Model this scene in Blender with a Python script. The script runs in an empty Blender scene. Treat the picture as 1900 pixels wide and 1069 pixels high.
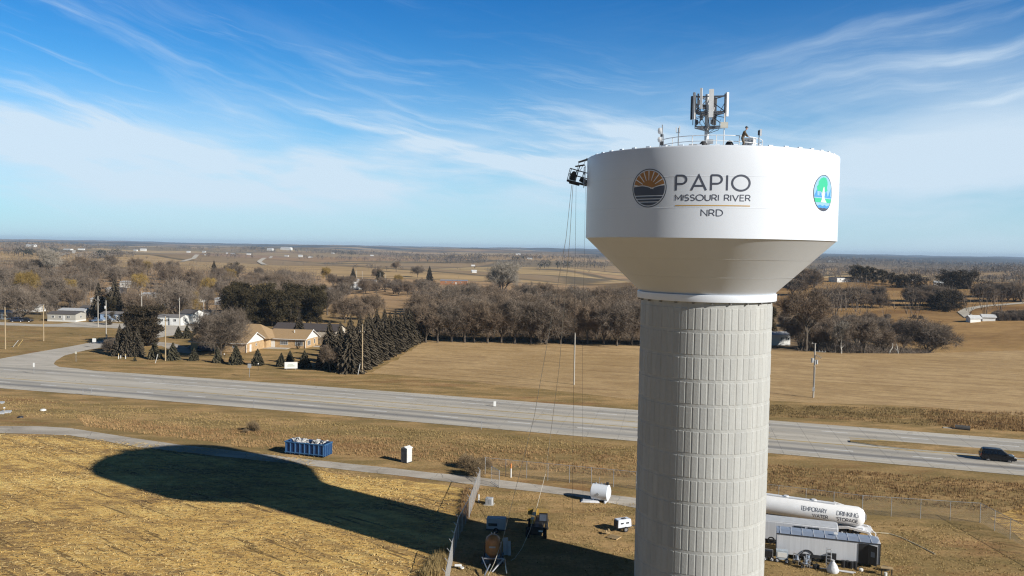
import bpy, bmesh, math, random
import numpy as np
from mathutils import Vector, Matrix
PI = math.pi
R_ = math.radians
HAZE = 7e-5
SKY_LOW, SKY_HIGH = (.26, .90, 1.16), (.04, .52, .98)
CLOUD, HORIZ = (5.8, 6.9, 7.9), (5.4, 6.5, 7.7)
random.seed(7)
scene = bpy.context.scene
COL = scene.collection

# ------------------------------------------------------------------ camera
FPX, PITCH, ROLL, CH = 1561.3, 0.0469, 0.0177, 31.0
cs, sn, cp, sp = math.cos(ROLL), math.sin(ROLL), math.cos(PITCH), math.sin(PITCH)
RGT, FWD, UPV = Vector((1, 0, 0)), Vector((0, cp, -sp)), Vector((0, sp, cp))
CX, CY = RGT * cs + UPV * sn, UPV * cs - RGT * sn
cam_data = bpy.data.cameras.new('camera')
cam = bpy.data.objects.new('camera', cam_data)
COL.objects.link(cam)
m = Matrix.Identity(4)
for i in range(3):
    m[i][0], m[i][1], m[i][2] = CX[i], CY[i], -FWD[i]
m[0][3], m[1][3], m[2][3] = 0, 0, CH
cam.matrix_world = m
cam_data.sensor_width = 36
cam_data.lens = 36 * FPX / 1900
cam_data.clip_start, cam_data.clip_end = 0.5, 90000
scene.camera = cam

def sstep(t):
    t = np.clip(t, 0, 1)
    return t * t * (3 - 2 * t)

def hgt(x, y):
    x = np.asarray(x, float); y = np.asarray(y, float)
    r = np.hypot(x, y)
    s = sstep((r - 300) / 400)
    z = s * (-3 + 6.5 * np.sin(x / 310 + y / 420 + 1) + 4.5 * np.sin(x / 170 - y / 260 + .5) + 2.0 * np.sin(x / 90 + y / 120 + .3))
    w = sstep((x - 60) / 140)
    z = z * (1 - .6 * w * np.exp(-((r - 600) / 400) ** 2))
    z = z + w * (-11 * np.exp(-((r - 385) / 75) ** 2) * (y > 0) + 15 * np.exp(-((r - 800) / 190) ** 2) - 9 * np.exp(-((r - 1400) / 300) ** 2))
    s2 = sstep((r - 1400) / 2500)
    z = z + s2 * (9 * np.sin(x / 700 + 1.3) * np.cos(y / 900) + 7 * np.sin(x / 410 - y / 560) + 2)
    s3 = sstep((r - 6500) / 2500)
    a = np.arctan2(x, y)
    z = z + s3 * (20 + 5 * np.sin(a * 9 + 1) + 3.5 * np.sin(a * 23) + 2 * np.sin(a * 61 + 2) + 9 * sstep((r - 12000) / 3000))
    return z

def hz(x, y):
    return float(hgt(x, y))

def at(px, py, z=None):
    """ground point seen at a pixel of the 1900x1069 photograph"""
    d = FWD + CX * ((px - 950) / FPX) + CY * ((534.5 - py) / FPX)
    if z is not None:
        k = (z - CH) / d.z
        return Vector((d.x * k, d.y * k, z))
    k = 60.0
    while k < 20000:
        if CH + d.z * k < hz(d.x * k, d.y * k):
            lo, hi = k / 1.02, k
            for _ in range(12):
                mid = (lo + hi) / 2
                if CH + d.z * mid < hz(d.x * mid, d.y * mid): hi = mid
                else: lo = mid
            k = hi
            break
        k *= 1.02
    x, y = d.x * k, d.y * k
    return Vector((x, y, hz(x, y)))

# ------------------------------------------------------------------ materials
MATS = {}
def nt(name):
    m = bpy.data.materials.new(name)
    m.use_nodes = True
    return m, m.node_tree.nodes, m.node_tree.links, m.node_tree.nodes['Principled BSDF']

def mix_rgb(N, L, fac, a, b, mode='MIX'):
    n = N.new('ShaderNodeMix'); n.data_type = 'RGBA'; n.blend_type = mode
    for s, v in ((n.inputs[0], fac), (n.inputs[6], a), (n.inputs[7], b)):
        if isinstance(v, (int, float)): s.default_value = v
        elif isinstance(v, tuple): s.default_value = (*v[:3], 1)
        else: L.new(v, s)
    return n.outputs[2]

def mathn(N, L, op, a, b=None, c=None, clamp=False):
    n = N.new('ShaderNodeMath'); n.operation = op; n.use_clamp = clamp
    for i, v in enumerate((a, b, c)):
        if v is None: continue
        if isinstance(v, (int, float)): n.inputs[i].default_value = v
        else: L.new(v, n.inputs[i])
    return n.outputs[0]

def maprange(N, L, v, a, b, c=0.0, d=1.0):
    n = N.new('ShaderNodeMapRange'); n.interpolation_type = 'SMOOTHSTEP'
    L.new(v, n.inputs[0])
    for i, k in enumerate((a, b, c, d)): n.inputs[1 + i].default_value = k
    return n.outputs[0]

def mapping(N, L, coord, scale=(1, 1, 1), rot=(0, 0, 0), loc=(0, 0, 0)):
    n = N.new('ShaderNodeMapping')
    L.new(coord, n.inputs[0])
    n.inputs['Scale'].default_value = scale; n.inputs['Rotation'].default_value = rot; n.inputs['Location'].default_value = loc
    return n.outputs[0]

def noise(N, L, coord, scale, detail=4, rough=.55, dist=0):
    n = N.new('ShaderNodeTexNoise')
    L.new(coord, n.inputs['Vector'])
    n.inputs['Scale'].default_value = scale; n.inputs['Detail'].default_value = detail
    n.inputs['Roughness'].default_value = rough; n.inputs['Distortion'].default_value = dist
    return n.outputs[0]

def mat(name, c, rough=.6, metal=0, var=.15, vscale=1.5, stretch=(1, 1, 1), bump=0, c2=None, spec=.5, coat=0):
    """surface with a slightly uneven colour"""
    key = name
    if key in MATS: return MATS[key]
    m, N, L, b = nt(name)
    tc = N.new('ShaderNodeTexCoord')
    co = mapping(N, L, tc.outputs['Object'], scale=stretch)
    f = noise(N, L, co, vscale, 5, .6)
    f = maprange(N, L, f, .3, .7)
    c2 = c2 or tuple(k * (1 - var) for k in c)
    L.new(mix_rgb(N, L, f, c2, c), b.inputs['Base Color'])
    b.inputs['Roughness'].default_value = rough
    b.inputs['Metallic'].default_value = metal
    b.inputs['Specular IOR Level'].default_value = spec
    if coat: b.inputs['Coat Weight'].default_value = coat
    if bump:
        bn = N.new('ShaderNodeBump'); bn.inputs['Distance'].default_value = bump
        L.new(noise(N, L, co, vscale * 5, 4), bn.inputs['Height']); L.new(bn.outputs[0], b.inputs['Normal'])
    MATS[key] = m
    return m

# ------------------------------------------------------------------ mesh helpers
class MB:
    def __init__(s): s.v = []; s.f = []; s.mi = []; s.cur = 0; s.uv = None
    def add(s, vs, fs):
        o = len(s.v); s.v += [tuple(v) for v in vs]
        s.f += [tuple(i + o for i in f) for f in fs]; s.mi += [s.cur] * len(fs)
        return s
    def box(s, c, size, rz=0, rx=0, ry=0, taper=1.0):
        hx, hy, hz_ = size[0] / 2, size[1] / 2, size[2] / 2
        M = Matrix.Translation(c) @ Matrix.Rotation(rz, 4, 'Z') @ Matrix.Rotation(ry, 4, 'Y') @ Matrix.Rotation(rx, 4, 'X')
        vs = [M @ Vector((x * hx * (taper if z > 0 else 1), y * hy * (taper if z > 0 else 1), z * hz_)) for z in (-1, 1) for y in (-1, 1) for x in (-1, 1)]
        return s.add(vs, [(0, 2, 3, 1), (4, 5, 7, 6), (0, 1, 5, 4), (2, 6, 7, 3), (0, 4, 6, 2), (1, 3, 7, 5)])
    def bar(s, a, b, r, n=6, r2=None, caps=True):
        a, b = Vector(a), Vector(b); r2 = r if r2 is None else r2
        d = (b - a)
        if d.length < 1e-6: return s
        q = d.to_track_quat('Z', 'Y')
        vs = []
        for p, rr in ((a, r), (b, r2)):
            for i in range(n):
                t = 2 * PI * i / n
                vs.append(p + q @ Vector((math.cos(t) * rr, math.sin(t) * rr, 0)))
        fs = [(i, (i + 1) % n, n + (i + 1) % n, n + i) for i in range(n)]
        if caps: fs += [tuple(range(n - 1, -1, -1)), tuple(range(n, 2 * n))]
        return s.add(vs, fs)
    def path(s, pts, r, n=5, closed=False):
        pts = [Vector(p) for p in pts]
        for i in range(len(pts) - (0 if closed else 1)):
            s.bar(pts[i], pts[(i + 1) % len(pts)], r if not callable(r) else r(i), n, caps=True)
        return s
    def lathe(s, prof, n=24, c=(0, 0, 0), axis='Z', a0=0, a1=2 * PI):
        full = abs(a1 - a0 - 2 * PI) < 1e-6
        k = n if full else n + 1
        vs = []
        for (r, z) in prof:
            for i in range(k):
                t = a0 + (a1 - a0) * i / n
                p = (r * math.cos(t), r * math.sin(t), z)
                if axis == 'X': p = (z, r * math.cos(t), r * math.sin(t))
                if axis == 'Y': p = (r * math.cos(t), z, r * math.sin(t))
                vs.append((p[0] + c[0], p[1] + c[1], p[2] + c[2]))
        fs = []
        for j in range(len(prof) - 1):
            for i in range(n):
                i2 = (i + 1) % k
                fs.append((j * k + i, j * k + i2, (j + 1) * k + i2, (j + 1) * k + i))
        return s.add(vs, fs)
    def cyl(s, c, r, h, n=20, axis='Z', r2=None):
        r2 = r if r2 is None else r2
        return s.lathe([(0.001, -h / 2), (r, -h / 2), (r2, h / 2), (0.001, h / 2)], n, c, axis)
    def prism(s, pts, z0, z1, M=None):
        """outline (x,y) extruded from z0 to z1"""
        n = len(pts)
        vs = [(p[0], p[1], z0) for p in pts] + [(p[0], p[1], z1) for p in pts]
        if M: vs = [M @ Vector(v) for v in vs]
        return s.add(vs, [tuple(range(n - 1, -1, -1)), tuple(range(n, 2 * n))] + [(i, (i + 1) % n, n + (i + 1) % n, n + i) for i in range(n)])
    def quad(s, a, b, c, d): return s.add([a, b, c, d], [(0, 1, 2, 3)])
    def build(s, name, mats, parent=None, smooth=False, loc=None, rz=0, fix=True):
        me = bpy.data.meshes.new(name)
        me.from_pydata(s.v, [], s.f)
        mats = mats if isinstance(mats, (list, tuple)) else [mats]
        for x in mats: me.materials.append(x)
        if len(mats) > 1: me.polygons.foreach_set('material_index', s.mi)
        if fix and len(s.f) < 60000:
            bm = bmesh.new(); bm.from_mesh(me); bmesh.ops.recalc_face_normals(bm, faces=bm.faces); bm.to_mesh(me); bm.free()
        if smooth:
            me.polygons.foreach_set('use_smooth', [True] * len(me.polygons))
            if smooth != 'all': me.set_sharp_from_angle(angle=R_(40))
        o = bpy.data.objects.new(name, me); COL.objects.link(o)
        if parent: o.parent = parent
        if loc is not None: o.location = loc
        o.rotation_euler[2] = rz
        return o

def empty(name, loc=(0, 0, 0), rz=0):
    o = bpy.data.objects.new(name, None); COL.objects.link(o)
    o.location = loc; o.rotation_euler[2] = rz; o.empty_display_size = .3
    return o
def tag(o, label=None, cat=None, group=None, kind=None):
    if label: o['label'] = label
    if cat: o['category'] = cat
    if group: o['group'] = group
    if kind: o['kind'] = kind
    return o
def thing(name, label, cat, loc=(0, 0, 0), rz=0, group=None):
    return tag(empty(name, loc, rz), label, cat, group)
def copy_tree(o, parent=None):
    c = o.copy(); COL.objects.link(c)
    if parent: c.parent = parent
    for ch in list(o.children): copy_tree(ch, c)
    return c

# ------------------------------------------------------------------ light and sky
SUN_AZ, SUN_EL = 124.5, 26.4
sd = Vector((math.sin(R_(SUN_AZ)) * math.cos(R_(SUN_EL)), math.cos(R_(SUN_AZ)) * math.cos(R_(SUN_EL)), math.sin(R_(SUN_EL))))
sl = bpy.data.lights.new('sun', 'SUN'); sl.energy = 5.0; sl.angle = R_(.55); sl.color = (1, .955, .875)
so = bpy.data.objects.new('sun', sl); COL.objects.link(so)
so.rotation_euler = sd.to_track_quat('Z', 'Y').to_euler(); so.location = (150, -60, 120)
world = bpy.data.worlds.new('World'); scene.world = world; world.use_nodes = True
N, L = world.node_tree.nodes, world.node_tree.links
bg = N['Background']
sky = N.new('ShaderNodeTexSky'); sky.sky_type = 'NISHITA'; sky.sun_disc = False
sky.sun_elevation = R_(SUN_EL); sky.sun_rotation = R_(SUN_AZ)
sky.air_density = 1.0; sky.dust_density = .4; sky.ozone_density = 3.0; sky.altitude = 300
tc = N.new('ShaderNodeTexCoord')
sep = N.new('ShaderNodeSeparateXYZ'); L.new(tc.outputs['Generated'], sep.inputs[0])
az = mathn(N, L, 'ARCTAN2', sep.outputs[0], sep.outputs[1])
el = mathn(N, L, 'ARCSINE', sep.outputs[2])
# deepen the clear blue away from the horizon
deep = maprange(N, L, el, 0.0, .36)
gam = N.new('ShaderNodeGamma'); L.new(sky.outputs[0], gam.inputs[0])
tint = mix_rgb(N, L, deep, SKY_LOW, SKY_HIGH)
tint = mix_rgb(N, L, maprange(N, L, el, .30, .62), tint, (.06, .075, .09))  # unseen sky overhead dimmed to near grey, added to deepen the shadows
skyc = mix_rgb(N, L, 1.0, sky.outputs[0], tint, 'MULTIPLY')
def wisps(rot, sx, sy, seed, lo, hi, dist=.6, detail=7, rough=.55):
    cv = N.new('ShaderNodeCombineXYZ'); L.new(az, cv.inputs[0]); L.new(el, cv.inputs[1])
    w = noise(N, L, mapping(N, L, cv.outputs[0], scale=(5, 5, 1), loc=(seed, 0, 0)), 1.0, 3)
    wv = N.new('ShaderNodeVectorMath'); wv.operation = 'SCALE'
    cw = N.new('ShaderNodeCombineXYZ'); L.new(mathn(N, L, 'SUBTRACT', w, .5), cw.inputs[1]); cw.inputs[0].default_value = 0
    L.new(cw.outputs[0], wv.inputs[0]); wv.inputs['Scale'].default_value = .055
    ad = N.new('ShaderNodeVectorMath'); ad.operation = 'ADD'; L.new(cv.outputs[0], ad.inputs[0]); L.new(wv.outputs[0], ad.inputs[1])
    r = mapping(N, L, ad.outputs[0], rot=(0, 0, R_(rot)))
    c = mapping(N, L, r, scale=(sx, sy, 1), loc=(seed * 1.7, seed, 0))
    return maprange(N, L, noise(N, L, c, 1.0, detail, rough, dist), lo, hi)
def bump_mask(v, c, w):
    d = mathn(N, L, 'DIVIDE', mathn(N, L, 'SUBTRACT', v, c), w)
    return mathn(N, L, 'POWER', 2.718, mathn(N, L, 'MULTIPLY', mathn(N, L, 'MULTIPLY', d, d), -1))
def mul(*a):
    r = a[0]
    for b in a[1:]: r = mathn(N, L, 'MULTIPLY', r, b)
    return r
# streaks sloping down to the right in the middle and on the left, up to the right on the right, a pale veil low down
A = mul(wisps(10, 2.6, 24, 3.1, .47, .72, .25, 9, .60), bump_mask(az, .02, .24), bump_mask(el, .125, .050), 1.0)
A2_ = mul(wisps(7, 5.0, 60, 13.1, .50, .72, .15, 9, .62), bump_mask(az, .0, .34), bump_mask(el, .135, .07), .40)
B = mul(wisps(20, 2.3, 18, 8.3, .46, .72, .3, 9, .60), bump_mask(az, -.50, .22), bump_mask(el, .13, .10), .85)
B2 = mul(wisps(13, 4.0, 60, 18.3, .52, .74, .15, 9, .62), bump_mask(az, -.42, .30), bump_mask(el, .20, .10), .32)
C_ = mul(wisps(-9, 2.4, 20, 5.7, .44, .76, .35, 9, .60), bump_mask(az, .54, .28), bump_mask(el, .17, .12), .70)
C2 = mul(wisps(-4, 1.6, 9, 25.7, .30, .62, .3, 7, .55), bump_mask(az, .52, .34), bump_mask(el, .10, .085), .95)
D_ = mul(wisps(5, 2.2, 14, 1.9, .32, .64, .3, 8, .58), bump_mask(az, -.12, .48), bump_mask(el, .085, .05), .9)
E_ = mul(wisps(6, 1.6, 6, 6.4, .30, .60, .2, 5, .5), bump_mask(az, -.32, .42), bump_mask(el, .085, .06), .85)
cl = A
for q in (A2_, B, B2, C_, C2, D_, E_): cl = mathn(N, L, 'ADD', cl, q)
cl = mathn(N, L, 'MINIMUM', cl, .90)
front = maprange(N, L, mathn(N, L, 'ABSOLUTE', az), 1.35, .80)  # sky behind the camera kept cloudless and dimmed to cut fill light
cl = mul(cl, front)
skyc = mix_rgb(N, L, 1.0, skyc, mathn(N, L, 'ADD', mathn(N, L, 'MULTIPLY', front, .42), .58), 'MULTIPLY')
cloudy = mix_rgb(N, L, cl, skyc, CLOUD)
# pale band towards the horizon
hb = mathn(N, L, 'POWER', 2.718, mathn(N, L, 'MULTIPLY', mathn(N, L, 'MAXIMUM', el, 0), -13))
cloudy = mix_rgb(N, L, mul(hb, .80, mathn(N, L, 'ADD', mathn(N, L, 'MULTIPLY', front, .5), .5)), cloudy, HORIZ)
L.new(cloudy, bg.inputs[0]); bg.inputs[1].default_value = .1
scene.view_settings.view_transform = 'Standard'
scene.view_settings.look = 'None'
scene.view_settings.exposure = .25
scene.render.engine = 'CYCLES'
scene.cycles.use_denoising = True
scene.cycles.denoiser = 'OPENIMAGEDENOISE'
scene.cycles.denoising_input_passes = 'RGB_ALBEDO_NORMAL'
scene.cycles.denoising_prefilter = 'NONE'
scene.cycles.pixel_filter_type = 'BLACKMAN_HARRIS'
scene.cycles.filter_width = 1.2
scene.cycles.max_bounces = 6
scene.cycles.diffuse_bounces = 2
scene.cycles.volume_bounces = 0
scene.cycles.transparent_max_bounces = 8
# ------------------------------------------------------------------ ground
def ramp(N, L, v, stops, interp='LINEAR'):
    n = N.new('ShaderNodeValToRGB'); L.new(v, n.inputs[0])
    cr = n.color_ramp; cr.interpolation = interp
    while len(cr.elements) < len(stops): cr.elements.new(.5)
    for e, (p, c) in zip(cr.elements, stops):
        e.position = p; e.color = (*c, 1)
    return n.outputs[0]

TAN, OLIVE, RUST, STRAW, EARTH = (.47, .305, .140), (.255, .182, .075), (.28, .145, .066), (.62, .44, .19), (.25, .175, .095)

def grass_nodes(N, L, co, tan=TAN, olive=OLIVE, rust=RUST, k=1.0):
    """dry winter grass: tan, olive and rust patches with fine blades"""
    big = noise(N, L, mapping(N, L, co, scale=(.018, .05, .03), rot=(0, 0, R_(18))), 1.0, 6, .62, .5)
    mid = noise(N, L, mapping(N, L, co, scale=(.11, .3, .2), rot=(0, 0, R_(18))), 1.0, 6, .65)
    fine = noise(N, L, co, 2.6, 8, .72)
    c = mix_rgb(N, L, maprange(N, L, mid, .38, .64), olive, tan)
    c = mix_rgb(N, L, maprange(N, L, big, .46, .60), c, mix_rgb(N, L, .55, c, olive))
    r = mathn(N, L, 'MULTIPLY', maprange(N, L, noise(N, L, mapping(N, L, co, loc=(40, 9, 0), scale=(.04, .12, .1), rot=(0, 0, R_(18))), 1.0, 7, .7), .53, .66), .65)
    c = mix_rgb(N, L, r, c, rust)
    sh = mathn(N, L, 'ADD', mathn(N, L, 'MULTIPLY', fine, 1.5 * k), .25)
    return mix_rgb(N, L, 1.0, c, sh, 'MULTIPLY'), fine

def grass_mat(name, bump=.12, **kw):
    m, N, L, b = nt(name)
    tc = N.new('ShaderNodeTexCoord')
    c, fine = grass_nodes(N, L, tc.outputs['Object'], **kw)
    L.new(c, b.inputs['Base Color'])
    b.inputs['Roughness'].default_value = .95; b.inputs['Specular IOR Level'].default_value = .15
    bn = N.new('ShaderNodeBump'); bn.inputs['Distance'].default_value = bump; bn.inputs['Strength'].default_value = .7
    L.new(noise(N, L, tc.outputs['Object'], 1.1, 8, .7), bn.inputs['Height']); L.new(bn.outputs[0], b.inputs['Normal'])
    return m

def terrain_mat():
    m, N, L, b = nt('terrain')
    geo = N.new('ShaderNodeNewGeometry'); P = geo.outputs['Position']
    sx = N.new('ShaderNodeSeparateXYZ'); L.new(P, sx.inputs[0])
    r = mathn(N, L, 'SQRT', mathn(N, L, 'ADD', mathn(N, L, 'MULTIPLY', sx.outputs[0], sx.outputs[0]), mathn(N, L, 'MULTIPLY', sx.outputs[1], sx.outputs[1])))
    near, fine = grass_nodes(N, L, P)
    # farm land: long plots with terraces
    wp = N.new('ShaderNodeVectorMath'); wp.operation = 'SCALE'; wp.inputs['Scale'].default_value = .004
    dn = N.new('ShaderNodeTexNoise'); L.new(mapping(N, L, P, scale=(.0016, .0016, .0016)), dn.inputs['Vector']); dn.inputs['Scale'].default_value = 1; dn.inputs['Detail'].default_value = 3
    dv = N.new('ShaderNodeVectorMath'); dv.operation = 'SCALE'; dv.inputs['Scale'].default_value = 420; L.new(dn.outputs[1], dv.inputs[0])
    ad = N.new('ShaderNodeVectorMath'); L.new(P, ad.inputs[0]); L.new(dv.outputs[0], ad.inputs[1])
    vo = N.new('ShaderNodeTexVoronoi'); vo.feature = 'F1'; vo.inputs['Scale'].default_value = 1
    L.new(mapping(N, L, ad.outputs[0], scale=(1 / 620, 1 / 360, 0), rot=(0, 0, R_(12))), vo.inputs['Vector'])
    sc = N.new('ShaderNodeSeparateColor'); L.new(vo.outputs['Color'], sc.inputs[0])
    plot = ramp(N, L, sc.outputs[0], [(0, (.44, .29, .155)), (.25, (.55, .39, .19)), (.45, (.34, .24, .14)), (.62, (.27, .21, .12)), (.8, (.50, .33, .17)), (1, (.36, .22, .13))])
    ed = N.new('ShaderNodeTexVoronoi'); ed.feature = 'DISTANCE_TO_EDGE'; ed.inputs['Scale'].default_value = 1
    L.new(mapping(N, L, ad.outputs[0], scale=(1 / 620, 1 / 360, 0), rot=(0, 0, R_(12))), ed.inputs['Vector'])
    edge = maprange(N, L, ed.outputs['Distance'], .008, .03)
    plot = mix_rgb(N, L, edge, (.16, .125, .075), plot)
    wv = N.new('ShaderNodeTexWave'); wv.wave_type = 'BANDS'; wv.bands_direction = 'Y'; wv.inputs['Scale'].default_value = 1; wv.inputs['Distortion'].default_value = 9; wv.inputs['Detail'].default_value = 3; wv.inputs['Detail Scale'].default_value = .5
    L.new(mapping(N, L, P, scale=(.0016, .0044, .002)), wv.inputs['Vector'])
    terr = maprange(N, L, wv.outputs['Fac'], .0, .14)
    plot = mix_rgb(N, L, mathn(N, L, 'ADD', mathn(N, L, 'MULTIPLY', terr, .45), .55), (.15, .11, .07), plot)
    blot = maprange(N, L, noise(N, L, mapping(N, L, P, scale=(.006, .010, .01)), 1, 7, .7), .42, .66)
    plot = mix_rgb(N, L, mathn(N, L, 'MULTIPLY', blot, .4), plot, (.24, .17, .10))
    fg = noise(N, L, mapping(N, L, P, scale=(.05, .09, .05)), 1, 6, .7)
    plot = mix_rgb(N, L, 1.0, plot, mathn(N, L, 'ADD', mathn(N, L, 'MULTIPLY', fg, .8), .6), 'MULTIPLY')
    # rusty prairie on the right hand slopes
    pr = mix_rgb(N, L, maprange(N, L, noise(N, L, mapping(N, L, P, scale=(.010, .028, .02)), 1, 7, .68), .36, .62), (.24, .135, .055), (.42, .26, .11))
    pr = mix_rgb(N, L, 1.0, pr, mathn(N, L, 'ADD', mathn(N, L, 'MULTIPLY', noise(N, L, mapping(N, L, P, scale=(.2, .35, .2)), 1, 6, .75), 1.0), .5), 'MULTIPLY')
    right = mathn(N, L, 'MULTIPLY', maprange(N, L, sx.outputs[0], 60, 150), maprange(N, L, r, 1150, 900))
    far = mix_rgb(N, L, right, plot, pr)
    # woodland cover on the farthest ridges
    wd = maprange(N, L, mathn(N, L, 'ADD', noise(N, L, mapping(N, L, P, scale=(.0009, .0018, .001)), 1, 8, .62), maprange(N, L, sx.outputs[0], 200, 700, 0, .12)), .44, .52)
    far = mix_rgb(N, L, mathn(N, L, 'MULTIPLY', wd, maprange(N, L, mathn(N, L, 'ADD', r, maprange(N, L, sx.outputs[0], 200, 700, 0, 1900)), 3000, 7000)), far, (.072, .066, .06))
    litter = mix_rgb(N, L, maprange(N, L, noise(N, L, mapping(N, L, P, scale=(.16, .25, .2)), 1, 7, .7), .35, .65), (.13, .095, .06), (.30, .205, .11))
    # leaf litter below the woods behind the mown field
    ly = maprange(N, L, mathn(N, L, 'ADD', sx.outputs[1], mathn(N, L, 'MULTIPLY', sx.outputs[0], .115)), 277, 282)
    lx = mathn(N, L, 'MULTIPLY', maprange(N, L, sx.outputs[0], -34, -26), maprange(N, L, r, 560, 470))
    c = mix_rgb(N, L, maprange(N, L, r, 300, 480), near, far)
    c = mix_rgb(N, L, mathn(N, L, 'MULTIPLY', mathn(N, L, 'MULTIPLY', ly, lx), maprange(N, L, sx.outputs[0], 190, 130)), c, litter)
    L.new(c, b.inputs['Base Color'])
    b.inputs['Roughness'].default_value = .95; b.inputs['Specular IOR Level'].default_value = .1
    bn = N.new('ShaderNodeBump'); bn.inputs['Distance'].default_value = .12; bn.inputs['Strength'].default_value = .7
    L.new(noise(N, L, P, 1.1, 8, .7), bn.inputs['Height']); L.new(bn.outputs[0], b.inputs['Normal'])
    return m

def build_ground():
    rr = [0.0]; r = 12.0
    while r < 62000:
        rr.append(r); r *= 1.022 if 250 < r < 9000 else 1.06
    azs = np.concatenate([np.linspace(-180, -48, 34)[:-1], np.linspace(-48, 48, 241), np.linspace(48, 180, 34)[1:-1]])
    a = np.radians(azs); R = np.array(rr[1:])
    X = np.outer(R, np.sin(a)); Y = np.outer(R, np.cos(a)); Z = hgt(X, Y)
    vs = [(0, 0, 0)] + list(map(tuple, np.stack([X.ravel(), Y.ravel(), Z.ravel()], 1)))
    n = len(a); fs = [(0, 1 + (i + 1) % n, 1 + i) for i in range(n)]
    for j in range(len(R) - 1):
        for i in range(n):
            i2 = (i + 1) % n
            fs.append((1 + j * n + i, 1 + j * n + i2, 1 + (j + 1) * n + i2, 1 + (j + 1) * n + i))
    me = bpy.data.meshes.new('ground'); me.from_pydata(vs, [], fs)
    me.materials.append(terrain_mat())
    me.polygons.foreach_set('use_smooth', [True] * len(me.polygons))
    o = bpy.data.objects.new('ground', me); COL.objects.link(o); tag(o, kind='structure')
build_ground()

def jitter_outline(pts, step=3.0, amp=.5, seed=1):
    rnd = random.Random(seed); out = []
    for i in range(len(pts)):
        a, b = Vector(pts[i][:2]), Vector(pts[(i + 1) % len(pts)][:2])
        n = max(1, int((b - a).length / step))
        nn = Vector((-(b - a).y, (b - a).x)).normalized() if (b - a).length else Vector((0, 0))
        for k in range(n):
            out.append(a + (b - a) * (k / n) + nn * rnd.uniform(-amp, amp))
    return out
def sheet(name, pts, z, m, step=3, amp=.4, seed=1):
    pts = jitter_outline(pts, step, amp, seed)
    bm = bmesh.new(); f = bm.faces.new([bm.verts.new((p.x, p.y, z)) for p in pts])
    bmesh.ops.triangulate(bm, faces=[f])
    bmesh.ops.recalc_face_normals(bm, faces=bm.faces)
    for f in bm.faces:
        if f.normal.z < 0: f.normal_flip()
    me = bpy.data.meshes.new(name); bm.to_mesh(me); bm.free(); me.materials.append(m)
    o = bpy.data.objects.new(name, me); COL.objects.link(o); tag(o, kind='structure')
    return o

# harvested corn field, rows of pale stubble over earth
def stubble_mat():
    m, N, L, b = nt('corn_stubble')
    tc = N.new('ShaderNodeTexCoord'); P = tc.outputs['Object']
    q = mapping(N, L, P, rot=(0, 0, R_(38)))
    fine = noise(N, L, mapping(N, L, P, scale=(1.5, 3.4, 2), rot=(0, 0, R_(12))), 1, 9, .78, .3)
    clump = noise(N, L, mapping(N, L, P, scale=(.35, .95, 1), rot=(0, 0, R_(14)), loc=(5, 2, 0)), 1, 6, .62, .4)
    patch = noise(N, L, mapping(N, L, P, scale=(.055, .13, .1), rot=(0, 0, R_(10))), 1, 5, .6, .8)
    v = mathn(N, L, 'ADD', mathn(N, L, 'MULTIPLY', fine, .42), mathn(N, L, 'MULTIPLY', clump, .34))
    v = mathn(N, L, 'ADD', v, mathn(N, L, 'MULTIPLY', patch, .36))
    c = ramp(N, L, v, [(.42, (.20, .12, .055)), (.505, (.37, .23, .09)), (.56, (.70, .44, .135)), (.66, (.93, .68, .25))])
    tk = N.new('ShaderNodeTexWave'); tk.bands_direction = 'Y'; tk.inputs['Scale'].default_value = .105; tk.inputs['Distortion'].default_value = 1.6; tk.inputs['Detail'].default_value = 4; tk.inputs['Detail Scale'].default_value = .5; L.new(q, tk.inputs['Vector'])
    tf = mathn(N, L, 'MULTIPLY', maprange(N, L, tk.outputs['Fac'], .35, .0), maprange(N, L, noise(N, L, mapping(N, L, q, scale=(.03, .06, 1)), 1, 4), .38, .60))
    c = mix_rgb(N, L, mathn(N, L, 'MULTIPLY', tf, .55), c, (.27, .175, .085))
    # bare dark slots between some rows
    sl_ = maprange(N, L, noise(N, L, mapping(N, L, q, scale=(.09, 1.32, 1), loc=(3, 0, 0)), 1, 1, .3), .655, .70)
    c = mix_rgb(N, L, mathn(N, L, 'MULTIPLY', sl_, .7), c, (.10, .06, .03))
    L.new(c, b.inputs['Base Color']); b.inputs['Roughness'].default_value = .9; b.inputs['Specular IOR Level'].default_value = .2
    bn = N.new('ShaderNodeBump'); bn.inputs['Distance'].default_value = .25; bn.inputs['Strength'].default_value = .8
    L.new(fine, bn.inputs['Height']); L.new(bn.outputs[0], b.inputs['Normal'])
    return m
STUB = stubble_mat()
A2 = lambda l, z=0: [at(x, y, z) for x, y in l]
sheet('corn_field', A2([(-500, 806), (0, 809), (130, 814), (200, 824), (330, 842), (450, 858), (560, 871), (700, 887), (820, 900), (868, 908), (858, 945), (836, 1000), (812, 1069), (770, 1250)]) + [Vector((-14, 42, 0)), Vector((-90, 40, 0)), Vector((-150, 90, 0))], .02, STUB, 2.5, .5, 3)
sheet('corn_field', A2([(1830, 958), (1900, 938), (2150, 950), (2200, 1100), (1960, 1060), (1900, 1006)]), .02, STUB, 2.5, .5, 4)

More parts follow.
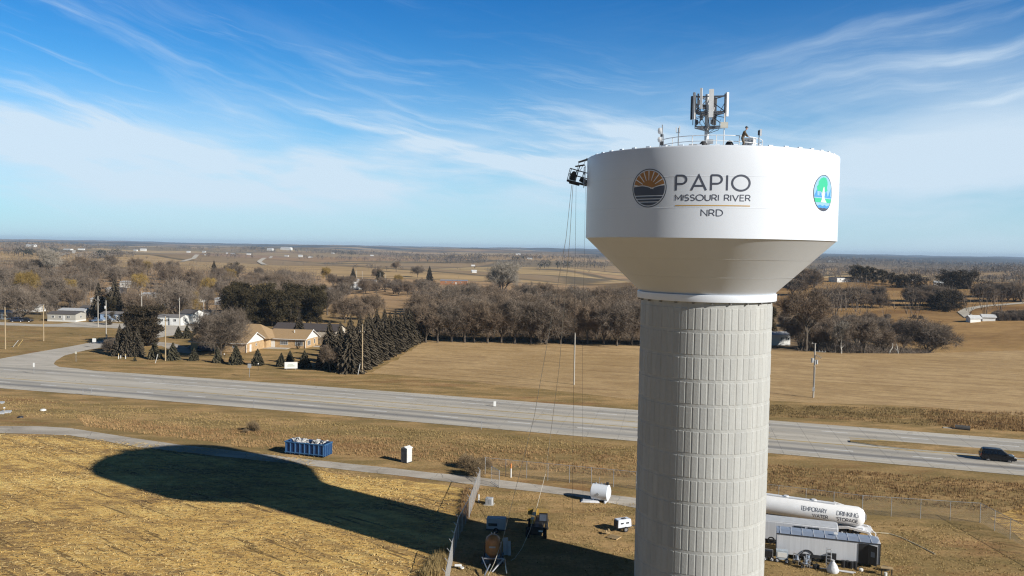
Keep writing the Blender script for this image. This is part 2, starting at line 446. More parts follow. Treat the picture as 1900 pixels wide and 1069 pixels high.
# mown hay field behind the highway
def hay_mat():
    m, N, L, b = nt('mown_hay')
    tc = N.new('ShaderNodeTexCoord'); P = tc.outputs['Object']
    q = mapping(N, L, P, rot=(0, 0, R_(17)))
    st = noise(N, L, mapping(N, L, q, scale=(.09, .26, 1)), 1, 9, .72, .6)
    big = noise(N, L, mapping(N, L, P, scale=(.016, .035, .1)), 1, 5, .65, .8)
    fine = noise(N, L, mapping(N, L, q, scale=(.5, 1.6, 1)), 1, 9, .78)
    c = mix_rgb(N, L, maprange(N, L, st, .30, .68), (.37, .245, .125), (.57, .40, .21))
    c = mix_rgb(N, L, mathn(N, L, 'MULTIPLY', maprange(N, L, big, .44, .62), .5), c, (.38, .25, .115))
    w = N.new('ShaderNodeTexWave'); w.bands_direction = 'Y'; w.inputs['Scale'].default_value = .055; w.inputs['Distortion'].default_value = 7; w.inputs['Detail'].default_value = 3; w.inputs['Detail Scale'].default_value = .06
    L.new(q, w.inputs['Vector'])
    ln = mathn(N, L, 'MULTIPLY', maprange(N, L, w.outputs['Fac'], .10, .0), maprange(N, L, noise(N, L, mapping(N, L, q, scale=(.02, .1, 1)), 1, 3), .46, .6))
    c = mix_rgb(N, L, mathn(N, L, 'MULTIPLY', ln, .5), c, (.22, .145, .07))
    c = mix_rgb(N, L, 1.0, c, mathn(N, L, 'ADD', mathn(N, L, 'MULTIPLY', fine, 1.5), .25), 'MULTIPLY')
    L.new(c, b.inputs['Base Color']); b.inputs['Roughness'].default_value = .95; b.inputs['Specular IOR Level'].default_value = .1
    bn = N.new('ShaderNodeBump'); bn.inputs['Distance'].default_value = .1; L.new(fine, bn.inputs['Height']); L.new(bn.outputs[0], b.inputs['Normal'])
    return m
sheet('hay_field', A2([(690, 692), (735, 668), (770, 645), (792, 629), (900, 632), (1060, 638), (1180, 642), (1320, 646), (1430, 650), (1560, 656), (1700, 656), (1800, 653), (1900, 650), (2100, 652), (2150, 780), (1900, 772), (1700, 754), (1430, 744), (1180, 741), (1000, 722), (850, 706)], 0), .02, hay_mat(), 4, .6, 5)

# ------------------------------------------------------------------ roads
def offs(pl, d, z):
    """polyline shifted sideways by d (towards the far side)"""
    out = []
    for i, p in enumerate(pl):
        a = pl[max(0, i - 1)]; b = pl[min(len(pl) - 1, i + 1)]
        t = (b - a).normalized(); n = Vector((-t.y, t.x))
        out.append(Vector((p.x + n.x * d, p.y + n.y * d, z)))
    return out
near = [Vector(p) for p in ((-210, 200.5), (-150, 186), (-106.3, 174.1), (-75, 165.4), (-47.3, 157.2), (-25, 150.3), (-2.3, 143), (18, 136.5), (40.1, 129.2), (64.3, 121.2), (90, 112.8), (140, 96.4), (210, 73))]
# dense resample
def dense(pl, step=4.0):
    out = []
    for i in range(len(pl) - 1):
        n = max(1, int((pl[i + 1] - pl[i]).length / step))
        out += [pl[i] + (pl[i + 1] - pl[i]) * (k / n) for k in range(n)]
    return out + [pl[-1]]
near = dense(near)
cum = [0.0]
for i in range(1, len(near)): cum.append(cum[-1] + (near[i] - near[i - 1]).length)

def strip_obj(name, cols, z, m, i0=0, i1=None, kind='structure'):
    """road surface between sideways offsets cols[0] and cols[-1], UV in metres"""
    i1 = len(near) if i1 is None else i1
    vs, fs, uv = [], [], []
    rows = [offs(near, c, z) for c in cols]
    k = len(cols)
    for i in range(i0, i1):
        for j in range(k): vs.append(rows[j][i]); uv.append((cum[i], cols[j]))
    for i in range(i1 - i0 - 1):
        for j in range(k - 1):
            fs.append((i * k + j, (i + 1) * k + j, (i + 1) * k + j + 1, i * k + j + 1))
    me = bpy.data.meshes.new(name); me.from_pydata(vs, [], fs); me.materials.append(m)
    ul = me.uv_layers.new(name='UVMap')
    for lp in me.loops: ul.data[lp.index].uv = uv[lp.vertex_index]
    o = bpy.data.objects.new(name, me); COL.objects.link(o)
    if kind: tag(o, kind=kind)
    return o
def concrete_road_mat():
    m, N, L, b = nt('road_concrete')
    u = N.new('ShaderNodeUVMap'); U = u.outputs[0]
    sx = N.new('ShaderNodeSeparateXYZ'); L.new(U, sx.inputs[0])
    al, ac = sx.outputs[0], sx.outputs[1]
    base = mix_rgb(N, L, maprange(N, L, noise(N, L, mapping(N, L, U, scale=(.05, .5, 1)), 1, 6, .6), .35, .65), (.46, .42, .355), (.60, .55, .47))
    def band(c, w, k):
        d = mathn(N, L, 'DIVIDE', mathn(N, L, 'SUBTRACT', ac, c), w)
        return mathn(N, L, 'MULTIPLY', mathn(N, L, 'POWER', 2.718, mathn(N, L, 'MULTIPLY', mathn(N, L, 'MULTIPLY', d, d), -1)), k)
    wob = mathn(N, L, 'ADD', mathn(N, L, 'MULTIPLY', noise(N, L, mapping(N, L, U, scale=(.03, .3, 1)), 1, 5), .9), .55)
    dk = band(4.4, 1.2, .85)
    for c, w, k in ((8.3, 1.1, .60), (18.6, 1.2, .34), (22.6, 1.2, .50), (12.8, .8, .05)): dk = mathn(N, L, 'ADD', dk, band(c, w, k))
    dk = mathn(N, L, 'MULTIPLY', dk, wob)
    base = mix_rgb(N, L, dk, base, (.20, .195, .195))
    # joints every 5 m across, and along the lanes
    def line(v, per, w, off=0.0):
        f = mathn(N, L, 'FRACT', mathn(N, L, 'DIVIDE', mathn(N, L, 'ADD', v, off), per))
        return mathn(N, L, 'LESS_THAN', mathn(N, L, 'ABSOLUTE', mathn(N, L, 'SUBTRACT', f, .5)), w / per)
    j = mathn(N, L, 'MULTIPLY', line(mathn(N, L, 'ADD', al, mathn(N, L, 'MULTIPLY', ac, .12)), 5.2, .055), mathn(N, L, 'ADD', mathn(N, L, 'MULTIPLY', maprange(N, L, al, 150, 330), .42), .10))
    for c in (2.85, 6.6, 10.4, 16.2, 20.1, 24.2):
        j = mathn(N, L, 'MAXIMUM', j, mathn(N, L, 'MULTIPLY', mathn(N, L, 'LESS_THAN', mathn(N, L, 'ABSOLUTE', mathn(N, L, 'SUBTRACT', ac, c)), .05), .35))
    base = mix_rgb(N, L, j, base, (.10, .09, .085))
    ck = N.new('ShaderNodeTexVoronoi'); ck.feature = 'DISTANCE_TO_EDGE'; ck.inputs['Scale'].default_value = 1
    wn = N.new('ShaderNodeTexNoise'); wn.inputs['Scale'].default_value = .3; L.new(U, wn.inputs['Vector'])
    av = N.new('ShaderNodeVectorMath'); L.new(mapping(N, L, U, scale=(.045, .09, 1)), av.inputs[0]); L.new(wn.outputs[1], av.inputs[1]); L.new(av.outputs[0], ck.inputs['Vector'])
    base = mix_rgb(N, L, mathn(N, L, 'MULTIPLY', maprange(N, L, ck.outputs['Distance'], .012, .0), .45), base, (.14, .13, .12))
    pt = maprange(N, L, noise(N, L, mapping(N, L, U, scale=(.02, .28, 1), loc=(7, 3, 0)), 1, 1), .60, .63)
    base = mix_rgb(N, L, mathn(N, L, 'MULTIPLY', pt, .30), base, (.66, .62, .55))
    fine = noise(N, L, U, 3.0, 6, .7)
    base = mix_rgb(N, L, 1.0, base, mathn(N, L, 'ADD', mathn(N, L, 'MULTIPLY', fine, .22), .88), 'MULTIPLY')
    L.new(base, b.inputs['Base Color']); b.inputs['Roughness'].default_value = .8
    return m
RC = concrete_road_mat()
strip_obj('highway', [0, 2.85, 6.6, 10.4, 13.2, 16.2, 20.1, 24.2, 26.8], .05, RC)
PW, PY = mat('road_paint_white', (.80, .79, .76), .6, var=.25, vscale=.6), mat('road_paint_yellow', (.60, .42, .13), .6, var=.25, vscale=.6)
def marks(name, spec, m, z=.058):
    b = MB()
    for off, w, i0, i1, dash in spec:
        a, c = offs(near, off - w / 2, z), offs(near, off + w / 2, z)
        for i in range(i0, i1 - 1):
            if dash and (i % 3): continue
            b.quad(a[i], a[i + 1], c[i + 1], c[i])
    o = b.build(name, m, fix=False); tag(o, kind='structure'); return o
n_ = len(near)
def idx(x): return min(range(n_), key=lambda i: abs(near[i].x - x))
marks('lane_dashes', [(6.4, .5, 0, n_, 1), (20.5, .5, 0, n_, 1)], PW)
marks('edge_lines', [(17.0, .5, idx(-88), idx(-30), 0), (24.0, .28, idx(-95), n_, 0), (3.0, .22, idx(20), n_, 0)], PW)
marks('centre_lines', [(10.5, .42, idx(-120), n_, 0), (15.3, .42, idx(-60), idx(46), 0), (16.6, .42, idx(52), n_, 0)], PY)
# grassy median island on the right
mi = idx(62)
GM = grass_mat('verge_grass', .1)
KERB = mat('kerb_concrete', (.50, .47, .41), .85, var=.2, vscale=.8)
def island():
    i0 = idx(51)
    def solid(name, o0, o1, z0, z1, m, trim):
        P, Q = offs(near, o0, 0), offs(near, o1, 0)
        P, Q = P[i0 + trim:], Q[i0 + trim:]
        for j, f in ((0, .72), (1, .25)):
            M_ = (P[j] + Q[j]) / 2; P[j] = P[j].lerp(M_, f); Q[j] = Q[j].lerp(M_, f)
        k = len(P); vs = [(p.x, p.y, z) for z in (z0, z1) for p in P] + [(p.x, p.y, z) for z in (z0, z1) for p in Q]
        fs = []
        for i in range(k - 1):
            fs += [(k + i, k + i + 1, 3 * k + i + 1, 3 * k + i), (i, i + 1, k + i + 1, k + i), (3 * k + i, 3 * k + i + 1, 2 * k + i + 1, 2 * k + i)]
        fs += [(0, k, 3 * k, 2 * k)]
        tag(MB().add(vs, fs).build(name, m, fix=False), kind='structure')
    solid('median_kerb', 10.95, 16.1, .0, .17, KERB, 0)
    solid('median', 11.25, 15.8, .0, .26, GM, 0)
island()

def asphalt_mat(name, c1, c2, crack=.5):
    m, N, L, b = nt(name)
    tc = N.new('ShaderNodeTexCoord'); P = tc.outputs['Object']
    c = mix_rgb(N, L, maprange(N, L, noise(N, L, mapping(N, L, P, scale=(.12, .3, 1), rot=(0, 0, R_(18))), 1, 7, .65, .6), .34, .66), c1, c2)
    v = N.new('ShaderNodeTexVoronoi'); v.feature = 'DISTANCE_TO_EDGE'; v.inputs['Scale'].default_value = .16
    w = N.new('ShaderNodeTexNoise'); w.inputs['Scale'].default_value = .5; L.new(P, w.inputs['Vector'])
    a = N.new('ShaderNodeVectorMath'); L.new(P, a.inputs[0]); L.new(w.outputs[1], a.inputs[1]); L.new(a.outputs[0], v.inputs['Vector'])
    cr = maprange(N, L, v.outputs['Distance'], .010, .0)
    c = mix_rgb(N, L, mathn(N, L, 'MULTIPLY', cr, crack), c, (.06, .055, .05))
    c = mix_rgb(N, L, 1.0, c, mathn(N, L, 'ADD', mathn(N, L, 'MULTIPLY', noise(N, L, P, 4, 6, .7), .4), .8), 'MULTIPLY')
    L.new(c, b.inputs['Base Color']); b.inputs['Roughness'].default_value = .85
    return m
DRV = asphalt_mat('drive_asphalt', (.36, .315, .26), (.54, .49, .42))
SIDE = asphalt_mat('side_street', (.46, .42, .36), (.58, .53, .46), .25)
def lane(name, far, nearp, z, m, amp=.15, seed=2):
    return sheet(name, A2(far + nearp[::-1], 0), z, m, 3, amp, seed)
lane('driveway', [(-400, 775), (0, 791), (70, 791.5), (130, 795), (250, 813), (330, 825), (450, 839), (580, 853), (760, 873), (885, 886), (1020, 903), (1180, 925), (1310, 950)],
     [(-400, 800), (0, 804), (70, 806), (130, 808), (260, 830), (400, 846), (560, 863), (760, 885), (900, 902), (1060, 920), (1180, 943), (1310, 972)], .035, DRV)
sheet('side_street', A2([(-330, 700), (-200, 683), (0, 666), (60, 655), (120, 645), (195, 631), (215, 628), (250, 618), (268, 606), (300, 606), (330, 612), (345, 620), (310, 624), (255, 634), (215, 641), (160, 650), (120, 660), (104, 669), (100, 676), (110, 681), (145, 684.5), (190, 690), (100, 700), (-330, 712)], 0), .042, SIDE, 3, .1, 8)
sheet('park_street', A2([(-300, 592), (0, 598), (70, 602), (110, 601), (170, 594), (190, 595), (200, 600), (330, 602), (420, 606), (420, 614), (310, 614), (200, 608.5), (75, 606), (0, 603.5), (-300, 598)], 0), .030, SIDE, 3, .3, 9)
sheet('house_drive', A2([(255, 632), (290, 634), (320, 637), (350, 645), (370, 650), (350, 656), (320, 652), (300, 642), (250, 638)], 0), .030, DRV, 3, .2, 10)
GRAV = mat('gravel', (.62, .56, .47), .9, var=.2, vscale=.05)
def ribbon(name, pts, w, m, dz=.25):
    """far lane laid over the hills"""
    P = [at(x, y) for x, y in pts]; Q = []
    for i in range(len(P) - 1):
        n = max(2, int((P[i + 1] - P[i]).length / 25))
        Q += [P[i].lerp(P[i + 1], k / n) for k in range(n)]
    Q.append(P[-1]); vs = []; fs = []
    for i, p in enumerate(Q):
        t = (Q[min(i + 1, len(Q) - 1)] - Q[max(i - 1, 0)]); t.z = 0; t.normalize()
        for s in (-1, 1):
            x, y = p.x - t.y * w / 2 * s, p.y + t.x * w / 2 * s
            vs.append((x, y, hz(x, y) + dz))
    for i in range(len(Q) - 1): fs.append((2 * i, 2 * i + 1, 2 * i + 3, 2 * i + 2))
    o = MB().add(vs, fs).build(name, m, fix=False); tag(o, kind='structure')
ribbon('far_road', [(1800, 590), (1787, 580), (1800, 573), (1830, 568), (1860, 566), (1905, 562), (1990, 557)], 5.5, GRAV)
ribbon('far_road', [(338, 486), (360, 480), (382, 472)], 9, GRAV, 1)
ribbon('far_road', [(492, 492), (481, 486), (490, 480), (504, 476)], 9, GRAV, 1)
ribbon('far_road', [(110, 475), (125, 471), (138, 465)], 9, GRAV, 1)
ribbon('far_road', [(600, 541), (640, 536), (680, 532), (740, 531), (800, 530)], 6, GRAV, .3)
# ------------------------------------------------------------------ water tower
TAZ, TD = 0.2268, 75.3
TX, TY = TD * math.sin(TAZ), TD * math.cos(TAZ)
TM = Matrix.Translation((TX, TY, 0)) @ Matrix.Rotation(-TAZ, 4, 'Z')   # local -Y faces the road viewer
def TL(x, y, z): return TM @ Vector((x, y, z))
RD, RCOL, RCOLLAR = 10.56, 5.6, 5.93
ZT, ZB, ZC1, ZC0 = 38.97, 32.04, 27.52, 26.94
def white_paint(name, c=(.80, .80, .80), rough=.38, seams=0):
    m, N, L, b = nt(name)
    tc = N.new('ShaderNodeTexCoord'); P = tc.outputs['Object']
    f = maprange(N, L, noise(N, L, mapping(N, L, P, scale=(.25, .25, .12)), 1, 5, .6), .3, .7)
    L.new(mix_rgb(N, L, f, tuple(k * .955 for k in c), c), b.inputs['Base Color'])
    b.inputs['Roughness'].default_value = rough; b.inputs['Specular IOR Level'].default_value = .4
    bn = N.new('ShaderNodeBump'); bn.inputs['Distance'].default_value = .015; bn.inputs['Strength'].default_value = .5
    L.new(noise(N, L, P, .5, 3), bn.inputs['Height']); L.new(bn.outputs[0], b.inputs['Normal'])
    return m
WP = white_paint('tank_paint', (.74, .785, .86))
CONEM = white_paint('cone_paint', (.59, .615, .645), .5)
tw = thing('water_tower', 'tall white water tower with a steel tank on a panelled concrete column', 'water tower', (TX, TY, 0), -TAZ)
b = MB(); b.lathe([(RD - .12, ZB - .02), (RD, ZB), (RD, 34.3), (RD + .012, 34.31), (RD + .012, 34.33), (RD, 34.34), (RD, 36.65), (RD + .012, 36.66), (RD + .012, 36.68), (RD, 36.69), (RD, ZT - .16), (RD - .03, ZT - .05), (RD - .12, ZT)], 192)
b.build('tank_wall', WP, tw, smooth=True)
b = MB(); b.lathe([(RD - .12, ZT + .002), (8, ZT + .28), (5, ZT + .50), (2.5, ZT + .60), (.01, ZT + .62)], 96); b.build('roof', WP, tw, smooth=True)
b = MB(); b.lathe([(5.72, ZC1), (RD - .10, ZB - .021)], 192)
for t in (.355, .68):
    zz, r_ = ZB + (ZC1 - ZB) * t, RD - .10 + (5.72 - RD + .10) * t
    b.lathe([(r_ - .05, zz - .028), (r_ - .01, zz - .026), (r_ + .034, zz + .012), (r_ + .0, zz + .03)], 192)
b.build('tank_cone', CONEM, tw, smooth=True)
b = MB(); b.lathe([(5.2, ZC0 + .01), (RCOLLAR - .02, ZC0), (RCOLLAR, ZC0 + .03), (RCOLLAR, ZC1 - .02), (RCOLLAR - .03, ZC1), (5.6, ZC1 + .01)], 128); b.build('collar', WP, tw, smooth=True)
# concrete column with raised panels between vertical grooves and level bands
def column_mat():
    m, N, L, b = nt('column_concrete')
    tc = N.new('ShaderNodeTexCoord'); P = tc.outputs['Object']
    s = N.new('ShaderNodeSeparateXYZ'); L.new(P, s.inputs[0])
    th = mathn(N, L, 'MULTIPLY', mathn(N, L, 'ADD', mathn(N, L, 'ARCTAN2', s.outputs[0], mathn(N, L, 'MULTIPLY', s.outputs[1], -1)), R_(2.25)), 60 / (2 * PI))
    row = mathn(N, L, 'DIVIDE', mathn(N, L, 'SUBTRACT', s.outputs[2], 10.45), 2.027)
    cv = N.new('ShaderNodeCombineXYZ'); L.new(mathn(N, L, 'FLOOR', th), cv.inputs[0]); L.new(mathn(N, L, 'FLOOR', row), cv.inputs[1])
    wn = N.new('ShaderNodeTexWhiteNoise'); L.new(cv.outputs[0], wn.inputs['Vector'])
    c = mix_rgb(N, L, wn.outputs['Value'], (.39, .395, .385), (.455, .46, .445))
    st = maprange(N, L, noise(N, L, mapping(N, L, P, scale=(1.6, 1.6, .08)), 1, 5, .6), .40, .7)
    c = mix_rgb(N, L, mathn(N, L, 'MULTIPLY', st, .25), c, (.30, .285, .255))
    c = mix_rgb(N, L, 1.0, c, mathn(N, L, 'ADD', mathn(N, L, 'MULTIPLY', noise(N, L, P, 3.0, 8, .7), .28), .86), 'MULTIPLY')
    L.new(c, b.inputs['Base Color']); b.inputs['Roughness'].default_value = .85; b.inputs['Specular IOR Level'].default_value = .3
    bn = N.new('ShaderNodeBump'); bn.inputs['Distance'].default_value = .02; L.new(noise(N, L, P, 5, 6, .7), bn.inputs['Height']); L.new(bn.outputs[0], b.inputs['Normal'])
    return m
def build_column():
    pitch, z_ref = 2.027, 10.45
    us = [0, .08, .15, .85, .92]     # groove centre .. bevel .. panel .. bevel
    uh = [0, 0, 1, 1, 0]
    NP = 60; off = R_(-2.25)
    ang = []; ah = []
    for k in range(NP):
        for u, h in zip(us, uh): ang.append(off + 2 * PI * (k + u - .04) / NP); ah.append(h)
    # z rows:  panel bottom bevel, panel top bevel, band
    zs, zh = [0.0], [0]
    k0 = -5
    for k in range(k0, 8):
        z0 = z_ref + k * pitch
        for dz, h in ((0, 0), (.05, 1), (pitch - .27, 1), (pitch - .23, 0)):
            if z0 + dz > .05: zs.append(z0 + dz); zh.append(h)
    zs.append(26.935); zh.append(0)
    n = len(ang); vs = []; fs = []
    for z, h in zip(zs, zh):
        for a, hh in zip(ang, ah):
            r = RCOL - .026 + (.026 if (h and hh) else 0)
            vs.append((r * math.sin(a), -r * math.cos(a), z))
    for j in range(len(zs) - 1):
        for i in range(n): fs.append((j * n + i, j * n + (i + 1) % n, (j + 1) * n + (i + 1) % n, (j + 1) * n + i))
    o = MB().add(vs, fs)
    o.build('column', column_mat(), tw, smooth=False)
build_column()
DKM = mat('dark_steel', (.05, .05, .055), .6, .3)
for k in range(24):
    a = 2 * PI * (k + .35) / 24
    MB().box((5.72 * math.sin(a), -5.72 * math.cos(a), 26.85), (.12, .22, .16), rz=a).build('bracket', mat('bracket_steel', (.20, .19, .18), .6), tw)
for k in range(48):
    a = 2 * PI * (k + .4) / 48
    MB().box(((RD - .32) * math.sin(a), -(RD - .32) * math.cos(a), ZT + .055), (.34, .16, .09), rz=a).build('rim_lug', WP, tw)
# guard rail on the roof
RAILM = mat('rail_paint', (.78, .78, .78), .4)
b = MB()
rr = 4.35
for zr, q in ((40.52, .035), (40.06, .03)):
    b.path([(rr * math.sin(2 * PI * k / 48), -rr * math.cos(2 * PI * k / 48), zr) for k in range(48)], q, 6, closed=True)
for k in range(14):
    a = 2 * PI * (k + .25) / 14
    b.bar((rr * math.sin(a), -rr * math.cos(a), ZT + .4), (rr * math.sin(a), -rr * math.cos(a), 40.55), .035)
b.build('guard_rail', RAILM, tw)
b = MB(); b.cyl((0, 0, ZT + .78), 1.0, .5, 28); b.build('roof_hatch', WP, tw, smooth=True)
# ladder cage beside the platform on the left flank
b = MB()
for dz in np.arange(0, 1.8, .3):
    p = [(math.sin(R_(a)) * (RD + .28), -math.cos(R_(a)) * (RD + .28)) for a in (-82, -79, -76, -73)]
    b.path([(x, y, 36.6 + dz) for x, y in p], .018, 4)
for a in (-81, -77, -73): b.bar((math.sin(R_(a)) * (RD + .28), -math.cos(R_(a)) * (RD + .28), 36.4), (math.sin(R_(a)) * (RD + .28), -math.cos(R_(a)) * (RD + .28), 38.2), .02, 4)
b.build('side_guard', mat('galvanised', (.42, .43, .45), .45, .5), tw)

# ---- marks painted on the tank: drawn flat (u = metres round the tank, v = height), wrapped on it
def wrap(polys, name, m, lift, a0, z0, R=None, step=.22, parent=None, axis='tower'):
    R = R or RD
    bm = bmesh.new()
    for pl in polys:
        try: bm.faces.new([bm.verts.new((p[0], p[1], 0)) for p in pl])
        except ValueError: pass
    bmesh.ops.triangulate(bm, faces=bm.faces)
    xs = [v.co.x for v in bm.verts]
    x = math.floor(min(xs) / step) * step + step
    while x < max(xs):
        bmesh.ops.bisect_plane(bm, geom=bm.verts[:] + bm.edges[:] + bm.faces[:], plane_co=(x, 0, 0), plane_no=(1, 0, 0)); x += step
    for v in bm.verts:
        a = a0 + v.co.x / R
        rr = R + lift
        v.co = Vector((rr * math.sin(a), -rr * math.cos(a), z0 + v.co.y))
    bmesh.ops.recalc_face_normals(bm, faces=bm.faces)
    for f in bm.faces:
        c = f.calc_center_median()
        if f.normal.x * c.x + f.normal.y * c.y < 0: f.normal_flip()
    me = bpy.data.meshes.new(name); bm.to_mesh(me); bm.free(); me.materials.append(m)
    o = bpy.data.objects.new(name, me); COL.objects.link(o); o.parent = parent
    return o
def stroke(pts, w, closed=False):
    """outline band of a polyline"""
    pts = [Vector(p) for p in pts]; n = len(pts); L_, Rr = [], []
    for i in range(n):
        if closed: a, c = pts[(i - 1) % n], pts[(i + 1) % n]
        else: a, c = pts[max(i - 1, 0)], pts[min(i + 1, n - 1)]
        p = pts[i]
        d1 = (p - a).normalized() if (p - a).length > 1e-9 else (c - p).normalized()
        d2 = (c - p).normalized() if (c - p).length > 1e-9 else d1
        nn = Vector((-(d1 + d2).y, (d1 + d2).x))
        nn = nn.normalized() if nn.length > 1e-6 else Vector((-d1.y, d1.x))
        k = max(.5, nn.dot(Vector((-d1.y, d1.x))))
        L_.append(p + nn * (w / 2 / k)); Rr.append(p - nn * (w / 2 / k))
    out = []
    for i in range(n if closed else n - 1):
        j = (i + 1) % n
        out.append([L_[i], L_[j], Rr[j], Rr[i]])
    return out
def arc(cx, cy, rx, ry, a0, a1, n=14): return [(cx + rx * math.cos(R_(a0 + (a1 - a0) * i / n)), cy + ry * math.sin(R_(a0 + (a1 - a0) * i / n))) for i in range(n + 1)]
# capitals as pen strokes in a unit-high box: (advance width, strokes)
GL = {
 'P': (.62, [[(0, 0), (0, 1)], [(0, 1), (.3, 1)] + arc(.32, .72, .28, .28, 90, -90) + [(0, .44)]]),
 'A': (.84, [[(0, 0), (.42, 1), (.84, 0)], [(.15, .3), (.69, .3)]]),
 'I': (0.02, [[(0, 0), (0, 1)]]),
 'O': (1.0, [arc(.5, .5, .5, .5, 90, 450, 36)]),
 'M': (.86, [[(0, 0), (0, 1), (.43, .28), (.86, 1), (.86, 0)]]),
 'S': (.56, [[(.53, .87)] + arc(.29, .75, .25, .25, 60, 250, 12)[0:] + arc(.29, .25, .27, .25, 70, -150, 14)]),
 'U': (.70, [[(0, 1), (0, .35)] + arc(.35, .35, .35, .35, 180, 360) + [(.7, 1)]]),
 'R': (.64, [[(0, 0), (0, 1)], [(0, 1), (.3, 1)] + arc(.32, .72, .28, .28, 90, -90) + [(0, .44)], [(.34, .44), (.64, 0)]]),
 'V': (.80, [[(0, 1), (.4, 0), (.8, 1)]]),
 'E': (.54, [[(.54, 1), (0, 1), (0, 0), (.56, 0)], [(0, .52), (.48, .52)]]),
 'N': (.74, [[(0, 0), (0, 1), (.74, 0), (.74, 1)]]),
 'D': (.76, [[(0, 0), (0, 1), (.28, 1)] + arc(.28, .5, .48, .5, 90, -90) + [(0, 0)]]),
 'T': (.64, [[(0, 1), (.64, 1)], [(.32, 1), (.32, 0)]]),
 'W': (1.1, [[(0, 1), (.28, 0), (.55, .95), (.82, 0), (1.1, 1)]]),
 'K': (.64, [[(0, 0), (0, 1)], [(.62, 1), (.02, .42)], [(.22, .58), (.64, 0)]]),
 'G': (.86, [arc(.48, .5, .48, .5, 48, 360, 26)[0:] + [(.55, .5)]]),
 'Y': (.72, [[(0, 1), (.36, .45), (.72, 1)], [(.36, .45), (.36, 0)]]),
 ' ': (.35, []),
}
def text_polys(txt, h, w, total=None, gap=.24, sx=1.0):
    """stroke polygons of a word; total = full width wanted"""
    adv = [GL[c][0] for c in txt]
    nat = sum(adv) + gap * (len(txt) - 1)
    s = (total / (nat * h)) if total else sx
    x = 0; out = []
    for c in txt:
        for st in GL[c][1]:
            # long strokes end squarely
            out.append(stroke([((x + p[0]) * h * s, p[1] * (h - w) + w / 2) for p in st], w))
        x += GL[c][0] + gap
    return out, nat * h * s
INK = mat('logo_slate', (.075, .085, .12), .5, var=.05)
ORG = mat('logo_orange', (.42, .19, .045), .5, var=.05)
def letters(txt, h, w, a0, z0, total, name, label, m=INK, lift=.012, gap=.24, parent=tw, R=None, sub=True):
    polys, tot = text_polys(txt, h, w, total, gap)
    flat = []
    obs = None
    bmv = []
    base = None
    for i, group in enumerate(polys):
        o = wrap(group, name, m, lift + (i % 3) * .003, a0, z0, R=R, parent=parent)
        bmv.append(o)
    # join into one mesh
    me = bpy.data.meshes.new(name); vs = []; fs = []
    for o in bmv:
        k = len(vs); vs += [tuple(v.co) for v in o.data.vertices]; fs += [tuple(i + k for i in p.vertices) for p in o.data.polygons]
        d = o.data; bpy.data.objects.remove(o); bpy.data.meshes.remove(d)
    me.from_pydata(vs, [], fs); me.materials.append(m)
    o = bpy.data.objects.new(name, me); COL.objects.link(o); o.parent = parent
    if label: o['label'] = label
    return o
arcl = lambda a, c: R_(c - a) * RD
letters('PAPIO', 1.27, .145, R_(-13.25), 35.52, arcl(-13.25, 16.2), 'lettering', 'large slate letters PAPIO', gap=.27)
letters('MISSOURI RIVER', .50, .068, R_(-13.4), 34.80, arcl(-13.4, 16.6), 'lettering', 'small slate letters MISSOURI RIVER', gap=.22)
letters('NRD', .53, .068, R_(-2.8), 33.66, arcl(-2.8, 5.7), 'lettering', 'slate letters NRD', gap=.24)
wrap([[(0, 0), (arcl(-13.4, 16.6), 0), (arcl(-13.4, 16.6), .075), (0, .075)]], 'orange_rule', mat('rule_gold', (.58, .36, .10), .5, var=.05), .012, R_(-13.4), 34.43, parent=tw)
# round emblem: sun over two hills and water
def ell(rx, ry, a0=0, a1=360, n=64, cx=0, cy=0): return [(cx + rx * math.cos(R_(a0 + (a1 - a0) * i / n)), cy + ry * math.sin(R_(a0 + (a1 - a0) * i / n))) for i in range(n + (0 if abs(a1 - a0) == 360 else 1))]
EA, EZ, ER = R_(-25.3), 35.83, 1.48
WHT = mat('logo_white', (.80, .80, .80), .4, var=.03)
ring = stroke(ell(ER - .03, ER - .03), .07, True)
wrap(ring, 'emblem_ring', INK, .012, EA, EZ, parent=tw)
r1 = ER - .14
wrap([[(x, y) for x, y in ell(r1, r1, -2, 182, 48)] + [(-.05, -.2)]][0:1], 'emblem_sun', ORG, .012, EA, EZ, parent=tw)
rays = []
for k in range(9):
    a = 90 + (k - 4) * 19.5
    c_, s_ = math.cos(R_(a)), math.sin(R_(a)); w_ = .045; s0 = .62
    o0 = (0, -.02)
    p0 = (o0[0] + c_ * s0, o0[1] + s_ * s0); p1 = (o0[0] + c_ * (r1 + .0), o0[1] + s_ * (r1 + .0))
    if p1[1] > .16: rays.append([(p0[0] - s_ * w_ * .55, p0[1] + c_ * w_ * .55), (p0[0] + s_ * w_ * .55, p0[1] - c_ * w_ * .55), (p1[0] + s_ * w_, p1[1] - c_ * w_), (p1[0] - s_ * w_, p1[1] + c_ * w_)])
wrap(rays, 'emblem_rays', WHT, .016, EA, EZ, parent=tw)
def seg(y0, y1, n=24):
    """slice of the disc between two heights"""
    out = []
    f = lambda y: math.sqrt(max(0, r1 * r1 - y * y))
    L1 = [(-f(y0 + (y1 - y0) * i / n), y0 + (y1 - y0) * i / n) for i in range(n + 1)]
    return L1 + [(-x, y) for x, y in L1[::-1]]
fd = lambda y: math.sqrt(max(0, r1 * r1 - y * y))
lf = [(-fd(.12) + t * (fd(.12) + .42), .12 + .07 * math.sin(t * 2.4) - .52 * max(0, t - .42) ** 1.35) for t in np.linspace(0, 1, 24)]
rt = [(.10 + t * (fd(.20) - .10), -.08 + .28 * math.sin(t * 1.45)) for t in np.linspace(0, 1, 20)]
bot = seg(-.56, .0)
hill_l = lf + [(.42, -.56), (-fd(-.56), -.56)] + [(-fd(y), y) for y in (-.4, -.25, -.1, .04)]
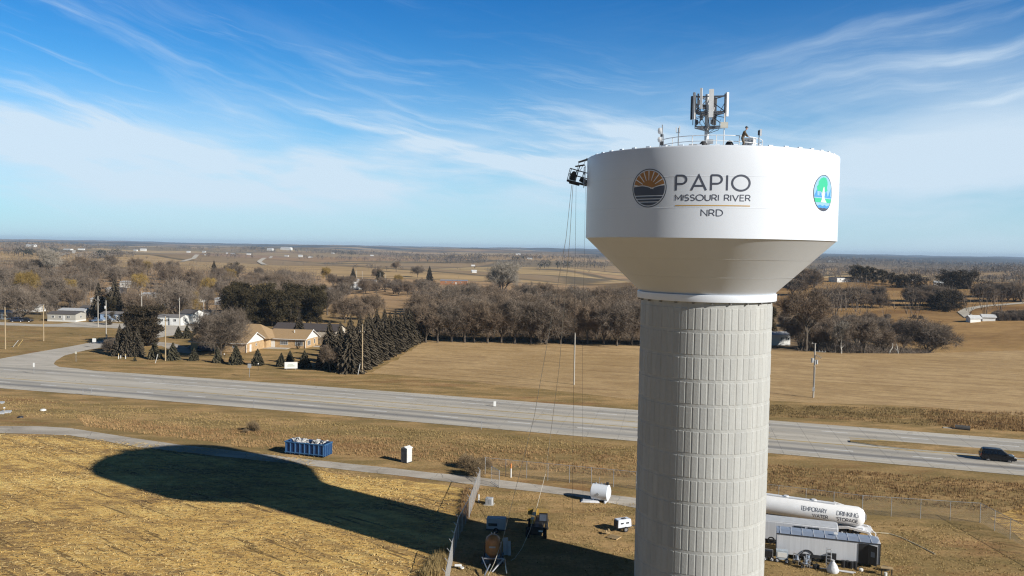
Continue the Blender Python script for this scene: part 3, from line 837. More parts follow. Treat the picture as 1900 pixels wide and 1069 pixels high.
hill_r = [(.10, -.56)] + rt + [(fd(y), y) for y in (.05, -.15, -.35, -.56)]
wrap([hill_r], 'emblem_hill', INK, .018, EA, EZ, parent=tw)
wrap([hill_l], 'emblem_hill', INK, .021, EA, EZ, parent=tw)
wl = [(p[0], p[1] + .015) for p in lf]
wrap(stroke(wl, .055), 'emblem_line', WHT, .024, EA, EZ, parent=tw)
wrap(stroke([(p[0], p[1] + .01) for p in rt[1:]], .05), 'emblem_line', WHT, .024, EA, EZ, parent=tw)
wrap([seg(-.80, -.63), seg(-1.03, -.87), seg(-r1 + .01, -1.10)], 'emblem_water', INK, .014, EA, EZ, parent=tw)
# second emblem: green tree, white bird, blue sails over water
E2A, E2Z, ex, ey = R_(55.3), 35.72, 1.42, 1.38
C = lambda n, c: mat(n, c, .45, var=.04)
wrap([ell(ex, ey)], 'emblem_disc', C('logo_sky', (.28, .50, .68)), .012, E2A, E2Z, parent=tw)
wrap([[( -.95, .10), (-1.02, .45), (-.82, .62), (-.80, .85), (-.5, 1.1), (-.1, 1.22), (.3, 1.18), (.52, .95), (.60, .7), (.5, .45), (.6, .2), (.42, .12), (.1, .1), (-.2, 0), (-.5, .12)]], 'emblem_tree', C('logo_green', (.05, .52, .30)), .016, E2A, E2Z, parent=tw)
sails = [[(-1.3, -.22), (-.95, .3), (-.9, -.2)], [(-.62, -.2), (-.6, .12), (-.35, -.2)], [(.2, -.2), (.35, .25), (.62, -.2)], [(.75, -.22), (1.22, .42), (1.15, -.22)]]
wrap(sails + [[(-1.3, -.34), (-1.3, -.22), (1.3, -.22), (1.28, -.34)]], 'emblem_sails', C('logo_blue', (.07, .30, .68)), .018, E2A, E2Z, parent=tw)
wrap([[(-1.3, -.42), (1.32, -.42), (1.2, -.74), (-1.2, -.74)]], 'emblem_bank', C('logo_green', (.05, .52, .30)), .020, E2A, E2Z, parent=tw)
wrap([[(-.42, -.72), (-.28, -.5), (-.22, .1), (-.05, .48), (.05, .46), (.08, .2), (.1, -.4), (.32, -.6), (.5, -.72)]], 'emblem_bird', WHT, .023, E2A, E2Z, parent=tw)
wv = [(x, -.96 + .04 * math.sin(x * 9)) for x in np.linspace(-1.04, 1.04, 30)]
wrap([wv + [(x, y) for x, y in ell(ex, ey, -42, -138, 24)]], 'emblem_water', C('logo_blue', (.07, .30, .68)), .020, E2A, E2Z, parent=tw)
wv = [(x, -1.16 + .02 * math.sin(x * 11)) for x in np.linspace(-.7, .7, 20)]
wrap([wv + [(x, y) for x, y in ell(ex, ey, -58, -122, 20)]], 'emblem_base', INK, .024, E2A, E2Z, parent=tw)
wrap(stroke(ell(ex, ey), .05, True), 'emblem_ring', INK, .026, E2A, E2Z, parent=tw)

# ---- things standing on the tank roof
AL = mat('antenna_white', (.74, .74, .74), .45)
GV = mat('galvanised', (.42, .43, .45), .45, .5)
am = thing('cell_antenna_mast', 'tall white mast carrying upright panel antennas on the tank roof', 'antenna mast', (TX, TY, ZT + .62), -TAZ)
def rel(x, y, z): return (x, y, z - ZT - .62)
MX = -.32
b = MB(); b.bar(rel(MX, 0, ZT + .6), rel(MX, 0, 44.6), .19, 14); b.build('mast', AL, am, smooth=True)
b = MB()
tri = [(-1.30, -.75), (1.15, -.85), (-.15, 1.35)]
for z in (44.3, 43.0, 42.85, 41.75, 41.6):
    for i in range(3):
        if z < 42 and i == 1: continue
        b.bar(rel(*tri[i], z), rel(*tri[(i + 1) % 3], z), .05, 5)
    for q in tri: b.bar(rel(MX, 0, z), rel(*q, z), .045, 5)
for q in tri:
    b.bar(rel(*q, 41.6), rel(*q, 44.3), .045, 5)
    b.bar(rel(MX, 0, 44.2), rel(*q, 43.0), .035, 4); b.bar(rel(MX, 0, 43.0), rel(*q, 41.75), .035, 4)
for q in ((-1.5, -.55), (-1.3, .15), (-.9, -.9), (.0, -1.0), (.3, .95), (1.2, -.6)):
    b.bar(rel(*q, 41.9), rel(*q, 44.6), .04, 5); b.bar(rel(*q, 43.9), rel(q[0] * .6, q[1] * .6, 43.0), .03, 4); b.bar(rel(MX, 0, 42.9), rel(*q, 42.5), .03, 4)
b.build('mounting_frame', mat('mast_steel', (.20, .205, .22), .45, .5), am)
def panel(x, y, z0, z1, w=.2, d=.13, ang=0, dark=False):
    o = MB(); o.box(rel(x, y, (z0 + z1) / 2), (w, d, z1 - z0), rz=ang); o.build('panel_antenna', DKM if dark else AL, am)
for a in ((-1.65, -.4, 42.4, 44.4, .12, .24, .3, True), (-1.43, -.9, 42.35, 44.63, .2, .14, -.5, False), (-1.12, .1, 43.2, 44.7, .13, .16, .2, True), (-.85, -1.1, 43.2, 44.95, .19, .13, -.2, False),
          (.0, -1.15, 42.45, 44.83, .40, .16, 0, False), (.28, .9, 42.1, 44.45, .34, .16, .3, True), (.42, 1.1, 44.0, 44.5, .14, .12, 0, False), (1.12, -.4, 42.6, 44.55, .09, .12, 0, True), (1.33, -.9, 42.55, 44.57, .20, .14, .6, False)): panel(*a)
for x, z in ((-1.2, 42.2), (-1.25, 43.1), (-.8, 42.6), (.15, 42.2), (-.6, 43.5), (-1.35, 43.6), (.35, 42.7), (-1.05, 43.9), (-.5, 43.0)):
    o = MB(); o.box(rel(x, -.2, z), (.26, .2, .4)); o.build('radio_unit', mat('radio_grey', (.12, .12, .13), .5), am)
b = MB()
for k in range(5):
    x0 = -1.2 + k * .5
    b.path([rel(x0, -.2, 42.4), rel(x0 * .7 + .1, -.3, 41.9 - .1 * k), rel(MX + .1, -.12, 41.2), rel(MX + .14, -.14, 40)], .022, 4)
b.build('cables', DKM, am)
t = thing('equipment_mast', 'thin roof mast holding a square white box beside the antenna mast', 'mast', TL(1.12, -1.2, ZT + .5), -TAZ)
b = MB(); b.bar((0, 0, 0), (0, 0, 3.3), .045, 6); b.build('pole', AL, t)
b = MB(); b.box((0, -.15, 2.28), (.62, .2, .48)); b.build('equipment_box', mat('box_cream', (.72, .69, .60), .5), t)
t = thing('dish_antenna', 'pole with two round microwave dishes on the left of the tank roof', 'dish antenna', TL(-3.95, -3, ZT + .35), -TAZ)
b = MB(); b.bar((0, 0, 0), (0, 0, 2.3), .05, 6); b.bar((.12, 0, 0), (.12, 0, 1.5), .03, 6); b.build('pole', GV, t)
for z, r in ((1.78, .27), (1.05, .22)):
    b = MB(); b.lathe([(.01, -.16), (r * .8, -.12), (r, 0), (r, .13), (r * .96, .15), (.01, .17)], 20, (-.22, -.05, z), 'X'); b.build('dish', AL, t, smooth=True)
MB().box((-.02, .0, .75), (.3, .2, .3)).build('bracket', DKM, t); MB().box((-.05, 0, 1.4), (.2, .12, .2)).build('bracket', DKM, t)
t = thing('small_antenna', 'short pole with two slim aerials between the dishes and the mast', 'antenna', TL(-2.64, -2, ZT + .4), -TAZ)
b = MB(); b.bar((0, 0, 0), (0, 0, 2.1), .05, 6); b.bar((-.2, 0, 1.7), (.12, 0, 1.7), .03, 5); b.build('pole', GV, t)
b = MB(); b.box((.08, -.05, 2.0), (.1, .1, .45)); b.box((-.2, -.05, 1.95), (.07, .1, .42)); b.build('panel_antenna', AL, t)
t = thing('small_antenna', 'single aerial panel on a post at the right end of the roof rail', 'antenna', TL(3.95, -2, ZT + .4), -TAZ)
b = MB(); b.bar((0, 0, 0), (0, 0, 1.85), .045, 6); b.build('pole', GV, t)
b = MB(); b.box((.13, -.05, 1.62), (.13, .12, .55)); b.build('panel_antenna', AL, t); b = MB(); b.box((-.03, 0, 1.6), (.16, .1, .4)); b.build('radio_unit', DKM, t)
t = thing('roof_cabinet', 'white slatted equipment cabinet inside the right of the roof rail', 'cabinet', TL(3.15, -2.2, ZT + .4), -TAZ - .3)
b = MB(); b.box((0, 0, .55), (.9, .7, 1.15)); b.build('body', AL, t)
b = MB(); [b.box((x, -.36, .6), (.16, .03, .7)) for x in (-.25, .05, .33)]; b.build('louvre', GV, t)
t = tag(MB().box((0, 0, .35), (1.9, .9, .7), taper=.9).box((.9, -.2, .9), (.5, .4, .35)).build('equipment_crate', mat('crate_grey', (.45, .46, .48), .5), loc=TL(-.9, -1.5, ZT + .45), rz=-TAZ), 'low grey equipment crate at the foot of the antenna mast', 'equipment')
for x, y, l in ((-.55, -3.2, 'dark tool bag slumped on the roof below the mast'), (1.55, -3.2, 'black tool bag on the roof near the crouching worker')):
    b = MB(); b.lathe([(.01, 0), (.36, .02), (.4, .3), (.3, .62), (.12, .8), (.01, .85)], 10); tag(b.build('tool_bag', DKM, smooth=True, loc=TL(x, y, ZT + .42)), l, 'bag')
# worker
def skin_fig(name, nodes, edges, m, parent, lv=1):
    me = bpy.data.meshes.new(name); me.from_pydata([n[0] for n in nodes], edges, [])
    o = bpy.data.objects.new(name, me); COL.objects.link(o); o.parent = parent
    sk = o.modifiers.new('skin', 'SKIN'); sk.use_smooth_shade = True
    for i, n in enumerate(nodes): me.skin_vertices[0].data[i].radius = (n[1], n[1] if len(n) < 3 else n[2])
    me.skin_vertices[0].data[0].use_root = True
    ss = o.modifiers.new('sub', 'SUBSURF'); ss.levels = ss.render_levels = lv
    me.materials.append(m); return o
wk = thing('person', 'worker in brown camouflage jacket leaning over the roof rail', 'person', TL(2.55, -4.05, ZT + .45), -TAZ)
JK = mat('camouflage_cloth', (.20, .13, .07), .9, vscale=9, c2=(.05, .04, .025))
SKN = mat('skin', (.52, .30, .21), .6, var=.05)
TR = mat('work_trousers', (.22, .17, .12), .9, vscale=5, c2=(.05, .045, .04))
body = [((0, 0, .88), .15, .12), ((.05, 0, 1.05), .16, .12), ((.14, 0, 1.28), .18, .13), ((.20, 0, 1.42), .09, .08), ((.25, 0, 1.50), .055),
        ((.12, .17, 1.36), .075), ((.27, .22, 1.12), .055), ((.42, .12, .98), .042), ((.12, -.17, 1.36), .075), ((.28, -.22, 1.12), .055), ((.44, -.10, .98), .042),
        ((-.02, .11, .84), .105), ((.10, .14, .46), .075), ((-.08, .15, .10), .05), ((.10, .16, .04), .045), ((-.02, -.11, .84), .105), ((.14, -.14, .46), .075), ((-.02, -.15, .10), .05), ((.16, -.16, .04), .045)]
skin_fig('body', body, [(0, 1), (1, 2), (2, 3), (3, 4), (2, 5), (5, 6), (6, 7), (2, 8), (8, 9), (9, 10), (0, 11), (11, 12), (12, 13), (13, 14), (0, 15), (15, 16), (16, 17), (17, 18)], TR, wk)
jk = [((.0, 0, .84), .17, .14), ((.05, 0, 1.05), .175, .14), ((.14, 0, 1.29), .195, .15), ((.20, 0, 1.42), .10, .09), ((.12, .18, 1.36), .095), ((.27, .225, 1.12), .075), ((.40, .13, 1.0), .058), ((.12, -.18, 1.36), .095), ((.28, -.225, 1.12), .075), ((.42, -.11, 1.0), .058)]
skin_fig('jacket', jk, [(0, 1), (1, 2), (2, 3), (2, 4), (4, 5), (5, 6), (2, 7), (7, 8), (8, 9)], JK, wk)
hd = skin_fig('head', [((.25, 0, 1.50), .055), ((.29, 0, 1.60), .09, .08), ((.30, 0, 1.69), .098, .085), ((.28, 0, 1.75), .06, .055)], [(0, 1), (1, 2), (2, 3)], SKN, wk, 2)
b = MB(); b.bar((.375, 0, 1.635), (.415, 0, 1.605), .012, 6, .02)
for s in (-1, 1):
    b.bar((.30, .085 * s, 1.655), (.285, .105 * s, 1.665), .022, 6)
b.build('face_features', SKN, hd)
b = MB()
for s in (-1, 1): b.bar((.378, .032 * s, 1.665), (.392, .032 * s, 1.662), .011, 6)
b.box((.385, 0, 1.572), (.012, .045, .010)); b.build('eyes', DKM, hd)
b = MB(); b.lathe([(.105, -.03), (.108, .03), (.09, .085), (.05, .12), (.005, .13)], 16, (.285, 0, 1.70)); b.box((.40, 0, 1.69), (.10, .14, .015)); b.build('cap', DKM, wk, smooth=True)
for s, hx in ((1, .42), (-1, .44)):
    c = Vector((hx + .03, .11 * s, .955))
    nodes = [((c.x - .03, c.y, c.z + .02), .028), ((c.x + .03, c.y, c.z), .036, .018)]; edges = [(0, 1)]
    for k, (dy, ln) in enumerate(((-.030, .070), (-.010, .082), (.010, .078), (.030, .062))):
        i = len(nodes)
        nodes += [((c.x + .055, c.y + dy, c.z - .002), .010), ((c.x + .06 + ln * .5, c.y + dy, c.z - .012), .009), ((c.x + .05 + ln * .65, c.y + dy, c.z - .05), .008)]
        edges += [(1, i), (i, i + 1), (i + 1, i + 2)]
    i = len(nodes); nodes += [((c.x + .02, c.y - .045 * s, c.z - .01), .011), ((c.x + .055, c.y - .06 * s, c.z - .03), .009)]; edges += [(1, i), (i, i + 1)]
    skin_fig('hand', nodes, edges, SKN, wk)
# suspended work platform on the left side of the tank, hung from an outrigger on the roof
pf = thing('work_platform', 'dark suspended painters work platform hanging on the left side of the tank', 'work platform', TL(-11.45, -.2, 36.95), -TAZ)
b = MB()
ang = R_(13.5)
RX = Matrix.Rotation(ang, 3, 'Y')
def pp(x, y, z): return RX @ Vector((x, y, z))
b.box((0, 0, 0), (1.95, .75, .17), ry=ang); b.box(tuple(pp(-.3, 0, -.15)), (.9, .5, .12), ry=ang); b.build('deck', DKM, pf)
b = MB()
for y in (-.36, .36):
    for z in (.62, 1.12): b.bar(pp(-.95, y, z), pp(.95, y, z * .93), .03, 5)
    for x in (-.95, -.32, .32, .95): b.bar(pp(x, y, .05), pp(x, y, 1.12 if x < .9 else 1.02), .032, 5)
for x in (-.95, .95):
    for z in (.62, 1.1): b.bar(pp(x, -.36, z), pp(x, .36, z), .03, 5)
b.build('guard_rail', DKM, pf)
b = MB(); b.box(tuple(pp(-.55, 0, .42)), (.5, .45, .6), ry=ang); b.lathe([(.01, -.12), (.2, -.12), (.2, .12), (.01, .12)], 12, tuple(pp(-.5, -.25, .75)), 'Y'); b.build('hoist', mat('hoist_dark', (.03, .03, .032), .5), pf)
b = MB(); b.box(tuple(pp(.45, 0, .32)), (.7, .4, .4), ry=ang + .2); b.lathe([(.01, -.1), (.16, -.1), (.16, .1), (.01, .1)], 12, tuple(pp(.7, -.28, .3)), 'Y'); b.build('paint_drum', mat('hoist_dark', (.03, .03, .032), .5), pf)
b = MB(); b.bar(pp(-.25, 0, .5), pp(-.22, 0, 1.5), .045, 6); b.box(tuple(pp(-.2, 0, 1.55)), (.85, .5, .08), ry=-.16); b.build('canopy', DKM, pf)
og = thing('outrigger_beam', 'steel outrigger beam reaching over the tank rim to carry the platform', 'hoist beam', TL(-10.5, -.2, 39.1), -TAZ)
b = MB(); b.bar((-.95, 0, -.28), (.35, 0, .14), .07, 6); b.bar((-.9, 0, -.32), (.2, 0, -.02), .04, 5); b.box((.35, 0, .1), (.5, .3, .16)); b.build('beam', DKM, og)
b = MB(); b.bar((0, 0, 0), (.35, -.2, -1.0), .035, 5); b.build('brace', DKM, og)
b = MB()
for k in range(6): b.bar((.3 + k * .45, -1.8 - .25 * k, .14), (.75 + k * .45, -2.05 - .25 * k, .18 + .02 * k), .05, 4)
tag(og)
ROPE = mat('rope', (.72, .66, .55), .8); WIRE = mat('wire_rope', (.10, .10, .11), .6)
def rope(name, pts, r, m, label, cat, group=None, sag=0):
    P = []
    for i in range(len(pts) - 1):
        a, c = Vector(pts[i]), Vector(pts[i + 1])
        for k in range(8): P.append(a.lerp(c, k / 8))
    P.append(Vector(pts[-1]))
    o = MB().path(P, r, 5).build(name, m)
    tag(o, label, cat, group)
hang = TL(-11.4, -.2, 38.8)
rope('hoist_cable', [hang, TL(-11.55, -.2, 37.9)], .02, WIRE, 'short steel cable from the outrigger down to the platform', 'cable')
rope('hoist_cable', [TL(-10.7, -.2, 39.2), TL(-10.95, -.25, 38.6), TL(-11.35, -.3, 37.9)], .02, WIRE, 'slack cable running from the tank rim to the platform', 'cable')
rope('blast_hose', [TL(-12.0, -.2, 36.8), TL(-12.6, .9, 32.0), TL(-14.0, 1.6, 24), TL(-15.6, 2.6, 15), at(933, 1000, 2.2), at(917, 1045, 1.6), at(905, 1069, .6)], .02, ROPE, 'pale hose slanting from the platform to the sand pot', 'hose')
rope('blast_hose', [TL(-11.9, -.1, 36.8), TL(-12.2, .6, 32.0), TL(-13.2, 2.2, 20), at(1012, 880, 5), at(995, 945, 3.0), at(983, 985, 1.8), at(968, 1018, .6), at(955, 1036, .1), at(948, 1040, .06)], .02, ROPE, 'second pale hose curving from the platform down to the shaded ground', 'hose')
rope('hanging_line', [TL(-11.6, -.2, 36.8), TL(-11.5, -.1, 22), at(1061, 1040, .05)], .012, WIRE, 'dark line hanging straight from the platform, left of two', 'line')
rope('hanging_line', [TL(-10.75, -.2, 36.6), TL(-10.7, -.2, 22), at(1082, 1055, .05)], .009, WIRE, 'dark line hanging straight down close to the tank, right of two', 'line')
# ------------------------------------------------------------------ buildings
GLASS = mat('window_glass', (.035, .045, .06), .12, var=.1, spec=.8)
TRIM = mat('white_trim', (.74, .74, .72), .5, var=.06)
def brick_mat(name, c1, c2, mortar=(.42, .36, .28)):
    m, N, L, b = nt(name)
    tc = N.new('ShaderNodeTexCoord'); g = N.new('ShaderNodeNewGeometry')
    s = N.new('ShaderNodeSeparateXYZ'); L.new(tc.outputs['Object'], s.inputs[0])
    cv = N.new('ShaderNodeCombineXYZ'); L.new(mathn(N, L, 'ADD', s.outputs[0], s.outputs[1]), cv.inputs[0]); L.new(s.outputs[2], cv.inputs[1])
    br = N.new('ShaderNodeTexBrick'); L.new(cv.outputs[0], br.inputs['Vector'])
    for k, v in (('Color1', c1), ('Color2', c2), ('Mortar', mortar)): br.inputs[k].default_value = (*v, 1)
    br.inputs['Scale'].default_value = 1; br.inputs['Brick Width'].default_value = .4; br.inputs['Row Height'].default_value = .13; br.inputs['Mortar Size'].default_value = .012
    f = noise(N, L, tc.outputs['Object'], .9, 5)
    L.new(mix_rgb(N, L, 1.0, br.outputs[0], mathn(N, L, 'ADD', mathn(N, L, 'MULTIPLY', f, .6), .7), 'MULTIPLY'), b.inputs['Base Color'])
    b.inputs['Roughness'].default_value = .85
    return m
def shingle_mat(name, c):
    m, N, L, b = nt(name)
    tc = N.new('ShaderNodeTexCoord'); P = tc.outputs['Object']
    f = noise(N, L, mapping(N, L, P, scale=(1.5, 1.5, 9)), 1, 6, .7)
    L.new(mix_rgb(N, L, 1.0, c, mathn(N, L, 'ADD', mathn(N, L, 'MULTIPLY', f, .7), .65), 'MULTIPLY'), b.inputs['Base Color']); b.inputs['Roughness'].default_value = .9
    return m
def gable_roof(b, x0, x1, y0, y1, ze, zr, over=.4, th=.16, along='x'):
    """two thick slopes; ridge along x (or y)"""
    def slab(p):  # p: 4 points counter clockwise, thickness down
        vs = [Vector(q) for q in p] + [Vector(q) - Vector((0, 0, th)) for q in p]
        b.add(vs, [(0, 1, 2, 3), (7, 6, 5, 4), (0, 4, 5, 1), (1, 5, 6, 2), (2, 6, 7, 3), (3, 7, 4, 0)])
    if along == 'x':
        ym = (y0 + y1) / 2; k = (zr - ze) / (ym - y0); ze_ = ze - k * over
        slab([(x0 - over, y0 - over, ze_ + th), (x1 + over, y0 - over, ze_ + th), (x1 + over, ym, zr + th), (x0 - over, ym, zr + th)])
        slab([(x0 - over, ym, zr + th), (x1 + over, ym, zr + th), (x1 + over, y1 + over, ze_ + th), (x0 - over, y1 + over, ze_ + th)])
    else:
        xm = (x0 + x1) / 2; k = (zr - ze) / (xm - x0); ze_ = ze - k * over
        slab([(x0 - over, y0 - over, ze_ + th), (xm, y0 - over, zr + th), (xm, y1 + over, zr + th), (x0 - over, y1 + over, ze_ + th)])
        slab([(xm, y0 - over, zr + th), (x1 + over, y0 - over, ze_ + th), (x1 + over, y1 + over, ze_ + th), (xm, y1 + over, zr + th)])
def gable_walls(b, x0, x1, y0, y1, ze, zr, along='x', z0=0):
    if along == 'x':
        ym = (y0 + y1) / 2
        b.add([(x0, y0, z0), (x1, y0, z0), (x1, y1, z0), (x0, y1, z0), (x0, y0, ze), (x1, y0, ze), (x1, y1, ze), (x0, y1, ze), (x0, ym, zr), (x1, ym, zr)],
              [(0, 1, 5, 4), (1, 2, 6, 9, 5), (2, 3, 7, 6), (3, 0, 4, 8, 7), (4, 5, 9, 8), (6, 7, 8, 9)])
    else:
        xm = (x0 + x1) / 2
        b.add([(x0, y0, z0), (x1, y0, z0), (x1, y1, z0), (x0, y1, z0), (x0, y0, ze), (x1, y0, ze), (x1, y1, ze), (x0, y1, ze), (xm, y0, zr), (xm, y1, zr)],
              [(0, 1, 5, 8, 4), (1, 2, 6, 5), (2, 3, 7, 9, 6), (3, 0, 4, 7), (5, 6, 9, 8), (7, 4, 8, 9)])
def window(parent, x, y, z, w, h, face='f', panes=1, frame=TRIM):
    """window in a wall facing -Y ('f') or +X ('r'), with frame and glass"""
    rz = 0 if face == 'f' else PI / 2
    o = empty('window', (x, y, z), rz); o.parent = parent
    b = MB(); t = .09
    for sx in (-1, 1): b.box((sx * (w / 2 - t / 2), -.03, 0), (t, .12, h))
    for sz in (-1, 1): b.box((0, -.028, sz * (h / 2 - t / 2)), (w, .12, t))
    for k in range(1, panes): b.box((-w / 2 + w * k / panes, -.026, 0), (t, .10, h - .02))
    b.build('frame', frame, o)
    MB().box((0, -.005, 0), (w - .1, .05, h - .1)).build('pane', GLASS, o)
    return o
def door(parent, x, y, w=.95, h=2.05, face='f', m=None, z=0):
    rz = 0 if face == 'f' else PI / 2
    o = MB().box((0, -.03, h / 2), (w, .1, h)).build('door', m or TRIM, parent, loc=(x, y, z), rz=rz)
    MB().bar((w * .36, -.08, h * .47), (w * .36, -.14, h * .47), .035, 6).build('handle', GV, o)
    return o
# brick house across the highway
BR = brick_mat('tan_brick', (.52, .34, .15), (.42, .26, .12))
SH = shingle_mat('brown_shingle', (.37, .25, .135))
hs = thing('brick_house', 'tan brick ranch house with brown shingle roofs and white gables', 'house', (-75.4, 238.5, 0), R_(-9))
b = MB()
gable_walls(b, -17, 0, 0, 11.5, 2.7, 4.2)
gable_walls(b, -.2, 11.6, 14.5, 24.5, 2.75, 4.1)
b.box((-6, 15.5, 1.4), (13.5, 8.2, 2.8)); b.box((-1.0, 13.0, 1.35), (1.6, 3.2, 2.7))
b.build('wall', BR, hs)
b = MB(); gable_roof(b, -17, 0, 0, 11.5, 2.7, 5.1, .55); b.build('roof', SH, hs)
b = MB(); gable_roof(b, -.2, 11.6, 14.5, 24.5, 2.75, 5.0, .55)
rf = b.build('roof', SH, hs)
MB().bar((6.9, 17.6, 3.8), (6.9, 17.6, 5.1), .13, 8).build('vent_pipe', TRIM, rf)
b = MB()
hp = [(-13, 10.6, 2.9), (2.0, 10.6, 2.9), (2.0, 22, 2.9), (-13, 22, 2.9)]
b.add(hp + [(-7.4, 16.3, 6.7), (-3.6, 16.3, 6.7)], [(0, 1, 5, 4), (1, 2, 5), (2, 3, 4, 5), (3, 0, 4), (3, 2, 1, 0)]); b.build('hip_roof', SH, hs)
b = MB()
for (x, y0, y1, zr) in ((.06, 0, 11.5, 4.85), (11.66, 14.5, 24.5, 4.75)):
    ym = (y0 + y1) / 2
    b.add([(x, y0 - .3, 2.62), (x, y1 + .3, 2.62), (x, ym, zr), (x + .06, y0 - .3, 2.62), (x + .06, y1 + .3, 2.62), (x + .06, ym, zr)], [(0, 2, 1), (3, 4, 5), (0, 1, 4, 3), (1, 2, 5, 4), (2, 0, 3, 5)])
    for s, ye in ((-1, y0), (1, y1)):
        b.bar((x + .52, ye + s * .6, 2.55), (x + .52, ym, zr + .42), .14, 4)
b.build('gable', TRIM, hs)
MB().bar((-17.5, -.62, 2.58), (.5, -.62, 2.58), .1, 5).build('gutter', TRIM, hs); MB().bar((.2, 13.85, 2.62), (12.1, 13.85, 2.62), .1, 5).build('gutter', TRIM, hs); MB().bar((.1, -.1, 2.5), (.1, -.1, .05), .09, 5).build('downpipe', TRIM, hs); MB().bar((11.7, 14.4, 2.5), (11.7, 14.4, .05), .09, 5).build('downpipe', TRIM, hs)
window(hs, 4.9, 14.5, 1.55, 2.5, 1.35, 'f', 4); window(hs, 9.7, 14.5, 1.5, 2.5, 1.6, 'f', 4); window(hs, -3.4, 0, 1.7, 1.4, .9, 'f', 2)
window(hs, 11.6, 17.3, 1.4, 2.3, 1.5, 'r', 3); window(hs, 11.6, 21.6, 1.5, .9, 1.5, 'r'); window(hs, 0, 6.2, 1.7, .7, .8, 'r')
door(hs, 1.4, 14.5, 1.2, 2.1); door(hs, 0, 2.6, 1.1, 2.1, 'r')
MB().box((3.0, 12.2, .06), (8.5, 3.0, .12)).box((15.5, 20, .05), (6.5, 2.6, .1)).build('patio', mat('patio', (.52, .49, .44), .85), hs)
# long dark roofed shed behind
sh = thing('storage_shed', 'long shed with dark brown metal roof behind the brick house', 'shed', (-80, 282, 0), R_(-8))
b = MB(); gable_walls(b, 0, 22, 0, 9, 2.6, 4.1); b.build('wall', mat('shed_cream', (.62, .55, .44), .7), sh)
b = MB(); gable_roof(b, 0, 22, 0, 9, 2.6, 4.3, .4); b.build('roof', shingle_mat('dark_roof', (.075, .062, .06)), sh)
MB().box((22.04, 3.6, 1.25), (.1, 3.0, 2.4)).build('shed_door', TRIM, sh); MB().box((22.04, 7.0, 1.2), (.1, 1.1, 2.1)).build('shed_door', TRIM, sh)
window(sh, 6, 0, 1.4, 1.3, .9)

SID = {}
def siding(name, c): return mat(name, c, .6, var=.12, vscale=.8, stretch=(.4, .4, 6))
MOBKEEP = []
def mobile(px, py, L_, W_, H_, rz, wall, roofc, label, name='mobile_home', group='homes in the mobile home park', ridge=.7, skirt=True, cat='mobile home', wins=(.2, .45, .75), z=None):
    p = at(px, py) if z is None else Vector((px, py, z))
    t = thing(name, label, cat, p, R_(rz), group); MOBKEEP.append((p.x + L_ * .45, p.y + 2, L_ * .62 + 1.5))
    b = MB(); gable_walls(b, 0, L_, 0, W_, H_, H_ + ridge * .9); b.build('wall', wall, t)
    b = MB(); gable_roof(b, 0, L_, 0, W_, H_, H_ + ridge, .25, .12); b.build('roof', roofc, t)
    if skirt: MB().box((L_ / 2, W_ / 2, .28), (L_ + .08, W_ + .08, .56)).build('skirting', TRIM, t)
    for f in wins: window(t, L_ * f, 0, H_ * .62, 1.25, 1.0, 'f', 2)
    window(t, L_, W_ * .5, H_ * .62, .95, 1.0, 'r')
    door(t, L_ * .58, 0, .9, 2.0, z=.35)
    return t
RG, RD_, RL = shingle_mat('grey_shingle', (.20, .19, .19)), shingle_mat('dark_shingle', (.11, .10, .10)), mat('pale_metal_roof', (.62, .63, .64), .4)
mobile(88, 596, 11.5, 6.5, 2.9, -6, siding('beige_siding', (.47, .45, .40)), RD_, 'beige mobile home with dark roof at the bend of the park street')
mobile(108, 589, 11, 6, 2.9, -6, siding('grey_siding', (.50, .50, .49)), RL, 'pale grey mobile home just behind the beige one', wins=(.8,))
mobile(186, 596, 12, 6.5, 2.9, -5, siding('blue_siding', (.34, .46, .64)), RG, 'light blue mobile home with grey roof behind a round bush')
mobile(291, 603, 9.5, 6.5, 3.1, -6, siding('white_siding', (.75, .75, .73)), RG, 'white house with grey roof beside the utility pole')
mobile(333, 600, 6.5, 6.5, 3.9, -20, siding('white_siding', (.75, .75, .73)), RD_, 'taller white gabled house right of the grey roofed one', ridge=1.3, wins=())
mobile(-22, 592, 10, 6, 2.7, -4, siding('brown_siding', (.33, .24, .17)), RL, 'brown mobile home with pale roof at the left end of the street')
mobile(226, 566, 8, 6, 2.8, -25, siding('white_siding', (.75, .75, .73)), RL, 'white mobile home seen behind the two tall spruces', z=None)
mobile(283, 571, 12, 6, 2.8, -8, siding('white_siding', (.75, .75, .73)), RL, 'long white mobile home below the spreading bare tree')
mobile(222, 534, 11, 7, 3.4, -10, siding('white_siding', (.75, .75, .73)), RL, 'white building among the trees above the two tall spruces')
mobile(372, 592, 11, 6, 2.8, -5, siding('grey_siding', (.50, .50, .49)), RG, 'grey mobile home half hidden right of the tall white house')
mobile(148, 583, 11, 6, 2.8, -6, siding('blue_siding', (.34, .46, .64)), RD_, 'dim blue mobile home in tree shade behind the pale grey one')
for (x, y, l_, rz_, lab) in ((196, 545, 9, -12, 'white mobile home glimpsed left of the tall spruces'), (262, 556, 10, -8, 'white mobile home above the big cedar'), (306, 560, 9, -6, 'pale mobile home behind the spreading bare tree'), (345, 560, 8, -10, 'small pale mobile home right of the spreading tree'), (168, 566, 9, -6, 'dim pale mobile home behind the row of poles'), (398, 566, 9, -8, 'white mobile home glimpsed through the trees over the brick house'), (30, 578, 10, -4, 'white mobile home behind the leftmost trees')):
    mobile(x, y, l_, 6, 2.9, rz_, siding('white_siding', (.75, .75, .73)), RL, lab, wins=(.3, .7))
mobile(607, 546, 12, 8, 3.2, -14, siding('white_siding', (.75, .75, .73)), RL, 'white building with a blue door left of the hilltop trailers', group='white trailers on the rise')
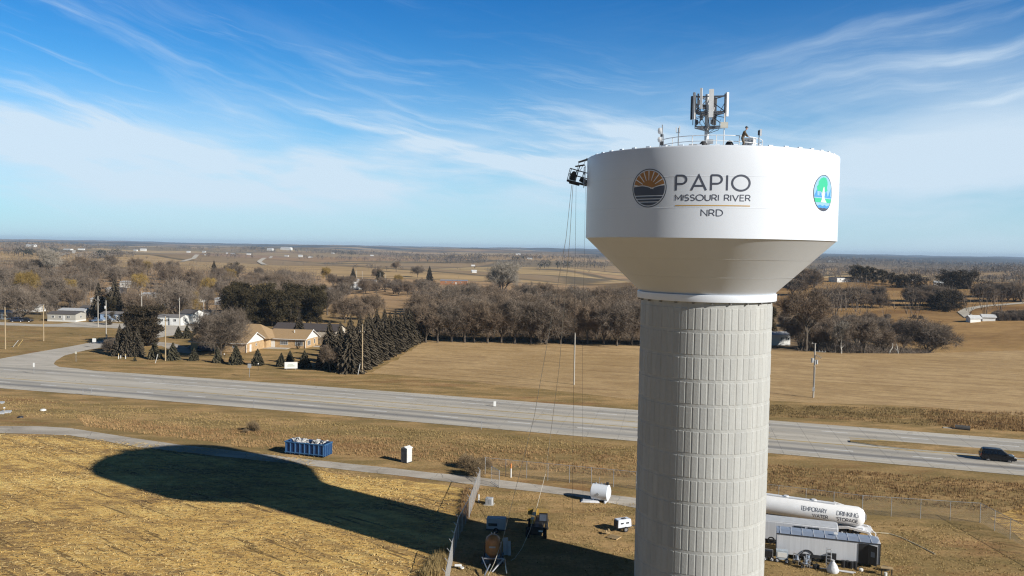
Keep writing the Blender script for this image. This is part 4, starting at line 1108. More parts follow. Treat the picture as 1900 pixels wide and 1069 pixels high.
mobile(650, 537, 10, 6, 3, 10, siding('white_siding', (.75, .75, .73)), RL, 'small white trailer between the two larger white buildings', group='white trailers on the rise')
mobile(668, 531, 13, 7, 4.2, 6, siding('cream_siding', (.68, .66, .60)), RL, 'tall cream trailer at the right end of the hilltop trailers', group='white trailers on the rise')
mobile(643, 526, 10, 6, 3, 6, siding('white_siding', (.75, .75, .73)), RL, 'white trailer furthest back beside the lone spruce', group='white trailers on the rise')
mobile(1432, 641, 7, 6, 3.6, 14, siding('white_siding', (.75, .75, .73)), RL, 'white cabin among bare trees just right of the concrete column', 'cabin', None, cat='cabin', wins=(.55, .85))
mobile(1072, 581, 15, 9, 4.5, -4, siding('white_siding', (.75, .75, .73)), RL, 'white farmhouse glimpsed through the bare trees left of the column', 'farmhouse', None, cat='house')
mobile(1553, 524, 16, 10, 3.4, 18, siding('white_siding', (.75, .75, .73)), RG, 'white house with blue grey roof on the rusty hilltop', 'hill_house', None, cat='house')
mobile(1590, 524, 5, 5, 2.6, 10, siding('white_siding', (.75, .75, .73)), RG, 'small white shed right of the hilltop house', 'shed', None, cat='shed', wins=())
mobile(817, 528, 24, 9, 3.5, 0, siding('rust_siding', (.38, .17, .08)), shingle_mat('blue_roof', (.22, .25, .32)), 'long rust red barn with blue grey roof behind the wood', 'barn', None, cat='barn', skirt=False)
def far_building(px, py, w, h, d, wall, label, roof=None):
    p = at(px, py); k_ = math.hypot(p.x, p.y) / 1561
    w, h = max(6, w * .27 * k_), max(2.6, h * .42 * k_ / 1.3); d = w * .5
    t = thing('farm_building', label, 'farm building', (p.x, p.y, p.z - .5), random.uniform(-.3, .3), 'far farm buildings')
    b = MB(); gable_walls(b, -w / 2, w / 2, 0, d, h, h * 1.35); b.build('wall', wall, t)
    b = MB(); gable_roof(b, -w / 2, w / 2, 0, d, h, h * 1.4, .5, .3); b.build('roof', roof or RL, t)
WSD = siding('white_siding', (.75, .75, .73))
for (x, y, w, h, l) in ((55, 458, 55, 9, 'far pale barn below the left woodland'), (124, 464, 50, 5, 'low white farm building at the top of the curved lane'), (150, 464, 36, 6, 'white farm building right of the low one'),
        (250, 466, 26, 6, 'small white farm building left of the round barn'), (265, 466, 34, 10, 'white round roofed barn on the left ridge'), (349, 469, 22, 7, 'tiny white house at the left lane end'), (378, 469, 22, 7, 'tiny white house at the straight lane end'),
        (421, 471, 12, 5, 'tiny white shed in the middle of the ridge'), (431, 472, 26, 5, 'low white shed right of the tiny one'), (461, 473, 26, 6, 'white shed left of the dark grove'), (500, 465, 40, 10, 'pale house on the skyline left of the big barn'), (529, 464, 70, 12, 'big barn with a white roof on the skyline'),
        (557, 477, 26, 9, 'white twin shed below the big barn'), (576, 478, 30, 5, 'long low white shed right of the twin shed'), (531, 476, 26, 5, 'short white shed left of the twin shed'), (617, 471, 20, 5, 'white house at the end of the tree belt'),
        (690, 475, 22, 5, 'pale roof in the distant tree belt'), (878, 494, 26, 5, 'white shed on the middle fields'), (962, 473, 30, 6, 'white building under the blue bluffs'), (983, 481, 34, 6, 'long white farm shed left of the hoses'),
        (880, 506, 20, 5, 'low grey shed beside a dark clump'), (1542, 486, 36, 6, 'pale building among the far wooded hills'), (1810, 598, 14, 4, 'white roofed shed below the curved road'), (1835, 596, 8, 4, 'small pale shed right of the white roofed one'), (1742, 530, 9, 4, 'tiny white shed left of the dark hedge'), (1700, 521, 12, 5, 'white house between dark cedars')):
    far_building(x, y, w, h, max(8, w * .4), WSD, l)

# ------------------------------------------------------------------ poles, signs, posts
WOOD = mat('pole_wood', (.47, .36, .22), .85, var=.3, stretch=(1, 1, .3))
WOODG = mat('pole_wood_grey', (.52, .48, .42), .85, var=.3, stretch=(1, 1, .3))
INS = mat('insulator', (.62, .62, .60), .4)
def upole(px, py, h, label, arm=0, m=WOOD, tr=0, armz=.9):
    p = at(px, py, 0) if py > 596 else at(px, py)
    t = thing('utility_pole', label, 'utility pole', p, R_(-20), 'utility poles')
    MB().bar((0, 0, 0), (0, 0, h), .17, 8, .12).build('pole', m, t)
    if arm:
        MB().box((0, -.14, h - armz), (arm, .1, .12)).build('crossarm', m, t)
        for x in (-.45, .45): MB().bar((x * arm, -.14, h - armz + .05), (x * arm, -.14, h - armz + .28), .05, 5).build('insulator', INS, t)
    MB().bar((0, 0, h), (0, 0, h + .2), .05, 5).build('insulator', INS, t)
    if tr:
        b = MB(); b.cyl((-.1, -.34, h - 2.1), .23, .85, 12); b.build('transformer', mat('transformer_grey', (.55, .56, .57), .5), t, smooth=True)
    return t
upole(672, 693, 11.8, 'utility pole at the near end of the spruce row', 1.2, armz=1.7)
upole(1065, 714, 11.8, 'utility pole standing in front of the mown field, left of the column', 0, WOODG)
upole(307, 670, 11.6, 'utility pole on the lawn before the brick house', 1.0)
upole(10, 648, 11.8, 'leftmost utility pole on the grass by the park', 1.4, armz=2.3)
upole(81, 633, 11.1, 'utility pole in front of the beige mobile home', 1.6, WOOD, armz=1.4)
upole(182, 607, 11.1, 'utility pole at the park street edge with a level crossarm', 1.9, WOODG, armz=1.4)
upole(197, 628, 12.1, 'utility pole with a round drum left of the big cedar', .6, WOODG, 1)
upole(263, 604, 12.5, 'utility pole with two crossarms rising behind the big cedar', 1.8, WOODG, armz=1.2)
upole(333, 606, 10.6, 'utility pole beside the white house', .5, WOODG)
for px, py, h in ((378, 602, 9), (661, 530, 12), (672, 528, 11), (705, 531, 11), (715, 533, 10)):
    upole(px, py, h, {378: 'utility pole among the trees right of the white houses', 661: 'tallest pole beside the hilltop trailers', 672: 'thin pole behind the hilltop trailers', 705: 'pole right of the hilltop trailers', 715: 'shorter pole at the right end of the hilltop lane'}[px], 0, WOODG)
t = thing('utility_pole', 'utility pole with transformers and switch gear right of the column', 'utility pole', at(1509, 738, 0), R_(-20), 'utility poles')
MB().bar((0, 0, 0), (0, 0, 11.8), .18, 8, .13).build('pole', WOODG, t)
b = MB(); b.box((-.2, 0, 11.7), (1.0, .1, .1)); b.box((.9, 0, 10.0), (2.6, .1, .12)); b.build('crossarm', WOODG, t)
for x in (-.6, .9, 1.5, 2.1): MB().bar((x, 0, 10.0 if x > 0 else 11.7), (x, 0, 10.3 if x > 0 else 11.95), .06, 5).build('insulator', INS, t)
for x, z, s in ((-.45, 8.1, .26), (.12, 7.7, .2), (.5, 7.8, .2)):
    b = MB(); b.cyl((x, -.25, z), s, .95, 12); b.build('transformer', mat('transformer_grey', (.55, .56, .57), .5), t, smooth=True)
b = MB(); [b.box((.35 + .3 * k, -.1, 9.2 - .15 * k), (.08, .5, .5), ry=.6) for k in range(4)]; b.build('switch_gear', GV, t)
b = MB(); b.box((.02, -.24, 1.85), (.5, .25, .75)); b.build('meter_box', mat('transformer_grey', (.55, .56, .57), .5), t)
b = MB(); b.bar((.16, -.1, 2.2), (.16, -.1, 6.8), .07, 5); b.build('conduit', INS, t)
def wire(a, c, sag=1.0, n=14):
    a, c = Vector(a), Vector(c); out = []
    for k in range(n + 1):
        t = k / n; p = a.lerp(c, t); p.z -= sag * 4 * t * (1 - t); out.append(p)
    return out
def lean(px, py, h, dx, dy, label, m=INS):
    p = at(px, py, 0)
    o = MB().bar((0, 0, 0), (dx, dy, h), .09, 6).build('guy_wire_marker', m, loc=p)
    tag(o, label, 'marker post', 'guy wire markers')
YEL = mat('marker_yellow', (.66, .48, .20), .5)
lean(24, 644, 2.0, 1.6, 0, 'white leaning guy marker right of the leftmost pole')
lean(33, 643, 2.0, 1.5, 0, 'yellow leaning guy marker beside the white one', YEL)
lean(288, 674, 2.4, .7, 0, 'pale leaning guy marker left of the lawn pole')
lean(664, 695, 2.6, .5, 0, 'pale leaning guy marker before the spruce row')
lean(199, 629, 1.2, 0, 0, 'short white upright marker by the drum pole')
def sign(px, py, w, h, z, m, label, back=None, rz=0, name='road_sign', cat='sign', post=GV, group=None, two=False):
    t = thing(name, label, cat, at(px, py, 0), R_(rz), group)
    MB().box((0, -.05, z + h / 2), (w, .05, h)).build('sign_panel', m, t)
    for x in ((-w * .35, w * .35) if two else (0,)): MB().bar((x, .02, 0), (x, .02, z + h), .05, 5).build('post', post, t)
    return t
SW = mat('sign_white', (.80, .80, .78), .4, var=.04)
SG = mat('sign_back', (.42, .43, .44), .4, .3)
sign(175, 645, 1.1, 1.1, 1.6, SW, 'white sign beside the side street before the dark trees')
sign(141, 671, .5, .6, 2.0, mat('sign_pale', (.62, .6, .5), .5), 'slim sign on the grass corner of the side street')
sign(63, 694, .35, 1.0, 1.6, SW, 'thin white post sign standing in the road junction')
sign(463, 700, .85, .95, 2.2, SG, 'grey road sign seen from behind at the highway edge')
sign(918, 755, .5, .95, .15, SW, 'white box post at the far edge of the highway', name='marker_box')
t = sign(540, 686, 3.1, 1.6, .3, SW, 'white business board on the lawn beside young spruces', rz=12, two=True, name='notice_board')
MB().box((0, -.09, .95), (1.7, .02, .22)).build('faded_print', mat('print_green', (.45, .52, .42), .6), t); MB().box((-.1, -.09, 1.35), (1.1, .02, .14)).build('faded_print', mat('print_green', (.45, .52, .42), .6), t)
sign(170, 722 + 8, .12, .2, 1.2, SG, 'slim marker on the near shoulder at far left'); 
for px, py, l in ((154, 733, 'thin grey delineator on the near verge at left'), (471, 757, 'thin pale delineator on the near road shoulder'), (893, 797, 'dark thin delineator on the near verge before the shrubs')):
    tag(MB().bar((0, 0, 0), (0, 0, 1.5), .05, 5).box((0, 0, 1.4), (.12, .03, .25)).build('delineator', GV, loc=at(px, py, 0)), l, 'marker post', 'thin road delineators')
for px, py, h, c, l in ((220, 666, 1.4, YEL, 'orange capped white post under the dark trees'), (224, 665, .8, SW, 'short white post between two capped ones'), (233, 666, 1.3, YEL, 'second orange capped post right of the short one'), (948, 886, 1.9, mat('cap_orange', (.75, .28, .08), .5), 'white pipeline marker with an orange top by the drive')):
    t = thing('marker_post', l, 'marker post', at(px, py, 0), 0, 'capped marker posts')
    MB().bar((0, 0, 0), (0, 0, h * .65), .09, 7).build('post', SW, t); MB().bar((0, 0, h * .65), (0, 0, h), .09, 7).build('cap', c, t)
tag(MB().bar((0, 0, 0), (0, 0, .95), .1, 8).build('bollard', SW, loc=at(888, 932, 0)), 'short white post beside the grey cabinet', 'bollard')
for px, py, l in ((479, 680, 'white ball post light on the lawn before the house'), (416, 661, 'small white lamp left of the house corner')):
    t = thing('lawn_lamp', l, 'lamp', at(px, py + 8, 0)); MB().bar((0, 0, 0), (0, 0, 1.6), .04, 5).build('post', DKM, t); MB().lathe([(.01, -.17), (.12, -.12), (.17, 0), (.12, .12), (.01, .17)], 10, (0, 0, 1.7)).build('globe', SW, t, smooth=True)
# worn patch of slabs and a marker at the far left
for px, py, w, l in ((-4, 768, 2.2, 'grey concrete slab left of the marker lamp'), (11, 766, 1.6, 'tilted grey slab behind the marker lamp'), (3, 749, .8, 'small pale slab in the grass behind the others')):
    tag(MB().box((0, 0, .18), (w, .9, .3), rx=.12).build('concrete_slab', mat('slab_grey', (.45, .47, .50), .8), loc=at(px, py, 0), rz=.25), l, 'slab')
t = thing('marker_lamp', 'short wooden post with white cap by the slabs', 'marker post', at(8, 767, 0)); MB().bar((0, 0, 0), (0, 0, .9), .06, 5).build('post', WOOD, t); MB().box((0, 0, 1.0), (.22, .22, .22)).build('cap', SW, t)
for px, py, s_, l in ((80, 762, .55, 'pale stone lying alone in the grass'), (38, 775, .5, 'dark stump in the worn patch')):
    b = MB(); b.lathe([(.01, 0), (s_, .02), (s_ * .9, s_ * .4), (s_ * .4, s_ * .6), (.01, s_ * .62)], 9)
    tag(b.build('stone' if s_ > .5 else 'stump', SW if s_ > .5 else DKM, smooth=True, loc=at(px, py, 0)), l, 'stone' if s_ > .5 else 'stump')
# culvert on the far side of the highway
t = thing('culvert', 'dark culvert mouth in the verge at the far side of the highway', 'culvert', at(1786, 797, 0), R_(-28))
b = MB(); b.lathe([(.42, -1.2), (.5, -1.2), (.5, 1.2), (.42, 1.2)], 14, (0, 0, .25), 'X'); b.build('pipe', mat('culvert_steel', (.10, .095, .09), .8), t)
MB().box((-1.9, -.1, .06), (2.4, .7, .12), rz=.15).build('apron', KERB, t)

# ------------------------------------------------------------------ vehicles
def extrude_profile(b, prof, w, wt=None, zsplit=None):
    """side outline (x,z) given a width; points above zsplit pull inwards to wt"""
    n = len(prof); vs = []
    for s in (-1, 1):
        for x, z in prof:
            ww = w / 2
            if zsplit is not None and z > zsplit: ww = w / 2 + (wt / 2 - w / 2) * (z - zsplit) / (max(p[1] for p in prof) - zsplit)
            vs.append((x, s * ww, z))
    b.add(vs, [tuple(range(n - 1, -1, -1)), tuple(range(n, 2 * n))] + [(i, (i + 1) % n, n + (i + 1) % n, n + i) for i in range(n)])
def bevel_obj(o, w=.05, seg=2):
    md = o.modifiers.new('bevel', 'BEVEL'); md.width = w; md.segments = seg; md.limit_method = 'ANGLE'; md.angle_limit = R_(25)
    o.data.polygons.foreach_set('use_smooth', [True] * len(o.data.polygons)); o.data.set_sharp_from_angle(angle=R_(50))
TYRE, RIM = mat('tyre', (.018, .018, .02), .85), mat('rim_alloy', (.62, .62, .63), .25, .7)
def wheel(parent, x, y, r, w=.22, rim=RIM):
    o = empty('wheel', (x, y, r)); o.parent = parent; s = 1 if y > 0 else -1
    MB().lathe([(r * .62, -w / 2), (r * .93, -w / 2), (r, -w / 3), (r, w / 3), (r * .93, w / 2), (r * .62, w / 2)], 22, (0, 0, 0), 'Y').build('tyre', TYRE, o, smooth=True)
    b = MB(); b.lathe([(.01, s * w * .44), (r * .16, s * w * .46), (r * .17, s * w * .36), (r * .5, s * w * .30), (r * .62, s * w * .48), (r * .64, s * w * .3), (.01, s * w * .2)], 18, (0, 0, 0), 'Y')
    for k in range(6):
        a = k * PI / 3; b.bar((math.cos(a) * r * .14, s * w * .42, math.sin(a) * r * .14), (math.cos(a) * r * .6, s * w * .42, math.sin(a) * r * .6), .035, 4)
    b.build('rim', rim, o)
def car(name, label, cat, loc, rz, body, L_=5.0, W_=1.95, H_=1.75, kind='van', group=None):
    t = thing(name, label, cat, loc, rz, group)
    paint = mat('paint_' + name, body, .38, .0, var=.04, spec=.35, coat=.15)
    gl = mat('car_glass', (.008, .009, .011), .12, var=.02, spec=.5)
    h = L_ / 2; zb = H_ * .56
    if kind == 'van':
        low = [(-h, .45), (-h + .02, .9), (-h + .06, zb), (h - 1.25, zb), (h - .35, zb * .88), (h - .05, zb * .70), (h, .50), (h - .05, .26), (-h + .1, .26)]
        top = [(-h + .08, zb - .01), (-h + .32, H_ - .10), (-h + .55, H_ - .01), (-.1, H_), (.45, H_ - .06), (h - .95, zb - .01)]
        wx = (-h + 1.0, h - .98)
    else:
        low = [(-h, .5), (-h + .03, zb), (h - 1.3, zb), (h - .2, zb * .9), (h, .6), (h - .05, .32), (-h + .1, .32)]
        top = [(-h * .95, zb - .01) if kind == 'suv' else (-.35, zb - .01), (-h * .85, H_ - .05) if kind == 'suv' else (-.25, H_ - .03), (.25, H_ - .02), (h - 1.25, zb - .01)]
        wx = (-h + .95, h - .95)
    b = MB(); extrude_profile(b, low, W_)
    for x in wx: pass
    o = b.build('body', paint, t); bevel_obj(o, .07, 3)
    b = MB(); extrude_profile(b, top, W_ * .95, W_ * .76, zb); o = b.build('cabin', paint, t); bevel_obj(o, .09, 3)
    # side glass and screens set just outside the cabin
    zt = H_ - .17; zq = zb + .07
    def yz(z): return W_ * .475 - (W_ * .095) * (z - zb) / (H_ - zb) + .006
    fx = lambda z: (h - .95 if kind == 'van' else h - 1.25) + ((.45 if kind == 'van' else .25) - (h - .95 if kind == 'van' else h - 1.25)) * (z - zb) / (H_ - .06 - zb)
    for s in (-1, 1):
        xs_ = [(-h + .5, -h + 1.55), (-h + 1.65, -.25), (-.15, None)] if kind != 'truck' else [(-.15, None)]
        for a, c in xs_:
            c0 = fx(zq) - .22 if c is None else c; c1 = fx(zt) - .12 if c is None else c
            y0, y1 = s * yz(zq), s * yz(zt)
            pts = [(a, y0, zq), (c0, y0, zq), (c1, y1, zt), (a + .04, y1, zt)]
            pts2 = [(p[0], p[1] + s * .012, p[2]) for p in pts]
            MB().add(pts + pts2, [(0, 1, 2, 3), (7, 6, 5, 4), (0, 4, 5, 1), (1, 5, 6, 2), (2, 6, 7, 3), (3, 7, 4, 0)]).build('side_window', gl, t)
    def screen(nm, z0, z1, xf, off):
        w0, w1 = yz(z0) - .12, yz(z1) - .10
        pts = [(xf(z0) + off, -w0, z0), (xf(z0) + off, w0, z0), (xf(z1) + off, w1, z1), (xf(z1) + off, -w1, z1)]
        p2 = [(p[0] + .012 * (1 if off > 0 else -1), p[1], p[2] + .012) for p in pts]
        MB().add(pts + p2, [(0, 1, 2, 3), (7, 6, 5, 4), (0, 4, 5, 1), (1, 5, 6, 2), (2, 6, 7, 3), (3, 7, 4, 0)]).build(nm, gl, t)
    screen('windscreen', zb + .06, H_ - .16, fx, .012)
    if kind == 'van': screen('rear_window', zb + .12, H_ - .2, lambda z: -h + .08 + .24 * (z - zb) / (H_ - .1 - zb), -.012)
    for s in (-1, 1):
        b = MB(); b.box((h - .28, s * (W_ / 2 - .22), zb * .74), (.40, .42, .17), rz=-s * .35, ry=.35); bo = b.build('headlight', mat('headlight', (.80, .82, .85), .1, .2), t); bevel_obj(bo, .04)
        MB().box((-h + .03, s * (W_ / 2 - .12), zb * .85), (.08, .2, .42)).build('tail_light', mat('tail_light', (.25, .015, .012), .3), t)
        MB().box((fx(zb) - .35, s * (W_ / 2 + .10), zb + .12), (.12, .2, .16)).build('mirror', paint, t)
        for x in wx: wheel(t, x, s * (W_ / 2 - .13), .35)
        for x in wx: MB().lathe([(.36, -.01), (.42, -.01), (.42, .02), (.36, .02)], 20, (x, s * (W_ / 2 - .012), .35), 'Y', 0, PI).build('wheel_arch', DKM, t)
    MB().box((0, 0, .24), (L_ * .9, W_ * .8, .12)).build('underbody', DKM, t)
    MB().box((h - .01, 0, .42), (.05, W_ * .5, .16)).build('grille', DKM, t)
    if kind == 'truck': MB().box((-h * .58, 0, zb + .01), (L_ * .40, W_ * .78, .03)).build('bed', DKM, t)
    return t
hd_ = math.atan2(-.324, .946)
car('minivan', 'black minivan driving along the highway beside the grassy median', 'car', (74.5, 127.05, .055), hd_, (.006, .006, .008), 4.85, 1.95, 1.8)
car('suv', 'dark blue sport utility car under the bare tree by the brick house', 'car', at(383, 652, 0), R_(10), (.02, .03, .06), 5.0, 1.95, 1.85, 'suv')
car('pickup', 'blue pickup truck parked left of the dark blue car', 'truck', at(366, 648, 0), R_(170), (.06, .10, .17), 5.2, 1.95, 1.75, 'truck')
car('suv', 'black car parked before the brown mobile home', 'car', at(33, 597, 0), R_(4), (.015, .015, .02), 4.8, 1.9, 1.7, 'suv')
car('sedan', 'small black car beside the black one at the park street', 'car', at(49, 597, 0), R_(4), (.02, .02, .022), 4.6, 1.85, 1.5, 'suv')
car('pickup', 'dark pickup at the light blue mobile home', 'truck', at(178, 597, 0), R_(60), (.03, .04, .08), 5.0, 1.9, 1.7, 'truck')

# blue roll-off dumpster
BLU = mat('dumpster_blue', (.06, .165, .34), .5, var=.3, vscale=1.2)
BLD = mat('dumpster_blue_dark', (.014, .055, .17), .55, var=.3)
dx0, dx1 = Vector((-33.2, 123.4, 0)), Vector((-27.1, 121.4, 0)); da = math.atan2((dx1 - dx0).y, (dx1 - dx0).x)
dp = thing('dumpster', 'blue open roll-off dumpster filled with white scraps beside the drive', 'dumpster', dx0, da)
LD, WD, HD_ = 6.6, 2.2, 1.75
b = MB()
for y in (.04, WD - .04): b.box((LD / 2, y, HD_ / 2 + .15), (LD, .08, HD_))
b.box((.04, WD / 2, HD_ / 2 + .15), (.08, WD - .16, HD_)); b.box((LD / 2, WD / 2, .2), (LD, WD, .12)); b.box((LD - .04, WD / 2, HD_ / 2 + .15), (.08, WD - .16, HD_)); b.build('container', BLD, dp)
for k in range(9):
    x = .15 + k * (LD - .3) / 8
    MB().box((x, -.05, HD_ / 2 + .15), (.13, .12, HD_ - .06)).build('rib', BLU, dp)
for k in range(4): MB().box((LD + .05, .2 + k * .6, HD_ / 2 + .15), (.12, .12, HD_ - .06)).build('rib', BLU, dp)
b = MB()
for y in (-.03, WD + .03): b.box((LD / 2, y, HD_ + .13), (LD + .2, .16, .14))
for x in (.0, LD): b.box((x, WD / 2, HD_ + .135), (.16, WD - .1, .14))
b.build('top_rail', BLU, dp); MB().box((LD / 2, -.09, .38), (LD, .12, .12)).build('skid_rail', BLU, dp)
rb = random.Random(4)
b = MB()
for k in range(46): b.box((rb.uniform(.5, LD - .5) * (.7 + .3 * rb.random()) + .3, rb.uniform(.3, WD - .3), HD_ * .85 + rb.uniform(0, .62)), (rb.uniform(.2, .8), rb.uniform(.2, .6), rb.uniform(.03, .2)), rz=rb.uniform(0, 3), rx=rb.uniform(-.5, .5), ry=rb.uniform(-.5, .5))
tag(b.build('scrap_pile', mat('scrap_white', (.66, .65, .63), .7, var=.45, vscale=3), loc=dx0, rz=da), 'white scraps and sheets heaped inside the blue dumpster', 'scraps', kind='stuff')

# portable toilet
pt = thing('portable_toilet', 'grey portable toilet with white roof on the grass by the drive', 'portable toilet', (-14.75, 119.9, 0), R_(-33))
o = MB().box((0, 0, 1.08), (1.12, 1.12, 2.0)).build('cabin', mat('toilet_wall', (.66, .65, .62), .55), pt); bevel_obj(o, .04)
b = MB(); gable_roof(b, -.56, .56, -.56, .56, 2.08, 2.28, .07, .07, 'y'); b.build('roof', SW, pt)
MB().box((0, -.575, 1.08), (.78, .04, 1.86)).build('door', mat('toilet_grey', (.13, .14, .16), .5), pt)
for x in (-.47, .47): MB().box((x, -.58, 1.08), (.14, .05, 1.95)).build('corner_post', mat('toilet_grey', (.13, .14, .16), .5), pt)
for k in range(5): MB().box((.575, 0, .5 + k * .36), (.03, .8, .06)).build('rib', SW, pt)
MB().box((0, 0, .05), (1.2, 1.2, .1)).build('skid', DKM, pt)

# chain link fences
FP = mat('fence_post', (.50, .50, .50), .45, .5); FW = mat('fence_wire', (.30, .29, .28), .6, .3)
def fence(pts, h, label, arms=False, step=3.0, dens=.26, wr=.007):
    P = [Vector((p[0], p[1], 0)) for p in pts]
    t = thing('chain_link_fence', label, 'fence', P[0])
    o = P[0]; wires = MB(); rail = MB()
    for i in range(len(P) - 1):
        a, c = P[i] - o, P[i + 1] - o; Ln = (c - a).length; d = (c - a) / Ln; n = max(1, round(Ln / step))
        for k in range(n + (1 if i == len(P) - 2 else 0)):
            q = a + d * (Ln * k / n); big = (k == 0)
            b = MB().bar(q, q + Vector((0, 0, h + .05)), .055 if big else .04, 6)
            if arms: b.bar(q + Vector((0, 0, h)), q + Vector((-.28, -.1, h + .4)), .03, 4)
            b.build('post', FP, t)
        rail.bar(a + Vector((0, 0, h)), c + Vector((0, 0, h)), .03, 5)
        k = int(Ln / dens)
        for j in range(-int(h / dens), k):
            for s in (0, 1):
                x0, x1 = j * dens, j * dens + h
                z0, z1 = 0.05, h
                if x0 < 0: z0 += -x0; x0 = 0
                if x1 > Ln: z1 -= (x1 - Ln); x1 = Ln
                if z1 <= z0: continue
                if s: z0, z1 = h - z0 + .05, h - z1 + .05
                wires.bar(a + d * x0 + Vector((0, 0, z0)), a + d * x1 + Vector((0, 0, z1)), wr, 3, caps=False)
    rail.build('top_rail', FP, t); wires.build('wire_mesh', FW, t, fix=False)
    return t
g2 = lambda x, y: tuple(at(x, y, 0)[:2])
fence([g2(890, 905), g2(870.6, 960.5), g2(850, 1000), g2(838, 1050), g2(826, 1110)], 2.3, 'chain link fence with barbed wire arms between corn field and yard', True, 2.6)
fence([g2(900, 880), g2(1180, 908), (30.5, 104.1), (42.3, 99.2), (55.1, 96.9), (55.4, 88.5), (56, 74), (56, 60)], 2.3, 'long chain link fence along the back of the yard behind the drive')
t = thing('gate', 'open chain link gate leaf at the drive entrance', 'gate', (*g2(926, 905), 0), R_(115))
b = MB(); b.bar((0, 0, 0), (0, 0, 2.3), .05, 6); b.bar((2.6, 0, .1), (2.6, 0, 2.2), .035, 5); b.bar((0, 0, 2.2), (2.6, 0, 2.2), .035, 5); b.bar((0, 0, .15), (2.6, 0, .15), .035, 5); b.build('gate_frame', FP, t)
b = MB(); [b.bar((k * .3 - 1.8 + max(0, 1.8 - k * .3), 0, .15 + max(0, 1.8 - k * .3)), (min(2.6, k * .3 + .2), 0, min(2.2, 2.2 - (k * .3 + .2 - 2.6) if k * .3 + .2 > 2.6 else 2.2)), .012, 3) for k in range(1, 14)]; b.build('wire_mesh', FW, t, fix=False)

# ------------------------------------------------------------------ equipment inside the yard
cab = thing('utility_cabinet', 'grey metal utility cabinet on the grass inside the fence corner', 'cabinet', at(907, 937, 0), R_(-12))
o = MB().box((0, .2, .42), (.85, .75, .84)).build('body', mat('cabinet_grey', (.48, .49, .50), .5), cab); bevel_obj(o, .04)
for x in (-.2, .2): MB().box((x, -.19, .42), (.34, .03, .62)).build('door', mat('cabinet_grey_dark', (.36, .37, .38), .5), cab)
MB().box((0, .2, .03), (1.15, 1.05, .06)).build('pad', KERB, cab)

ft = thing('storage_tank', 'white horizontal storage tank on a white skid beside the drive', 'tank', at(1112, 932, 0), R_(-22))
b = MB(); r = .98
b.lathe([(.01, -1.22), (r * .6, -1.18), (r, -1.0), (r, 1.0), (r * .6, 1.18), (.01, 1.22)], 32, (0, .5, 1.15), 'X'); b.build('tank', WP, ft, smooth=True)
b = MB(); [b.box((x, .5, .12), (.18, 1.5, .24)) for x in (-.75, .75)]; [b.box((x, .5, .35), (.14, 1.1, .3)) for x in (-.75, .75)]; b.build('saddle', WP, ft)
for x in (-.6, .1, .45): MB().bar((x, .5, 2.1), (x, .5, 2.3), .08, 6).build('filler_cap', GV, ft)
b = MB(); b.bar((-.2, .5, 2.1), (-.2, .5, 2.95), .025, 5); b.build('vent_pipe', GV, ft); b = MB(); b.box((.85, .5, 2.25), (.3, .25, .4)); b.build('pump', DKM, ft)
b = MB(); b.box((-.1, -.50, 1.1), (.26, .04, .26), ry=R_(45)); b.build('hazard_diamond', mat('diamond_grey', (.35, .36, .36), .5), ft)
tp = tag(MB().box((0, 0, .12), (2.3, 1.0, .2), taper=.8).build('folded_tarp', mat('tarp_white', (.72, .73, .75), .6, var=.25), loc=at(1095, 931, 0), rz=-.1), 'rumpled white tarp on the grass under the white tank', 'tarp')

ac = thing('air_compressor', 'white towable air compressor box on small wheels beside the column', 'compressor', at(1155, 985, 0), R_(25))
o = MB().box((0, 0, .95), (1.75, .95, .85), taper=.93).build('housing', WP, ac); bevel_obj(o, .05)
MB().box((.1, 0, 1.39), (.5, .35, .06)).build('vent_grille', DKM, ac); MB().box((-.885, 0, .92), (.03, .8, .7)).build('rear_panel', DKM, ac)
for x in (-.35, .35): MB().box((x, -.49, 1.0), (.35, .03, .16)).build('side_louvre', DKM, ac)
b = MB(); b.box((0, 0, .46), (1.7, .7, .12)); b.bar((.8, 0, .45), (1.7, 0, .4), .05, 5); b.bar((1.6, 0, .4), (1.6, 0, .02), .04, 5); b.build('chassis', DKM, ac)
for s in (-1, 1): wheel(ac, .1, s * .5, .3, .18)
PAL = mat('pallet_wood', (.50, .36, .19), .85, var=.3)
pl = thing('pallet', 'wooden pallet lying flat on the grass near the compressor', 'pallet', at(1139, 998, 0), R_(-35))
for k in range(6): MB().box((0, -.5 + k * .2, .12), (1.25, .13, .03)).build('board', PAL, pl)
for x in (-.55, 0, .55): MB().box((x, 0, .055), (.09, 1.1, .09)).build('runner', PAL, pl)
b = MB()
for k in range(5): b.box((random.uniform(-.25, .25), random.uniform(-.2, .2), .12 + .1 * k), (random.uniform(.3, .5), .16, .12), rz=random.uniform(0, 3))
tag(b.build('timber_offcuts', PAL, loc=at(1127, 992, 0)), 'small stack of timber offcuts beside the pallet', 'timber')

